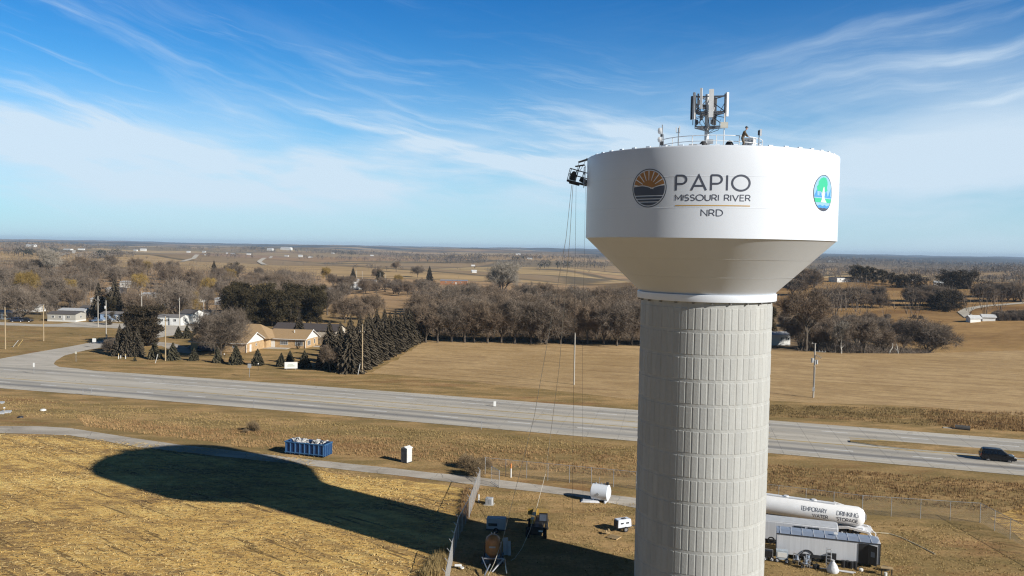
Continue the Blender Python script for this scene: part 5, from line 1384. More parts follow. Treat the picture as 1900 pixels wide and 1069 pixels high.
YLW = mat('loader_yellow', (.44, .28, .06), .5, var=.25); BLK = mat('machine_black', (.018, .018, .02), .5)
ld = thing('telehandler', 'black and yellow telehandler parked at the edge of the tower shadow', 'telehandler', at(997, 990, 0), R_(84))
o = MB().box((0, 0, .95), (4.2, 1.25, .9)).build('chassis', BLK, ld); bevel_obj(o, .06)
b = MB(); extrude_profile(b, [(-.5, 1.3), (-.5, 2.45), (.55, 2.45), (.95, 1.3)], .95, .85, 1.4); o = b.build('cab', BLK, ld); o.location = (0, -.62, 0)
MB().box((-.515, -.62, 1.95), (.03, .75, .7)).build('cab_window', mat('cab_glass', (.10, .12, .16), .1), ld)
MB().box((0.1, -.62, 2.5), (1.2, 1.0, .08)).build('cab_roof', YLW, ld)
b = MB(); b.box((.6, .45, 1.75), (4.6, .4, .45), ry=.04); b.build('boom', YLW, ld); b = MB(); b.box((2.9, .35, 1.5), (.35, 1.9, .7)); b.bar((3.0, -.3, 1.0), (3.9, -.3, .95), .06, 4); b.bar((3.0, .9, 1.0), (3.9, .9, .95), .06, 4); b.build('fork_carriage', YLW, ld)
MB().box((-1.75, -.45, 1.1), (.75, .55, .55)).build('engine_cover', BLK, ld); MB().box((-2.13, -.5, 1.0), (.03, .45, .16)).build('number_panel', SW, ld)
for x in (-1.4, 1.45):
    for s in (-1, 1): wheel(ld, x, s * .92, .58, .4, YLW)
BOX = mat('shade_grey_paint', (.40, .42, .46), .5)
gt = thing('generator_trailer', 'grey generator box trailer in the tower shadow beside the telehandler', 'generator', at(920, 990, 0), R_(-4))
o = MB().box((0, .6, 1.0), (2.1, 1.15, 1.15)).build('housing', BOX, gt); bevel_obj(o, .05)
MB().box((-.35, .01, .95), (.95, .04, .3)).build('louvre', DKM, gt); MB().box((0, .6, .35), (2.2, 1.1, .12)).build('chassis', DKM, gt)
for s in (.05, 1.15): wheel(gt, 0, s - .0, .3, .18)
for c in gt.children:
    if c.name.startswith('wheel'): c.location.y = c.location.y if c.location.y < .5 else 1.2
RUSTY = mat('sand_pot_orange', (.50, .22, .07), .45, var=.35, vscale=2)
spot = thing('sand_pot', 'rusty orange blasting pot with a domed top on a trailer in the shadow', 'blasting pot', at(914, 1045, 0), R_(-3))
b = MB(); b.lathe([(.01, .55), (.25, .6), (.72, 1.1), (.74, 2.3), (.68, 2.55), (.45, 2.78), (.18, 2.88), (.01, 2.9)], 26); b.build('vessel', RUSTY, spot, smooth=True)
MB().box((0, -.745, 1.85), (.62, .03, .16)).build('name_plate', mat('plate_pale', (.42, .42, .42), .5), spot)
b = MB(); [b.bar((x, 0, 2.8), (x, 0, 3.1), .07, 8) for x in (-.15, .15)]; b.bar((.8, -.2, .6), (.8, -.2, 2.2), .05, 5); b.build('inlet_valve', GV, spot)
b = MB()
for x in (-.85, .85):
    for y in (-.7, .7): b.bar((x, y, .4), (x * .85, y * .85, 2.2), .045, 5)
b.box((0, 0, .45), (2.0, 3.2, .14)); b.build('frame', BLK, spot)
for s in (-1, 1): wheel(spot, s * 1.0, 0, .35, .22)
for w in [c for c in spot.children if c.name.startswith('wheel')]: w.rotation_euler[2] = PI / 2
t = thing('tow_frame', 'silver pipe tow frame in front of the blasting pot', 'frame', at(915, 1062, 0), 0)
b = MB(); b.bar((-.95, .35, 1.2), (.95, .35, 1.2), .07, 6); b.bar((-1.1, .3, 1.35), (-.5, -.9, .5), .05, 6); b.bar((.95, .3, 1.2), (-.1, -1.1, .45), .09, 7); b.bar((1.1, .3, 1.2), (1.3, -1.2, .4), .05, 6); b.bar((-.3, -.3, .9), (-.8, -1.6, .3), .07, 6); b.build('pipe', mat('bare_steel', (.62, .63, .66), .3, .8), t)
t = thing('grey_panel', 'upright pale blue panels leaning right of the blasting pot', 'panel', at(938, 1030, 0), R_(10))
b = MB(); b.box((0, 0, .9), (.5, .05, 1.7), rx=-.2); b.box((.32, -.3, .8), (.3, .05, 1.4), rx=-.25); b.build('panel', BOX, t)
b = MB(); b.lathe([(.01, -.35), (.12, -.33), (.14, .3), (.01, .35)], 10, (0, 0, .3), 'X'); b.lathe([(.01, -.05), (.2, -.05), (.2, .05), (.01, .05)], 10, (.4, -.3, .2), 'Z'); tag(b.build('paint_pot', SW, smooth=True, loc=at(850, 1055, 0)), 'small white pot lying by the fence at the shadow edge', 'pot')

# tanker, two box trailers and the gear round them
trd = math.atan2(81.8 - 84.5, 36.5 - 27.4)
TKP = mat('tanker_white', (.84, .84, .85), .35, var=.05)
tk = thing('tanker_trailer', 'long white tanker trailer lettered TEMPORARY DRINKING WATER STORAGE behind the column', 'tanker trailer', (39.0, 91.6, -.28), math.atan2(93.4 - 98.0, 39.4 - 29.8))
TR_, TLEN = 1.08, 16.0
b = MB(); b.lathe([(.01, .42), (.45, .36), (.82, .16), (TR_, -.35), (TR_, -TLEN), (.7, -TLEN - .4), (.01, -TLEN - .5)], 40, (0, 0, 2.35), 'X'); b.build('tank', TKP, tk, smooth=True)
b = MB(); b.box((-9, 0, 3.47), (12.5, .55, .1)); b.build('walkway', TKP, tk)
b = MB(); b.bar((-2.9, -.1, 3.55), (-1.2, -.1, 3.2), .05, 5); b.bar((-2.9, .35, 3.55), (-1.2, .35, 3.2), .05, 5); b.build('ladder', TKP, tk)
for x in (-5, -8, -11): MB().cyl((x, 0, 3.55), .28, .16, 14).build('hatch', TKP, tk, smooth=True)
b = MB(); b.cyl((.45, 0, 2.4), .3, .1, 14, 'X'); b.build('end_flange', GV, tk)
b = MB(); b.box((-5, 0, 1.12), (10.5, .9, .3)); b.box((.2, 0, 1.0), (1.7, 1.6, .18)); b.build('chassis', TKP, tk)
b = MB()
for s in (-1, 1): b.prism([(-2.9, .35), (-2.7, 1.2), (-1.3, 1.45), (.9, 1.15), (1.3, .5), (1.1, .45), (.7, 1.0), (-1.3, 1.2), (-2.5, 1.0), (-2.6, .35)], s * 1.12 - .1, s * 1.12 + .1, Matrix.Rotation(PI / 2, 4, 'X'))
b.build('fender', TKP, tk)
b = MB(); b.bar((.5, -.9, 1.3), (1.5, -.9, .45), .05, 5); b.bar((.5, .9, 1.3), (1.5, .9, .45), .05, 5); b.bar((1.5, -.9, .45), (1.5, .9, .45), .05, 5); b.build('bumper', TKP, tk)
for x in (-.5, -1.75):
    for s in (-1, 1): wheel(tk, x, s * 1.0, .5, .3, GV)
INK2 = mat('tanker_letters', (.24, .25, .28), .5, var=.05)
def tank_text(txt, h, w, x0, ang0, total, label, m=INK2):
    polys, _ = text_polys(txt, h, w, total, .2)
    vs = []; fs = []
    for i, g in enumerate(polys):
        for q in g:
            A_, B_, C2, D2 = [Vector(p) for p in q]
            n = max(1, int(max((B_ - A_).length, (C2 - D2).length) / .06)); r = TR_ + .012 + .002 * (i % 3)
            for t in range(n + 1):
                for p in (A_.lerp(B_, t / n), D2.lerp(C2, t / n)):
                    a = ang0 + p.y / TR_; vs.append((x0 + p.x, -r * math.cos(a), 2.35 + r * math.sin(a)))
                if t: k = len(vs); fs.append((k - 4, k - 2, k - 1, k - 3))
    o = MB().add(vs, fs).build('lettering', m, tk, fix=False); o['label'] = label
tank_text('TEMPORARY', .50, .055, -6.25, R_(8), 2.75, 'grey letters TEMPORARY')
tank_text('WATER', .46, .085, -5.0, R_(-26), 1.6, 'bold grey letters WATER')
tank_text('DRINKING', .50, .055, -2.45, R_(8), 2.2, 'grey letters DRINKING')
tank_text('STORAGE', .46, .085, -2.45, R_(-26), 2.15, 'bold grey letters STORAGE')
TWH, TGR = mat('trailer_silver', (.66, .67, .70), .42, .0, var=.12, vscale=2, stretch=(3, 3, .15)), mat('trailer_roof', (.36, .41, .50), .35, .2, var=.15, vscale=1)
mt = thing('white_box_trailer', 'older pale box trailer parked between the tanker and the silver trailer', 'trailer', (24.9, 89.5, 0), trd - .02)
o = MB().box((5.0, 1.1, 1.44), (10.0, 2.2, 1.94)).build('body', TWH, mt); bevel_obj(o, .05)
MB().box((5.0, 1.1, 2.44), (9.9, 2.1, .07)).build('roof', mat('pale_metal_roof', (.62, .63, .64), .4), mt)
MB().box((10.02, 1.1, 1.44), (.06, 2.1, 1.9)).build('front_panel', TKP, mt)
b = MB(); [b.box((x, -.03, 2.15), (1.1, .04, .2)) for x in (6.2, 7.6)]; b.build('side_window', GLASS, mt)
for x in (3.4, 4.4):
    for s in (.1, 2.1): wheel(mt, x, s, .4, .22)
ct = thing('silver_enclosed_trailer', 'long silver enclosed trailer with an open black side door', 'trailer', (27.4, 84.45, 0), trd)
CL, CW_ = 9.75, 2.35
o = MB().box((CL / 2, CW_ / 2, 1.50), (CL, CW_, 2.1)).build('body', TWH, ct); bevel_obj(o, .04)
b = MB()
prof = [(0, 2.55), (CL - .5, 2.55), (CL + .02, 2.50)]
b.add([(0, -.01, 2.56), (CL - .3, -.01, 2.56), (CL - .3, CW_ + .01, 2.56), (0, CW_ + .01, 2.56), (0, CW_ / 2, 2.62), (CL - .9, CW_ / 2, 2.62), (CL + .03, CW_ / 2, 2.58)], [(0, 1, 5, 4), (3, 4, 5, 2), (1, 6, 5), (2, 5, 6), (0, 4, 3), (0, 3, 2, 6, 1)])
b.build('roof', TGR, ct)
for k in range(9): MB().box((.35 + k * 1.08, CW_ / 2, 2.60), (.05, CW_ * .97, .055)).build('roof_rib', TWH, ct)
MB().box((CL / 2, -.02, 2.51), (CL + .06, .07, .09)).build('edge_trim', DKM, ct)
MB().box((CL + .02, CW_ / 2, 1.5), (.06, CW_ - .06, 2.1)).build('end_panel', TKP, ct)
MB().box((CL, -.02, 1.5), (.08, .08, 2.1)).build('corner_trim', DKM, ct)
MB().box((CL / 2, CW_ / 2, .42), (CL, CW_ * .8, .16)).build('chassis', DKM, ct)
MB().box((8.25, -.03, 1.42), (.95, .05, 1.95)).build('door_opening', BLK, ct)
dd = MB().box((.40, 0, 0), (.82, .05, 1.95)).build('door', BLK, ct, loc=(8.74, -.1, 1.42), rz=R_(-34))
MB().box((.4, -.035, .1), (.4, .02, .5)).build('sticker', mat('sticker', (.12, .15, .2), .4), dd)
b = MB(); b.lathe([(.5, -.02), (.68, -.02), (.68, .02), (.5, .02)], 22, (2.95, -.03, .5), 'Y', 0, PI); b.box((3.9, -.02, .56), (3.0, .03, .36)); b.build('wheel_arch', DKM, ct)
for x in (2.95, 3.85): wheel(ct, x, .12, .38, .22); wheel(ct, x, CW_ - .12, .38, .22)
MB().box((5.35, -.12, .75), (.75, .25, .75)).build('side_box', BLK, ct)
MB().box((5.7, 1.0, 2.83), (.4, .3, .14)).build('roof_vent', SW, ct)
CTM = Matrix.Translation((27.4, 84.45, 0)) @ Matrix.Rotation(trd, 4, 'Z')
def CT(x, y, z=0): return CTM @ Vector((x, y, z))
t = thing('pressure_washer', 'pale blue framed washer unit on wheels at the rear of the silver trailer', 'washer', CT(.55, -1.0), trd)
MB().box((0, 0, .75), (1.15, .6, .9)).build('body', mat('pale_blue_panel', (.52, .60, .68), .4, var=.3, vscale=4), t); MB().box((0, -.32, .8), (.9, .03, .5)).build('control_panel', SW, t)
for x in (-.45, .45): wheel(t, x, -.3, .22, .14)
t = thing('black_generator', 'black wheeled generator half hidden beside the column', 'generator', CT(-.75, -.9), trd)
MB().box((0, 0, .7), (.8, .7, .6)).build('body', BLK, t); b = MB(); b.bar((-.4, -.35, .3), (-.4, -.35, 1.2), .03, 5); b.bar((.4, -.35, .3), (.4, -.35, 1.2), .03, 5); b.bar((-.4, -.35, 1.2), (.4, -.35, 1.2), .03, 5); b.build('frame', GV, t)
for x in (-.35, .35): wheel(t, x, -.35, .24, .14)
def rig(x, y, h, label, seed, tilt=.3):
    rn = random.Random(seed); t = thing('paint_sprayer', label, 'paint sprayer', CT(x, y), trd + rn.uniform(-.6, .6), 'sprayer carts in front of the silver trailer')
    b = MB(); b.box((0, 0, .45), (.55, .5, .12)); b.bar((-.3, -.25, .1), (-.25, -.2, h), .03, 5); b.bar((.3, -.25, .1), (.25, -.2, h), .03, 5); b.bar((-.25, -.2, h), (.25, -.2, h), .03, 5); b.bar((-.28, .25, .1), (.28, .25, .6), .03, 5); b.build('cart_frame', mat('bare_steel', (.62, .63, .66), .3, .8), t)
    b = MB(); b.cyl((0, 0, .72), .17, .5, 12); b.build('pump', mat('pump_blue', (.30, .36, .46), .4), t, smooth=True)
    b = MB(); b.bar((.05, 0, .9), (tilt, .1, h + .35), .05, 6); b.bar((-.1, 0, .9), (tilt - .25, .1, h + .2), .04, 6); b.build('lance', GV, t)
    b = MB(); b.path([(math.cos(a) * .3, math.sin(a) * .3 - .1, .35 + .04 * a) for a in np.arange(0, 12, .5)], .03, 4); b.build('hose_coil', BLK, t)
    for s in (-1, 1): wheel(t, s * .3, .1, .18, .1)
rig(1.95, -1.35, 1.15, 'steel sprayer cart with two raised lances by the trailer rear', 1, .55)
rig(2.75, -2.1, 1.0, 'steel sprayer cart in front of the raised lances', 2, .1)
rig(3.0, -1.1, .8, 'low sprayer cart beside the trailer wheel', 3, .2)
t = thing('stepladder', 'aluminium stepladder standing against the silver trailer', 'ladder', CT(5.0, -1.2), trd + .1)
b = MB(); [b.bar((s * .26, 0, 0), (s * .2, .35, 1.9), .035, 5) for s in (-1, 1)]; [b.bar((s * .24, .75, 0), (s * .2, .38, 1.9), .025, 5) for s in (-1, 1)]; b.build('rail', mat('bare_steel', (.62, .63, .66), .3, .8), t)
for k in range(6): MB().box((0, .06 * k, .3 * k + .25), (.46, .09, .04)).build('rung', mat('bare_steel', (.62, .63, .66), .3, .8), t)
b = MB(); b.lathe([(.01, 1.2), (.14, 1.22), (.13, 1.05), (.26, .9), (.44, .65), (.56, .35), (.58, .12), (.5, 0), (.01, 0)], 13); o = b.build('white_sack', mat('sack', (.74, .75, .78), .5, var=.35, vscale=5), smooth=True, loc=CT(5.25, -2.3)); tag(o, 'large white plastic sack slumped at the foot of the ladder', 'sack')
for k, (x, y) in enumerate(((6.35, -.55), (6.75, -.5), (7.1, -.62), (7.45, -.5))):
    b = MB(); b.cyl((0, 0, .34), .2, .68, 14); b.lathe([(.2, .3), (.215, .3), (.215, .36), (.2, .36)], 14); o = b.build('drum', BLK, smooth=True, loc=CT(x, y)); tag(o, 'black drum in the row under the trailer side, %s' % ('nearest the trailer wheels', 'second from the wheels', 'third from the wheels', 'nearest the open door')[k], 'drum', 'black drums beside the silver trailer')
b = MB(); b.lathe([(.01, 0), (.2, .02), (.22, .2), (.1, .28), (.01, .28)], 10); tag(b.build('white_bundle', SW, smooth=True, loc=CT(7.95, -1.0)), 'small white bundle between the drums and the open door', 'bundle')
for k, (x, y, l, a) in enumerate(((4.2, -1.7, 2.6, -.02), (6.2, -1.75, 2.4, -.05), (6.1, -1.95, 2.2, -.12))):
    tag(MB().box((0, 0, .06 + k * .01), (l, .16, .06)).build('plank', TKP, loc=CT(x, y), rz=trd + a), ('white plank lying left of the sack', 'white plank lying right of the sack', 'shorter white plank in front of the right hand one')[k], 'plank')
t = thing('work_table', 'small folding table with a pale wooden top at the trailer end', 'table', CT(10.2, -1.5), trd)
MB().box((0, 0, .78), (1.1, .6, .05)).build('tabletop', PAL, t)
for x in (-.45, .45):
    for y in (-.22, .22): MB().bar((x, y, 0), (x, y, .76), .03, 5).build('leg', BLK, t)
b = MB(); [b.lathe([(.01, 0), (.15, .02), (.15, .35), (.01, .36)], 9, (x, y, 0)) for x, y in ((0, 0),)]; tag(b.build('bucket', SW, loc=CT(10.1, -1.6)), 'white bucket under the folding table', 'bucket')
b = MB(); [b.path([(math.cos(a) * .35, math.sin(a) * .35, .05 + .02 * a) for a in np.arange(0, 19, .5)], .05, 4)]; tag(b.build('hose_coil', BLK, loc=CT(10.3, -.1)), 'coil of black hose behind the folding table', 'hose')
tag(MB().box((0, 0, .2), (.5, .4, .4)).build('tool_box', BLK, loc=CT(3.75, -1.8), rz=.4), 'small black tool box beside the white planks', 'tool box')
hp = [at(x, y, .05) for x, y in ((1606, 988), (1625, 988), (1650, 990), (1672, 997), (1700, 1010), (1720, 1020), (1735, 1028))]
tag(MB().path(hp, .05, 5).build('garden_hose', mat('hose_pale', (.68, .60, .44), .6)), 'pale hose trailing over the grass from the tanker end', 'hose')
# ------------------------------------------------------------------ trees
def leafy(name, c, c2, tr=0.0, sc=.25):
    m, N, L, b = nt(name)
    tc = N.new('ShaderNodeTexCoord'); oi = N.new('ShaderNodeObjectInfo')
    f = maprange(N, L, noise(N, L, tc.outputs['Object'], sc, 4, .7), .35, .65)
    col = mix_rgb(N, L, f, c, c2)
    k = mathn(N, L, 'ADD', mathn(N, L, 'MULTIPLY', oi.outputs['Random'], .35), .82)
    L.new(mix_rgb(N, L, 1.0, col, k, 'MULTIPLY'), b.inputs['Base Color'])
    b.inputs['Roughness'].default_value = .9; b.inputs['Specular IOR Level'].default_value = .15
    return m
BARK = leafy('bark', (.075, .060, .046), (.165, .138, .11), sc=.8)
TW = {'grey': leafy('twigs_grey', (.155, .122, .094), (.265, .214, .168)), 'brown': leafy('twigs_brown', (.155, .115, .082), (.265, .20, .145)),
      'gold': leafy('twigs_gold', (.28, .185, .055), (.38, .265, .09)), 'pale': leafy('twigs_pale', (.28, .245, .20), (.38, .335, .28))}
def rvec(rn): 
    v = Vector((rn.gauss(0, 1), rn.gauss(0, 1), rn.gauss(0, 1))); return v.normalized()
def strip(b, p, q, w, rn):
    d = q - p; s = d.cross(rvec(rn)); 
    if s.length < 1e-6: return
    s = s.normalized() * w
    b.add([p - s, p + s, q + s * .35, q - s * .35], [(0, 1, 2, 3)])
def bare_tree(seed, H, spread=1.0, forks=5, twig=1.0, low=.25, nt_=5):
    rn = random.Random(seed); tr, cr = MB(), MB()
    r0 = .022 * H + .06; cr.cur = 1
    base = Vector((0, 0, 0)); p = base; d = Vector((rn.uniform(-.06, .06), rn.uniform(-.06, .06), 1)).normalized()
    n = 4; hl = H * low
    for k in range(n):
        q = p + d * (hl / n); tr.bar(p, q, r0 * (1 - .10 * k), 7, r0 * (1 - .10 * (k + 1)), caps=False); p = q; d = (d + rvec(rn) * .07).normalized()
    def grow(p, d, L_, r, lv):
        seg = 3 if lv < 3 else 2; pts = [p]
        for k in range(seg):
            d = (d + rvec(rn) * (.16 + .05 * lv) + Vector((0, 0, .10))).normalized(); q = p + d * (L_ / seg)
            ra, rb_ = r * (1 - .25 * k / seg * 2), r * (1 - .25 * (k + 1) / seg * 2)
            if lv < 3: cr.bar(p, q, ra, 5 if lv == 0 else 3, rb_, caps=False)
            else: cr.cur = 0; strip(cr, p, q, max(ra, .026), rn); cr.cur = 1
            p = q; pts.append(p)
        if lv >= 4: 
            cr.cur = 0
            for k in range(nt_):
                a = pts[0].lerp(pts[-1], rn.random()); e = (d + rvec(rn) * .95 + Vector((0, 0, .05))).normalized()
                strip(cr, a, a + e * rn.uniform(.5, 1.25) * twig, .022, rn)
            cr.cur = 1; return
        kids = (4, 4, 4, 4)[lv]
        for k in range(kids):
            t = .35 + .65 * (k + rn.random() * .6) / kids
            a = pts[min(int(t * seg), seg - 1)].lerp(pts[min(int(t * seg) + 1, seg)], t * seg - int(t * seg) if t < 1 else 1)
            side = d.cross(rvec(rn)).normalized()
            e = (d * .75 + side * (.85 * spread) + Vector((0, 0, .12))).normalized()
            grow(a, e, L_ * rn.uniform(.52, .80), r * .62, lv + 1)
        grow(p, d, L_ * .6, r * .55, lv + 1)
    for k in range(forks):
        a = 2 * PI * (k + rn.uniform(-.25, .25)) / forks; e = Vector((math.cos(a) * .55 * spread, math.sin(a) * .55 * spread, rn.uniform(.8, 1.15))).normalized()
        grow(p - d * rn.uniform(0, hl * .35) if k else p, e, (H - hl) * rn.uniform(.34, .44), r0 * .55, 0)
    return tr, cr
def cards(b, c, n, R, size, rn, flat=1.0, up=0.0, jit=1.0):
    for _ in range(n):
        v = rvec(rn) * (rn.random() ** .4); p = c + Vector((v.x * R[0], v.y * R[1], v.z * R[2]))
        a = rvec(rn); a.z = a.z * flat + up; a.normalize(); s = a.cross(rvec(rn)); s = s.normalized() if s.length > 1e-5 else Vector((1, 0, 0))
        L_ = size * rn.uniform(.6, 1.3); w = L_ * .34
        b.add([p - s * w * .5, p + s * w * .5, p + a * L_ + s * w * .25, p + a * L_ - s * w * .3], [(0, 1, 2, 3)])
def spruce(seed, H, R, skirt=.04, dens=1.0):
    rn = random.Random(seed); tr, cr = MB(), MB()
    tr.bar((0, 0, 0), (0, 0, H * .97), .018 * H + .03, 6, .02)
    nl = int(H * 2.4 * dens) + 5
    for i in range(nl):
        t = i / nl; z = H * (skirt + (1 - skirt) * t); r = R * (1 - t) ** .85 * rn.uniform(.85, 1.12) + .06
        nb = max(5, int(10 * (1 - t) + 5))
        for k in range(nb):
            a = 2 * PI * (k + rn.random()) / nb; rr = r * rn.uniform(.78, 1.12)
            dx, dy = math.cos(a), math.sin(a); ns = max(2, int(rr * 2.2))
            for j in range(ns):
                u0, u1 = j / ns, (j + 1.25) / ns
                zz = lambda u: z + .10 * rr * u - .34 * rr * u * u
                p = Vector((dx * rr * u0, dy * rr * u0, zz(u0))); q = Vector((dx * rr * u1, dy * rr * u1, zz(u1)))
                w = (.20 + .22 * (1 - u0)) * (.5 + .12 * rr); s = Vector((-dy, dx, rn.uniform(-.5, .5))).normalized() * w
                cr.add([p - s, p + s, q + s * .6, q - s * .5], [(0, 1, 2, 3)])
                h_ = Vector((0, 0, -.16 - .08 * rr)); cr.add([p, q, q + h_ + s * .6, p + h_ - s * .4], [(0, 1, 2, 3)])
    cr.bar((0, 0, H * .93), (0, 0, H), .08, 4, .01)
    return tr, cr
def pine(seed, H, R, low=.22, n=32, per=120, size=.6, flat=.75):
    rn = random.Random(seed); tr, cr = MB(), MB()
    tr.bar((0, 0, 0), (0, 0, H * .85), .02 * H + .05, 7, .06)
    for i in range(n):
        t = (i + rn.random()) / n; z = H * (low + (1 - low) * t); rad = R * math.sin(PI * min(1, (.22 + .78 * (1 - t)))) ** .7 if t > .25 else R * (.6 + 1.6 * t)
        a = rn.uniform(0, 2 * PI); rr = rad * rn.uniform(.25, .85); c = Vector((math.cos(a) * rr, math.sin(a) * rr, z))
        tr.bar((0, 0, z * .9), c, .05, 4, .03, caps=False)
        s = R * rn.uniform(.26, .42); cards(cr, c, per, (s, s, s * flat), size, rn, 1, .25)
    return tr, cr
SPR = leafy('spruce_needles', (.060, .049, .034), (.125, .102, .072)); PIN = leafy('pine_needles', (.030, .025, .013), (.075, .058, .030)); CED = leafy('cedar_needles', (.032, .025, .016), (.075, .056, .034)); YSP = leafy('young_spruce_needles', (.050, .047, .030), (.105, .090, .055))
PROTO = {}
def proto(key, gen, crown_m, name):
    tr, cr = gen
    t = bpy.data.objects.new(name, None)
    a = tr.build('trunk', BARK, None, fix=False); c = cr.build('crown', [crown_m, BARK] if 1 in cr.mi else crown_m, None, fix=False)
    a.parent = t; c.parent = t
    PROTO[key] = (t, a, c)
for i in range(5): proto('g%d' % i, bare_tree(10 + i, 14, .95 + .14 * (i % 3), 5 + i % 2, 1.0, (.16, .22, .12, .2, .26)[i]), TW['grey' if i % 2 else 'brown'], 'bare_tree')
proto('wide', bare_tree(31, 13, 1.5, 6, 1.15, .12, 6), TW['grey'], 'bare_tree')
proto('gold', bare_tree(32, 14, 1.1, 5, 1.2, .2), TW['gold'], 'bare_tree')
proto('pale', bare_tree(33, 16, 1.0, 5, .9, .25, 5), TW['pale'], 'bare_tree')
proto('tall', bare_tree(34, 20, .8, 5, 1.0, .35, 5), TW['brown'], 'bare_tree')
TW['tan'] = leafy('twigs_tan', (.20, .145, .085), (.32, .235, .14))
proto('thicket', bare_tree(36, 5, 1.5, 6, .9, .03, 1), TW['tan'], 'bare_shrub')
proto('shrub', bare_tree(35, 5, 1.3, 6, .9, .04, 2), TW['grey'], 'bare_shrub')
for i in range(3): proto('s%d' % i, spruce(50 + i, 12.5, 3.4), SPR, 'spruce_tree')
for i in range(3): proto('y%d' % i, spruce(60 + i, 4.2, 1.7, .05, 1.3), YSP, 'young_spruce')
for i in range(3): proto('p%d' % i, pine(70 + i, 13, 4.4), PIN, 'pine_tree')
proto('cedar', pine(80, 12.5, 8.0, .08, 64, 190, .8, .35), CED, 'cedar_tree')
proto('juniper', pine(81, 8, 4.0, .02, 24, 90, .5, .8), CED, 'cedar_tree')
used_p = set()
def plant(key, x, y, h, label, cat, group=None, wid=1.0, z=None):
    t, a, c = PROTO[key]
    H0 = {'g': 14, 's': 12.5, 'y': 4.2, 'p': 13}.get(key[0] if key not in ('gold', 'pale', 'tall', 'wide', 'shrub', 'thicket', 'cedar', 'juniper') and key[0] in 'gsyp' else '', None) or {'wide': 13, 'gold': 14, 'pale': 16, 'tall': 20, 'shrub': 5, 'thicket': 5, 'cedar': 12.5, 'juniper': 8}[key]
    if key in used_p: t2, a2, c2 = t.copy(), a.copy(), c.copy(); a2.parent = t2; c2.parent = t2; COL.objects.link(a2); COL.objects.link(c2)
    else: t2, a2, c2 = t, a, c; used_p.add(key)
    COL.objects.link(t2)
    k = h / H0
    t2.location = (x, y, (hz(x, y) if z is None else z) - .1); t2.scale = (k * wid, k * wid, k); t2.rotation_euler[2] = random.uniform(0, 2 * PI)
    return tag(t2, label, cat, group)
def pl_px(key, px, py, h, *a, **k):
    p = at(px, py); return plant(key, p.x, p.y, h, *a, **k)
rt_ = random.Random(99)
placed = []
def free(x, y, d):
    for q in placed:
        if (q[0] - x) ** 2 + (q[1] - y) ** 2 < d * d: return False
    placed.append((x, y)); return True
keep = [(-75, 245, 17), (-63, 255, 12), (-70, 288, 16)]
def clear(x, y, m=0):
    d = math.hypot(x, y)
    for bx, by, br in keep:
        db = math.hypot(bx, by)
        if db - 58 < d < db and abs(x * by - y * bx) / db < br * .75: return False
    return all((x - q[0]) ** 2 + (y - q[1]) ** 2 > (q[2] + m) ** 2 for q in keep)
for p_, r_ in ((at(110, 596), 10), (at(215, 596), 11), (at(300, 603), 10), (at(345, 600), 8), (at(30, 594), 12), (at(240, 535), 14), (at(245, 566), 9), (at(300, 571), 11), (at(620, 546), 16), (at(655, 535), 20), (at(690, 531), 16), (at(1450, 640), 7)): pass
keep += MOBKEEP
# wood behind the hay field: front row, then looser rows behind
G1 = 'wood behind the mown field'
fl = [('g0', 790, 640, 15), ('g3', 812, 640, 13.5), ('g1', 838, 639, 16), ('tall', 862, 640, 16), ('g2', 880, 640, 14.5), ('g4', 905, 641, 16), ('g0', 930, 641, 15), ('g3', 955, 642, 16.5), ('g1', 985, 642, 15), ('wide', 1012, 643, 16.5), ('g2', 1040, 643, 15), ('tall', 1062, 642, 18), ('g4', 1090, 643, 16), ('g0', 1120, 644, 15.5), ('wide', 1145, 646, 17), ('g3', 1172, 645, 15), ('g1', 1200, 646, 15), ('g2', 1235, 647, 15), ('g3', 1300, 648, 15), ('g1', 1380, 649, 15)]
for k, px, py, h in fl: 
    p = at(px, py - 4); placed.append((p.x, p.y)); plant(k, p.x, p.y, h, 'large bare tree in the front row of the wood along the mown field', 'tree', G1)
n = 0; tries = 0
while n < 62 and tries < 6000:
    tries += 1
    y = rt_.uniform(290, 470); x = rt_.uniform(-.115 * y + 2, .20 * y)
    if not free(x, y, 8.5): continue
    plant(rt_.choice(['g0', 'g1', 'g2', 'g3', 'g4', 'g0', 'tall' if y < 330 else 'g2']), x, y, rt_.uniform(12.5, 16.5), 'bare leafless tree inside the wood behind the mown field', 'tree', G1); n += 1
# trees of the mobile home park and beyond on the left
n = 0; tries = 0
while n < 96 and tries < 9000:
    tries += 1
    y = rt_.uniform(318, 640); x = rt_.uniform(-.64 * y, -.20 * y)
    if x > -.36 * y and y < 345: continue
    if not clear(x, y, 0) or not free(x, y, 10.5): continue
    key = 'gold' if rt_.random() < .07 else rt_.choice(['g0', 'g1', 'g2', 'g3', 'g4', 'g1', 'g3'])
    plant(key, x, y, rt_.uniform(11, 16.5), 'bare tree standing among the mobile homes' if key != 'gold' else 'golden leafed tree among the bare park trees', 'tree', 'park trees' if key != 'gold' else 'golden park trees'); n += 1
n = 0; tries = 0
while n < 34 and tries < 5000:
    tries += 1
    y = rt_.uniform(420, 640); x = rt_.uniform(-.20 * y, -.09 * y)
    p = (x, y)
    if not clear(x, y, 5) or not free(x, y, 12): continue
    if -.235 * y < x < -.085 * y and 560 > y > 380: continue
    plant(rt_.choice(['g0', 'g2', 'g4', 'g1']), x, y, rt_.uniform(9, 13), 'bare tree beyond the pine grove near the hilltop trailers', 'tree', 'trees round the hilltop trailers'); n += 1
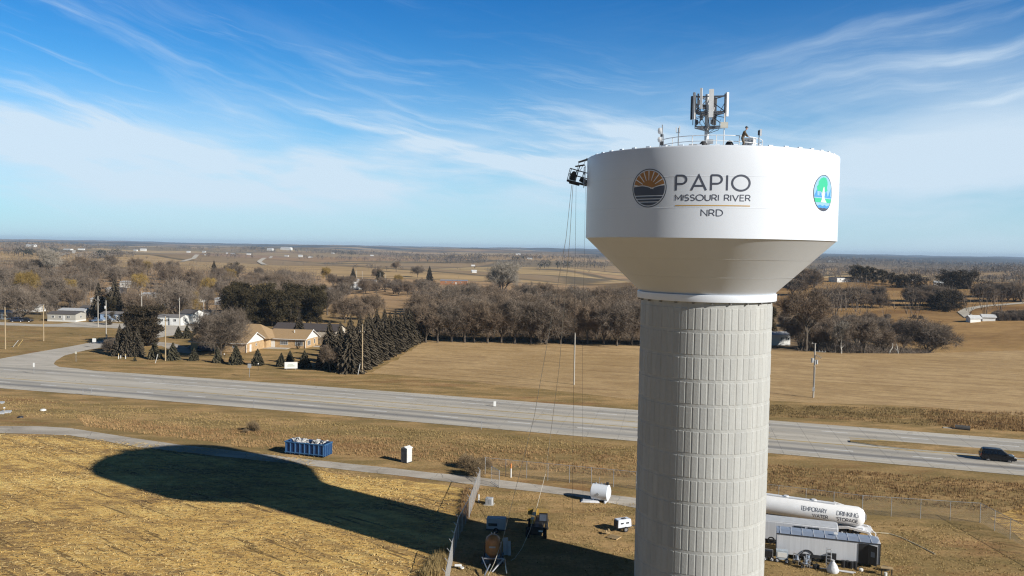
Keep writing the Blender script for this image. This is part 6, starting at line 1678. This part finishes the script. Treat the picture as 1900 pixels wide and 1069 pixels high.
for key, px, py, h, l in (('pale', 92, 520, 24, 'tall pale barked tree rising over the left woods'), ('wide', 42, 594, 15, 'dark spreading bare tree behind the black cars'), ('gold', 48, 560, 18, 'golden willow among the left park trees'), ('gold', 128, 560, 14, 'second golden willow right of the first'), ('g1', 140, 572, 12, 'bare tree with a forked trunk behind the grey mobile homes'),
        ('wide', 325, 592, 18, 'big spreading bare tree behind the white houses'), ('gold', 352, 590, 14, 'yellow leaning willow right of the big spreading tree'), ('wide', 410, 662, 15.5, 'large bare shade tree at the corner of the brick house'), ('pale', 932, 560, 30, 'pale ghostly tree rising above the middle wood'),
        ('gold', 738, 534, 13, 'golden tree right of the hilltop lane'), ('g2', 700, 520, 14, 'round topped bare tree behind the hilltop trailers'), ('gold', 605, 520, 14, 'faded golden tree at the back of the left woods'), ('g4', 665, 612, 13, 'grey bare tree between the shed and the spruce row'), ('g2', 640, 600, 13, 'bare tree behind the open sided shed'), ('g0', 690, 595, 13, 'bare tree at the back of the spruce row'),
        ('g4', 735, 505, 14, 'dark bare clump on the slope right of the gold tree'), ('g1', 775, 515, 14, 'bare tree clump above the barn'), ('g3', 420, 640, 10, 'bare tree just behind the brick house roof'), ('g0', 545, 606, 12, 'bare tree beside the dark shed roof')):
    pl_px(key, px, py, h, l, 'tree')
# spruce row beside the hay field
G2 = 'spruce row beside the hay field'
a_, c_ = at(652, 692, 0), at(783, 628, 0)
for k in range(14):
    p = a_.lerp(c_, k / 13)
    plant('s%d' % (k % 3), p.x, p.y, 12.2 + rt_.uniform(-.7, .9), 'dark spruce in the long row beside the mown field' if 0 < k < 13 else ('dark spruce at the near end of the long row' if k == 0 else 'dark spruce at the far end of the long row'), 'tree', G2 if 0 < k < 13 else None, wid=1.02)
for k in range(7):
    p = a_.lerp(c_, (k + .6) / 9) + Vector((-7.5, 1.5, 0))
    plant('s%d' % ((k + 1) % 3), p.x, p.y, rt_.uniform(10, 12.5), 'spruce in the second row behind the long row', 'tree', 'second spruce row')
pl_px('s1', 600, 684, 7.5, 'dark spruce left of the row casting shade on the lawn', 'tree'); pl_px('g4', 612, 689, 7.5, 'thin bare tree in front of the dark spruces', 'tree')
# pine grove
n = 0; tries = 0
while n < 30 and tries < 6000:
    tries += 1
    p = at(rt_.uniform(420, 598), rt_.uniform(588, 612), 0)
    if p.x > -.13 * p.y - 8 and p.y < 290: continue
    if not clear(p.x, p.y, 1) or not free(p.x, p.y, 5.6): continue
    plant('p%d' % (n % 3), p.x, p.y, rt_.uniform(11.5, 15), 'dense dark pine in the grove behind the brick house', 'tree', 'pine grove'); n += 1
for px, py, h, k in ((555, 630, 9.5, 's0'),):
    pl_px(k, px, py, h, 'dark spruce standing between the house and the shed', 'tree')
for key, px, py, h, l in (('cedar', 266, 640, 11.5, 'broad dark cedar towering over the side street corner'), ('s2', 222, 660, 8.8, 'dark conifer at the left foot of the broad cedar'), ('s0', 238, 661, 9.6, 'tall dark spruce in front of the broad cedar'), ('s1', 255, 661, 8.2, 'dark spruce at the right foot of the broad cedar'), ('shrub', 205, 652, 4, 'leafless thicket beside the side street'),
        ('s0', 183, 590, 14.5, 'left one of two tall spruces behind the park'), ('s2', 213, 592, 17, 'right one of two tall spruces behind the park'), ('p1', 205, 594, 9, 'round conifer between the two tall spruces'),
        ('s1', 397, 520, 15, 'small dark conifer on the skyline of the left woods'), ('s2', 416, 522, 12, 'slim dark conifer right of the skyline one'), ('p0', 436, 520, 13, 'round dark conifer right of the slim one'), ('s0', 655, 525, 14, 'lone spruce among the hilltop trailers'), ('p2', 705, 530, 12, 'dark round conifer at the hilltop lane'),
        ('s1', 797, 522, 15, 'small spruce left of the rust red barn'), ('juniper', 206, 603, 4.8, 'round clipped bush in front of the blue mobile home')):
    pl_px(key, px, py, h, l, 'tree' if 'bush' not in l and 'thicket' not in l else 'shrub')
# young spruces on the lawn
for k, (px, py, h, l) in enumerate(((287, 666, 4.9, 'young spruce left of the lawn pole'), (321, 668, 4.9, 'young spruce right of the lawn pole'), (360, 669, 3.6, 'small round spruce before the parked pickup'), (404, 673, 3.9, 'young spruce at the foot of the large bare shade tree'), (438, 676, 5.2, 'fullest young spruce before the left house wing'), (478, 678, 4.5, 'slim young spruce before the brick gable'),
        (522, 680, 3.7, 'small spruce left of the business board'), (538, 672, 3.3, 'small spruce behind the business board'), (565, 682, 4.6, 'young spruce right of the business board'), (250, 670, 1.4, 'tiny spruce seedling on the front lawn'),
        (331, 628, 4.2, 'left spruce of the three behind the house drive'), (347, 628, 4.6, 'middle spruce of the three behind the house drive'), (364, 627, 4.4, 'right spruce of the three behind the house drive'), (387, 622, 4.6, 'young spruce behind the parked cars'))):
    pl_px('y%d' % (k % 3), px, py, h, l, 'tree')
for px, py, h, l in ((486, 641, 1.6, 'round clipped bush in the corner of the brick house'), (553, 648, 1.7, 'dark bush at the right house corner'), (563, 645, 1.4, 'small bush beside the patio')):
    pl_px('juniper', px, py, h, l, 'shrub', wid=.9)
# right of the column
G3 = 'bare trees at the right field edge'
for key, px, py, h, w, l in (('tall', 1495, 652, 24, 1.1, 'tallest dark tree at the right field edge'), ('g1', 1486, 646, 14, 1, 'bare tree beside the white cabin'), ('wide', 1722, 661, 15, 1.25, 'big round bare tree standing alone at the right field edge'), ('g3', 1603, 658, 13, 1, 'bare tree with a forked stem left of the dead stumps'), ('pale', 1559, 655, 12, .8, 'pale dead trunk at the wood edge'),
        ('p2', 1430, 632, 12, .8, 'dark conifer just right of the column'), ('g2', 1640, 657, 10, .9, 'bare tree above the broken white trunks')):
    pl_px(key, px, py, h, l, 'tree', wid=w)
def stump(px, py, h, label, seed):
    rn = random.Random(seed); b = MB(); p = Vector((0, 0, 0)); d = Vector((0, 0, 1))
    for k in range(5): q = p + d * h / 5; b.bar(p, q, .26 - .03 * k, 6, .23 - .03 * k); p = q; d = (d + Vector((rn.uniform(-.35, .35), 0, 0))).normalized()
    b.bar((0, 0, h * .35), (rn.choice((-1, 1)) * h * .25, 0, h * .62), .13, 5, .06)
    tag(b.build('dead_trunk', mat('dead_wood', (.58, .54, .48), .8, var=.35), loc=at(px, py)), label, 'tree')
stump(1561, 656, 5.0, 'pale bare dead trunk left of the others', 1); stump(1650, 660, 4.2, 'pale forked dead trunk in the middle', 2); stump(1666, 661, 4.0, 'pale dead trunk at the right beside the forked one', 3)
n = 0
while n < 22:
    px, py = rt_.uniform(1455, 1690), rt_.uniform(612, 654)
    p = at(px, py)
    if not clear(p.x, p.y, 0) or not free(p.x, p.y, 6): 
        n += .02; continue
    plant(rt_.choice(['g0', 'g1', 'g2', 'g3', 'g4']), p.x, p.y, rt_.uniform(9, 13), 'bare tree in the thicket at the right field edge', 'tree', G3); n = int(n) + 1
def clump(items, label, group):
    for key, px, py, h in items:
        t_ = pl_px(key, px, py, h, label, 'tree', group, wid=1.15); t_.location.z -= h * .13
n = [( 'g%d' % (k % 5), 1520 + 14 * (k % 9) + rt_.uniform(-4, 4), 560 + 11 * (k // 9), rt_.uniform(9, 13)) for k in range(18)]
clump(n, 'bare tree on the rusty slope below the hilltop house', 'bare trees on the rusty slope')
clump([('g%d' % (k % 5), 1470 + 13 * (k % 4), 520 + 14 * (k // 4), rt_.uniform(12, 16)) for k in range(10)], 'bare tree on the slope just right of the tank cone', 'bare trees beside the tank cone')
clump([('g%d' % (k % 5), 1690 + 11 * (k % 8) + rt_.uniform(-4, 4), 560 + 8 * (k // 8), rt_.uniform(11, 14)) for k in range(16)] , 'bare tree in the clump below the dark cedars', 'bare clump on the rusty slope')
clump([('juniper', 1740 + 11 * k, 577 - abs(k - 1) * 3, 11) for k in range(4)], 'dark cedar at the right end of the bare clump', 'dark cedars by the bare clump')
clump([('p%d' % (k % 3), 1588 + 13 * k, 524 + max(0, k - 3) * 2, 15 - k) for k in range(7)], 'dark pine beside the white hilltop house', 'dark pines by the hilltop house')
clump([('juniper', 1668 + 10 * k, 534, 10) for k in range(5)], 'dark cedar in the low row right of the pines', 'low cedar row')
clump([('juniper', 1751 + 10 * k, 536, 13.5) for k in range(6)], 'dark cedar in the long dense hedge on the right', 'dense cedar hedge')
clump([('g%d' % (k % 5), 1822 + 12 * (k % 8), 560 - 8 * (k // 8), rt_.uniform(12, 15)) for k in range(14)], 'bare tree beside the curved road at the far right', 'bare trees by the curved road')
clump([('shrub', 1850 + 9 * (k % 9), 594 - 3 * (k // 9), rt_.uniform(4, 6)) for k in range(16)], 'leafless bush in the low belt under the curved road', 'bushes under the curved road')
clump([('shrub', 1555 + 23 * k + rt_.uniform(-8, 8), 592 + rt_.uniform(-6, 10), rt_.uniform(2, 4)) for k in range(8)], 'low bush scattered along the rusty valley', 'valley bushes')
# shrubs near the yard and ditches
for px, py, h, l in ((880, 884, 2.6, 'leafless shrub at the end of the back fence'), (866, 868, 2.2, 'leafless shrub left of the back fence'), (895, 872, 2.2, 'tangled shrub behind the fence corner'), (470, 800, 2.0, 'thin leafless sapling in the ditch above the dumpster'), (455, 803, .8, 'dark low bush left of the thin sapling')):
    pl_px('thicket', px, py, h, l, 'shrub')

# ---- growth nobody could count
def tufts(name, region, n, h0, h1, m, label, seed, blades=6, w=.026, spread=.35):
    rn = random.Random(seed); b = MB()
    for _ in range(n):
        p = region(rn)
        if p is None: continue
        z0 = hz(p.x, p.y); h = rn.uniform(h0, h1)
        for k in range(blades):
            a = rn.uniform(0, 2 * PI); q = Vector((p.x + math.cos(a) * spread * rn.random(), p.y + math.sin(a) * spread * rn.random(), z0))
            t = q + Vector((math.cos(a) * .25 * h, math.sin(a) * .25 * h, h * rn.uniform(.6, 1.1))); s = Vector((-math.sin(a), math.cos(a), 0)) * w * rn.uniform(.7, 1.6)
            b.add([q - s, q + s, t], [(0, 1, 2)])
    o = b.build(name, m, fix=False); tag(o, label, 'grass' if 'grass' in name else 'stubble', kind='stuff')
def quadreg(pts):
    P = [at(x, y, 0) for x, y in pts]
    def f(rn):
        u, v = rn.random(), rn.random()
        if noise_v(u * 9 + pts[0][0], v * 3) < rn.uniform(-.5, .35): u, v = rn.random(), rn.random()
        return (P[0].lerp(P[1], u)).lerp(P[3].lerp(P[2], u), v)
    return f
from mathutils import noise as mnoise
def noise_v(x, y): return mnoise.noise(Vector((x, y, 0)))
RUSTG = leafy('rusty_grass', (.28, .17, .083), (.41, .27, .13), sc=.12); DRYG = leafy('dry_grass_blades', (.30, .225, .10), (.45, .325, .15), sc=.12); OLG = leafy('dark_grass_blades', (.17, .125, .055), (.30, .21, .10), sc=.1)
tufts('tall_grass', quadreg([(430, 796), (1185, 842), (1185, 888), (430, 828)]), 3000, .18, .45, RUSTG, 'tall rusty grass along the ditch below the highway', 1)
tufts('tall_grass', quadreg([(140, 770), (440, 798), (440, 826), (160, 792)]), 1400, .15, .4, RUSTG, 'tall rusty grass in the ditch at the left', 2)
tufts('tall_grass', quadreg([(1425, 862), (2000, 905), (2000, 965), (1425, 912)]), 2800, .15, .45, RUSTG, 'tall rusty grass in the ditch right of the column', 3)
tufts('tall_grass', quadreg([(1690, 762), (2050, 770), (2050, 808), (1760, 795)]), 2400, .3, .8, RUSTG, 'tall rusty grass beyond the highway at the right', 4)
tufts('tall_grass', quadreg([(1425, 752), (1760, 760), (1760, 792), (1425, 772)]), 1800, .2, .5, OLG, 'dull grass on the far verge right of the column', 5)
tufts('dry_grass', quadreg([(0, 735), (1180, 828), (1180, 850), (0, 770)]), 4500, .10, .3, DRYG, 'short dry grass on the near verge', 6, 6, .03)
tufts('dry_grass', quadreg([(880, 905), (1180, 935), (1180, 1085), (830, 1085)]), 2200, .06, .18, DRYG, 'short worn grass inside the fenced yard', 7, 6, .03)
tufts('dry_grass', quadreg([(1425, 960), (1815, 975), (2000, 1120), (1425, 1100)]), 2400, .06, .18, DRYG, 'short worn grass round the trailers', 8, 6, .03)
tufts('tall_grass', quadreg([(862, 912), (888, 905), (868, 960), (850, 975)]), 500, .3, .9, RUSTG, 'weeds along the left yard fence', 9)
tufts('tall_grass', quadreg([(815, 1030), (836, 1015), (820, 1069), (780, 1075)]), 500, .3, 1.0, DRYG, 'pale weeds outside the fence at the bottom', 10)
STW = leafy('corn_straw', (.52, .35, .14), (.72, .53, .235), sc=.05)
def stub_region(rn):
    # rows .76 m apart, broken
    x, y = rn.uniform(-85, -7), rn.uniform(62, 133)
    yy = 133.5 if x < -70 else (132.5 - (x + 70) * .23 if x < -28 else 117 - (x + 28) * .47)
    if y > yy - 1: return None
    if x > -6.8: return None
    c, s = math.cos(R_(-52)), math.sin(R_(-52)); u = x * c + y * s; v = -x * s + y * c
    v = round(v / .76) * .76 + rn.gauss(0, .25)
    if noise_v(x * .07, y * .11) + .25 < rn.uniform(-.35, .25): return None
    return Vector((u * c - v * s, u * s + v * c, 0))
def straws(n, seed):
    rn = random.Random(seed); b = MB()
    for _ in range(n):
        p = stub_region(rn)
        if p is None: continue
        if rn.random() < .2:
            a = rn.uniform(0, 2 * PI); s = Vector((math.cos(a), math.sin(a), 0)) * .035; t = Vector((rn.uniform(-.05, .05), rn.uniform(-.05, .05), rn.uniform(.06, .18)))
            b.add([p - s, p + s, p + s * .8 + t, p - s * .8 + t], [(0, 1, 2, 3)])
        else:
            a = rn.gauss(.3, .7); d = Vector((math.cos(a), math.sin(a), rn.uniform(-.05, .16))) * rn.uniform(.2, .6); s = Vector((-math.sin(a), math.cos(a), rn.uniform(-.3, .3))) * rn.uniform(.03, .07)
            q = p + Vector((rn.gauss(0, .2), rn.gauss(0, .2), .07)); b.add([q - s, q + s, q + s + d, q - s + d], [(0, 1, 2, 3)])
    o = b.build('corn_stubble', STW, fix=False); tag(o, 'pale cut corn stalks and husks lying over the field', 'stubble', kind='stuff')
straws(40000, 5)

def under(name, regs, m, label, seed):
    rn = random.Random(seed); b = MB()
    for (x0, x1, y0, y1, n, h) in regs:
        for _ in range(n):
            y = rn.uniform(y0, y1); x = rn.uniform(x0, x1) * y
            z = hz(x, y); hh = h * rn.uniform(.5, 1.2)
            for k in range(14):
                d = Vector((rn.gauss(0, .5), rn.gauss(0, .5), 1)).normalized(); p = Vector((x + rn.gauss(0, .7), y + rn.gauss(0, .7), z)); q = p + d * hh * rn.uniform(.5, 1)
                strip(b, p, q, .035, rn)
                for j in range(3): e = (d + rvec(rn)).normalized(); a = p.lerp(q, rn.uniform(.4, 1)); strip(b, a, a + e * rn.uniform(.4, .9), .022, rn)
    tag(b.build(name, m, fix=False), label, 'undergrowth', kind='stuff')
under('undergrowth', [(-.095, .30, 282, 330, 900, 3.2)], TW['brown'], 'leafless brush under the trees of the wood', 11)
under('undergrowth', [(-.55, -.30, 330, 420, 500, 2.6), (-.27, -.12, 262, 300, 300, 3)], TW['grey'], 'leafless brush among the park trees', 12)
under('undergrowth', [(.345, .50, 266, 330, 600, 3)], TW['grey'], 'leafless brush in the thicket at the right field edge', 13)

def far_wood(name, items, m, label, h=(8, 14), seed=1, dens=1.0):
    """distant belts of woodland: many ragged little crowns standing on the hills, one object"""
    rn = random.Random(seed); b = MB()
    for (x0, y0, x1, y1, n) in items:
        for _ in range(int(n * dens)):
            u = rn.random(); px, py = x0 + (x1 - x0) * u + rn.gauss(0, 3), y0 + (y1 - y0) * u + rn.gauss(0, .9)
            p = at(px, py); d = math.hypot(p.x, p.y)
            if d > 15000: continue
            hh = rn.uniform(*h); R = hh * rn.uniform(.35, .65); k = 9 if d > 2500 else 26
            b.bar(p, p + Vector((0, 0, hh * .5)), hh * .03, 3, caps=False)
            cards(b, p + Vector((0, 0, hh * .62)), k, (R, R, hh * .38), hh * (.34 if d > 2500 else .22), rn, 1, .2)
    tag(b.build(name, m, fix=False), label, 'woods', kind='stuff')
FB, FD, FG = leafy('far_twigs', (.15, .125, .105), (.22, .185, .155), sc=.02), leafy('far_conifers', (.035, .038, .030), (.065, .062, .045), sc=.02), leafy('far_twigs_pale', (.24, .21, .17), (.30, .26, .20), sc=.02)
def bare_mass(name, regs, m, label, seed, k=70):
    rn = random.Random(seed); b = MB()
    for (a0, a1, y0, y1, n) in regs:
        for _ in range(n):
            y = rn.uniform(y0, y1); x = rn.uniform(a0, a1) * y
            if not clear(x, y, 3): continue
            z = hz(x, y); hh = rn.uniform(9, 15); R = hh * rn.uniform(.3, .45)
            for j in range(4):
                e = Vector((rn.gauss(0, .3), rn.gauss(0, .3), 1)).normalized(); strip(b, Vector((x, y, z)), Vector((x, y, z)) + e * hh * .75, .14, rn)
            for j in range(k):
                v = rvec(rn) * rn.random() ** .35; p = Vector((x + v.x * R, y + v.y * R, z + hh * .60 + v.z * hh * .36)); e = (rvec(rn) + Vector((v.x, v.y, .6))).normalized()
                strip(b, p, p + e * rn.uniform(.9, 2.2), .045, rn)
    tag(b.build(name, m, fix=False), label, 'woods', kind='stuff')
bare_mass('bare_woods', [(-.66, -.26, 345, 470, 380), (-.66, -.23, 470, 660, 430), (-.30, -.235, 560, 680, 60), (-.11, -.05, 430, 520, 60)], TW['grey'], 'bare woodland filling in behind the mobile home park', 21)
bare_mass('bare_woods', [(-.10, .24, 300, 470, 240)], TW['brown'], 'deeper bare woodland behind the mown field', 22, 60)
bare_mass('bare_woods', [(.35, .42, 300, 560, 90), (.38, .62, 420, 900, 150)], TW['grey'], 'bare brush and trees in the right hand valley', 23, 60)
far_wood('distant_woods', [(0, 455, 60, 456, 60), (20, 463, 110, 464, 26), (60, 455, 160, 457, 90), (130, 458, 235, 461, 70), (330, 462, 410, 463, 50), (430, 462, 500, 464, 60), (560, 467, 700, 472, 110), (700, 476, 900, 484, 130), (820, 476, 1000, 480, 70), (960, 480, 1110, 482, 70), (590, 466, 760, 474, 60), (760, 486, 900, 490, 50), (930, 494, 980, 495, 12), (1000, 495, 1130, 498, 30)], FB, 'bare woodland belts on the distant ridge', (9, 15), 1)
far_wood('distant_conifers', [(460, 462, 505, 464, 40), (95, 466, 110, 467, 8), (180, 480, 225, 474, 30), (540, 466, 560, 467, 8), (620, 470, 670, 474, 30), (1080, 478, 1110, 478, 16), (940, 484, 975, 485, 12), (1000, 497, 1060, 497, 10), (20, 474, 60, 476, 10)], FD, 'dark evergreen groves on the distant ridge', (9, 15), 2)
far_wood('woodland_strip', [(150, 479, 250, 476, 60), (140, 482, 190, 481, 20), (1500, 500, 1600, 503, 60), (1560, 492, 1700, 494, 70), (1660, 507, 1800, 512, 110), (1700, 500, 1900, 505, 90), (1800, 508, 1900, 500, 70), (1870, 512, 1950, 518, 50), (1500, 512, 1560, 512, 30)], FB, 'woodland strips across the middle hills', (8, 13), 3)
far_wood('tree_belts', [(0, 470, 130, 477, 60), (0, 460, 300, 462, 150), (300, 464, 760, 474, 170), (380, 476, 470, 479, 30), (700, 482, 1110, 490, 120), (560, 480, 760, 488, 50), (760, 478, 1100, 479, 120), (1560, 505, 1700, 510, 60), (1640, 498, 1900, 495, 90), (1820, 520, 1950, 524, 50)], FB, 'irregular tree belts crossing the rolling fields', (7, 12), 8)
far_wood('far_forest', [(1500, 482, 1900, 490, 420), (1520, 487, 1900, 496, 380), (1480, 480, 1620, 482, 80)], FB, 'forest covering the hills at the far right', (9, 14), 4)
far_wood('field_bushes', [(x + rt_.uniform(-9, 9), y + rt_.uniform(-3, 3), x + 6, y, 2) for x, y in ((170, 488), (315, 490), (276, 481), (365, 483), (420, 483), (560, 487), (640, 488), (690, 494), (740, 500), (880, 497), (900, 504), (845, 502), (925, 500), (1000, 505), (1090, 505), (1120, 502), (300, 486), (520, 490), (600, 492), (1760, 520), (1830, 525), (1860, 518))] + [(600, 490, 640, 491, 14), (660, 497, 720, 501, 16), (970, 492, 1060, 494, 14)], FB, 'scattered dark bushes on the distant fields', (3, 6), 5)

# ---- pale air over the far country
hm = bpy.data.materials.new('haze_air'); hm.use_nodes = True
for nd in list(hm.node_tree.nodes):
    if nd.type != 'OUTPUT_MATERIAL': hm.node_tree.nodes.remove(nd)
pv = hm.node_tree.nodes.new('ShaderNodeVolumePrincipled'); pv.inputs['Color'].default_value = (.56, .75, 1.0, 1); pv.inputs['Density'].default_value = HAZE; pv.inputs['Anisotropy'].default_value = 0
hm.node_tree.links.new(pv.outputs[0], hm.node_tree.nodes['Material Output'].inputs['Volume'])
ho = MB().box((0, 0, 20), (28000, 28000, 110)).build('haze', hm); tag(ho, kind='stuff'); ho['label'] = 'thin blue haze over the far country'; ho['category'] = 'haze'
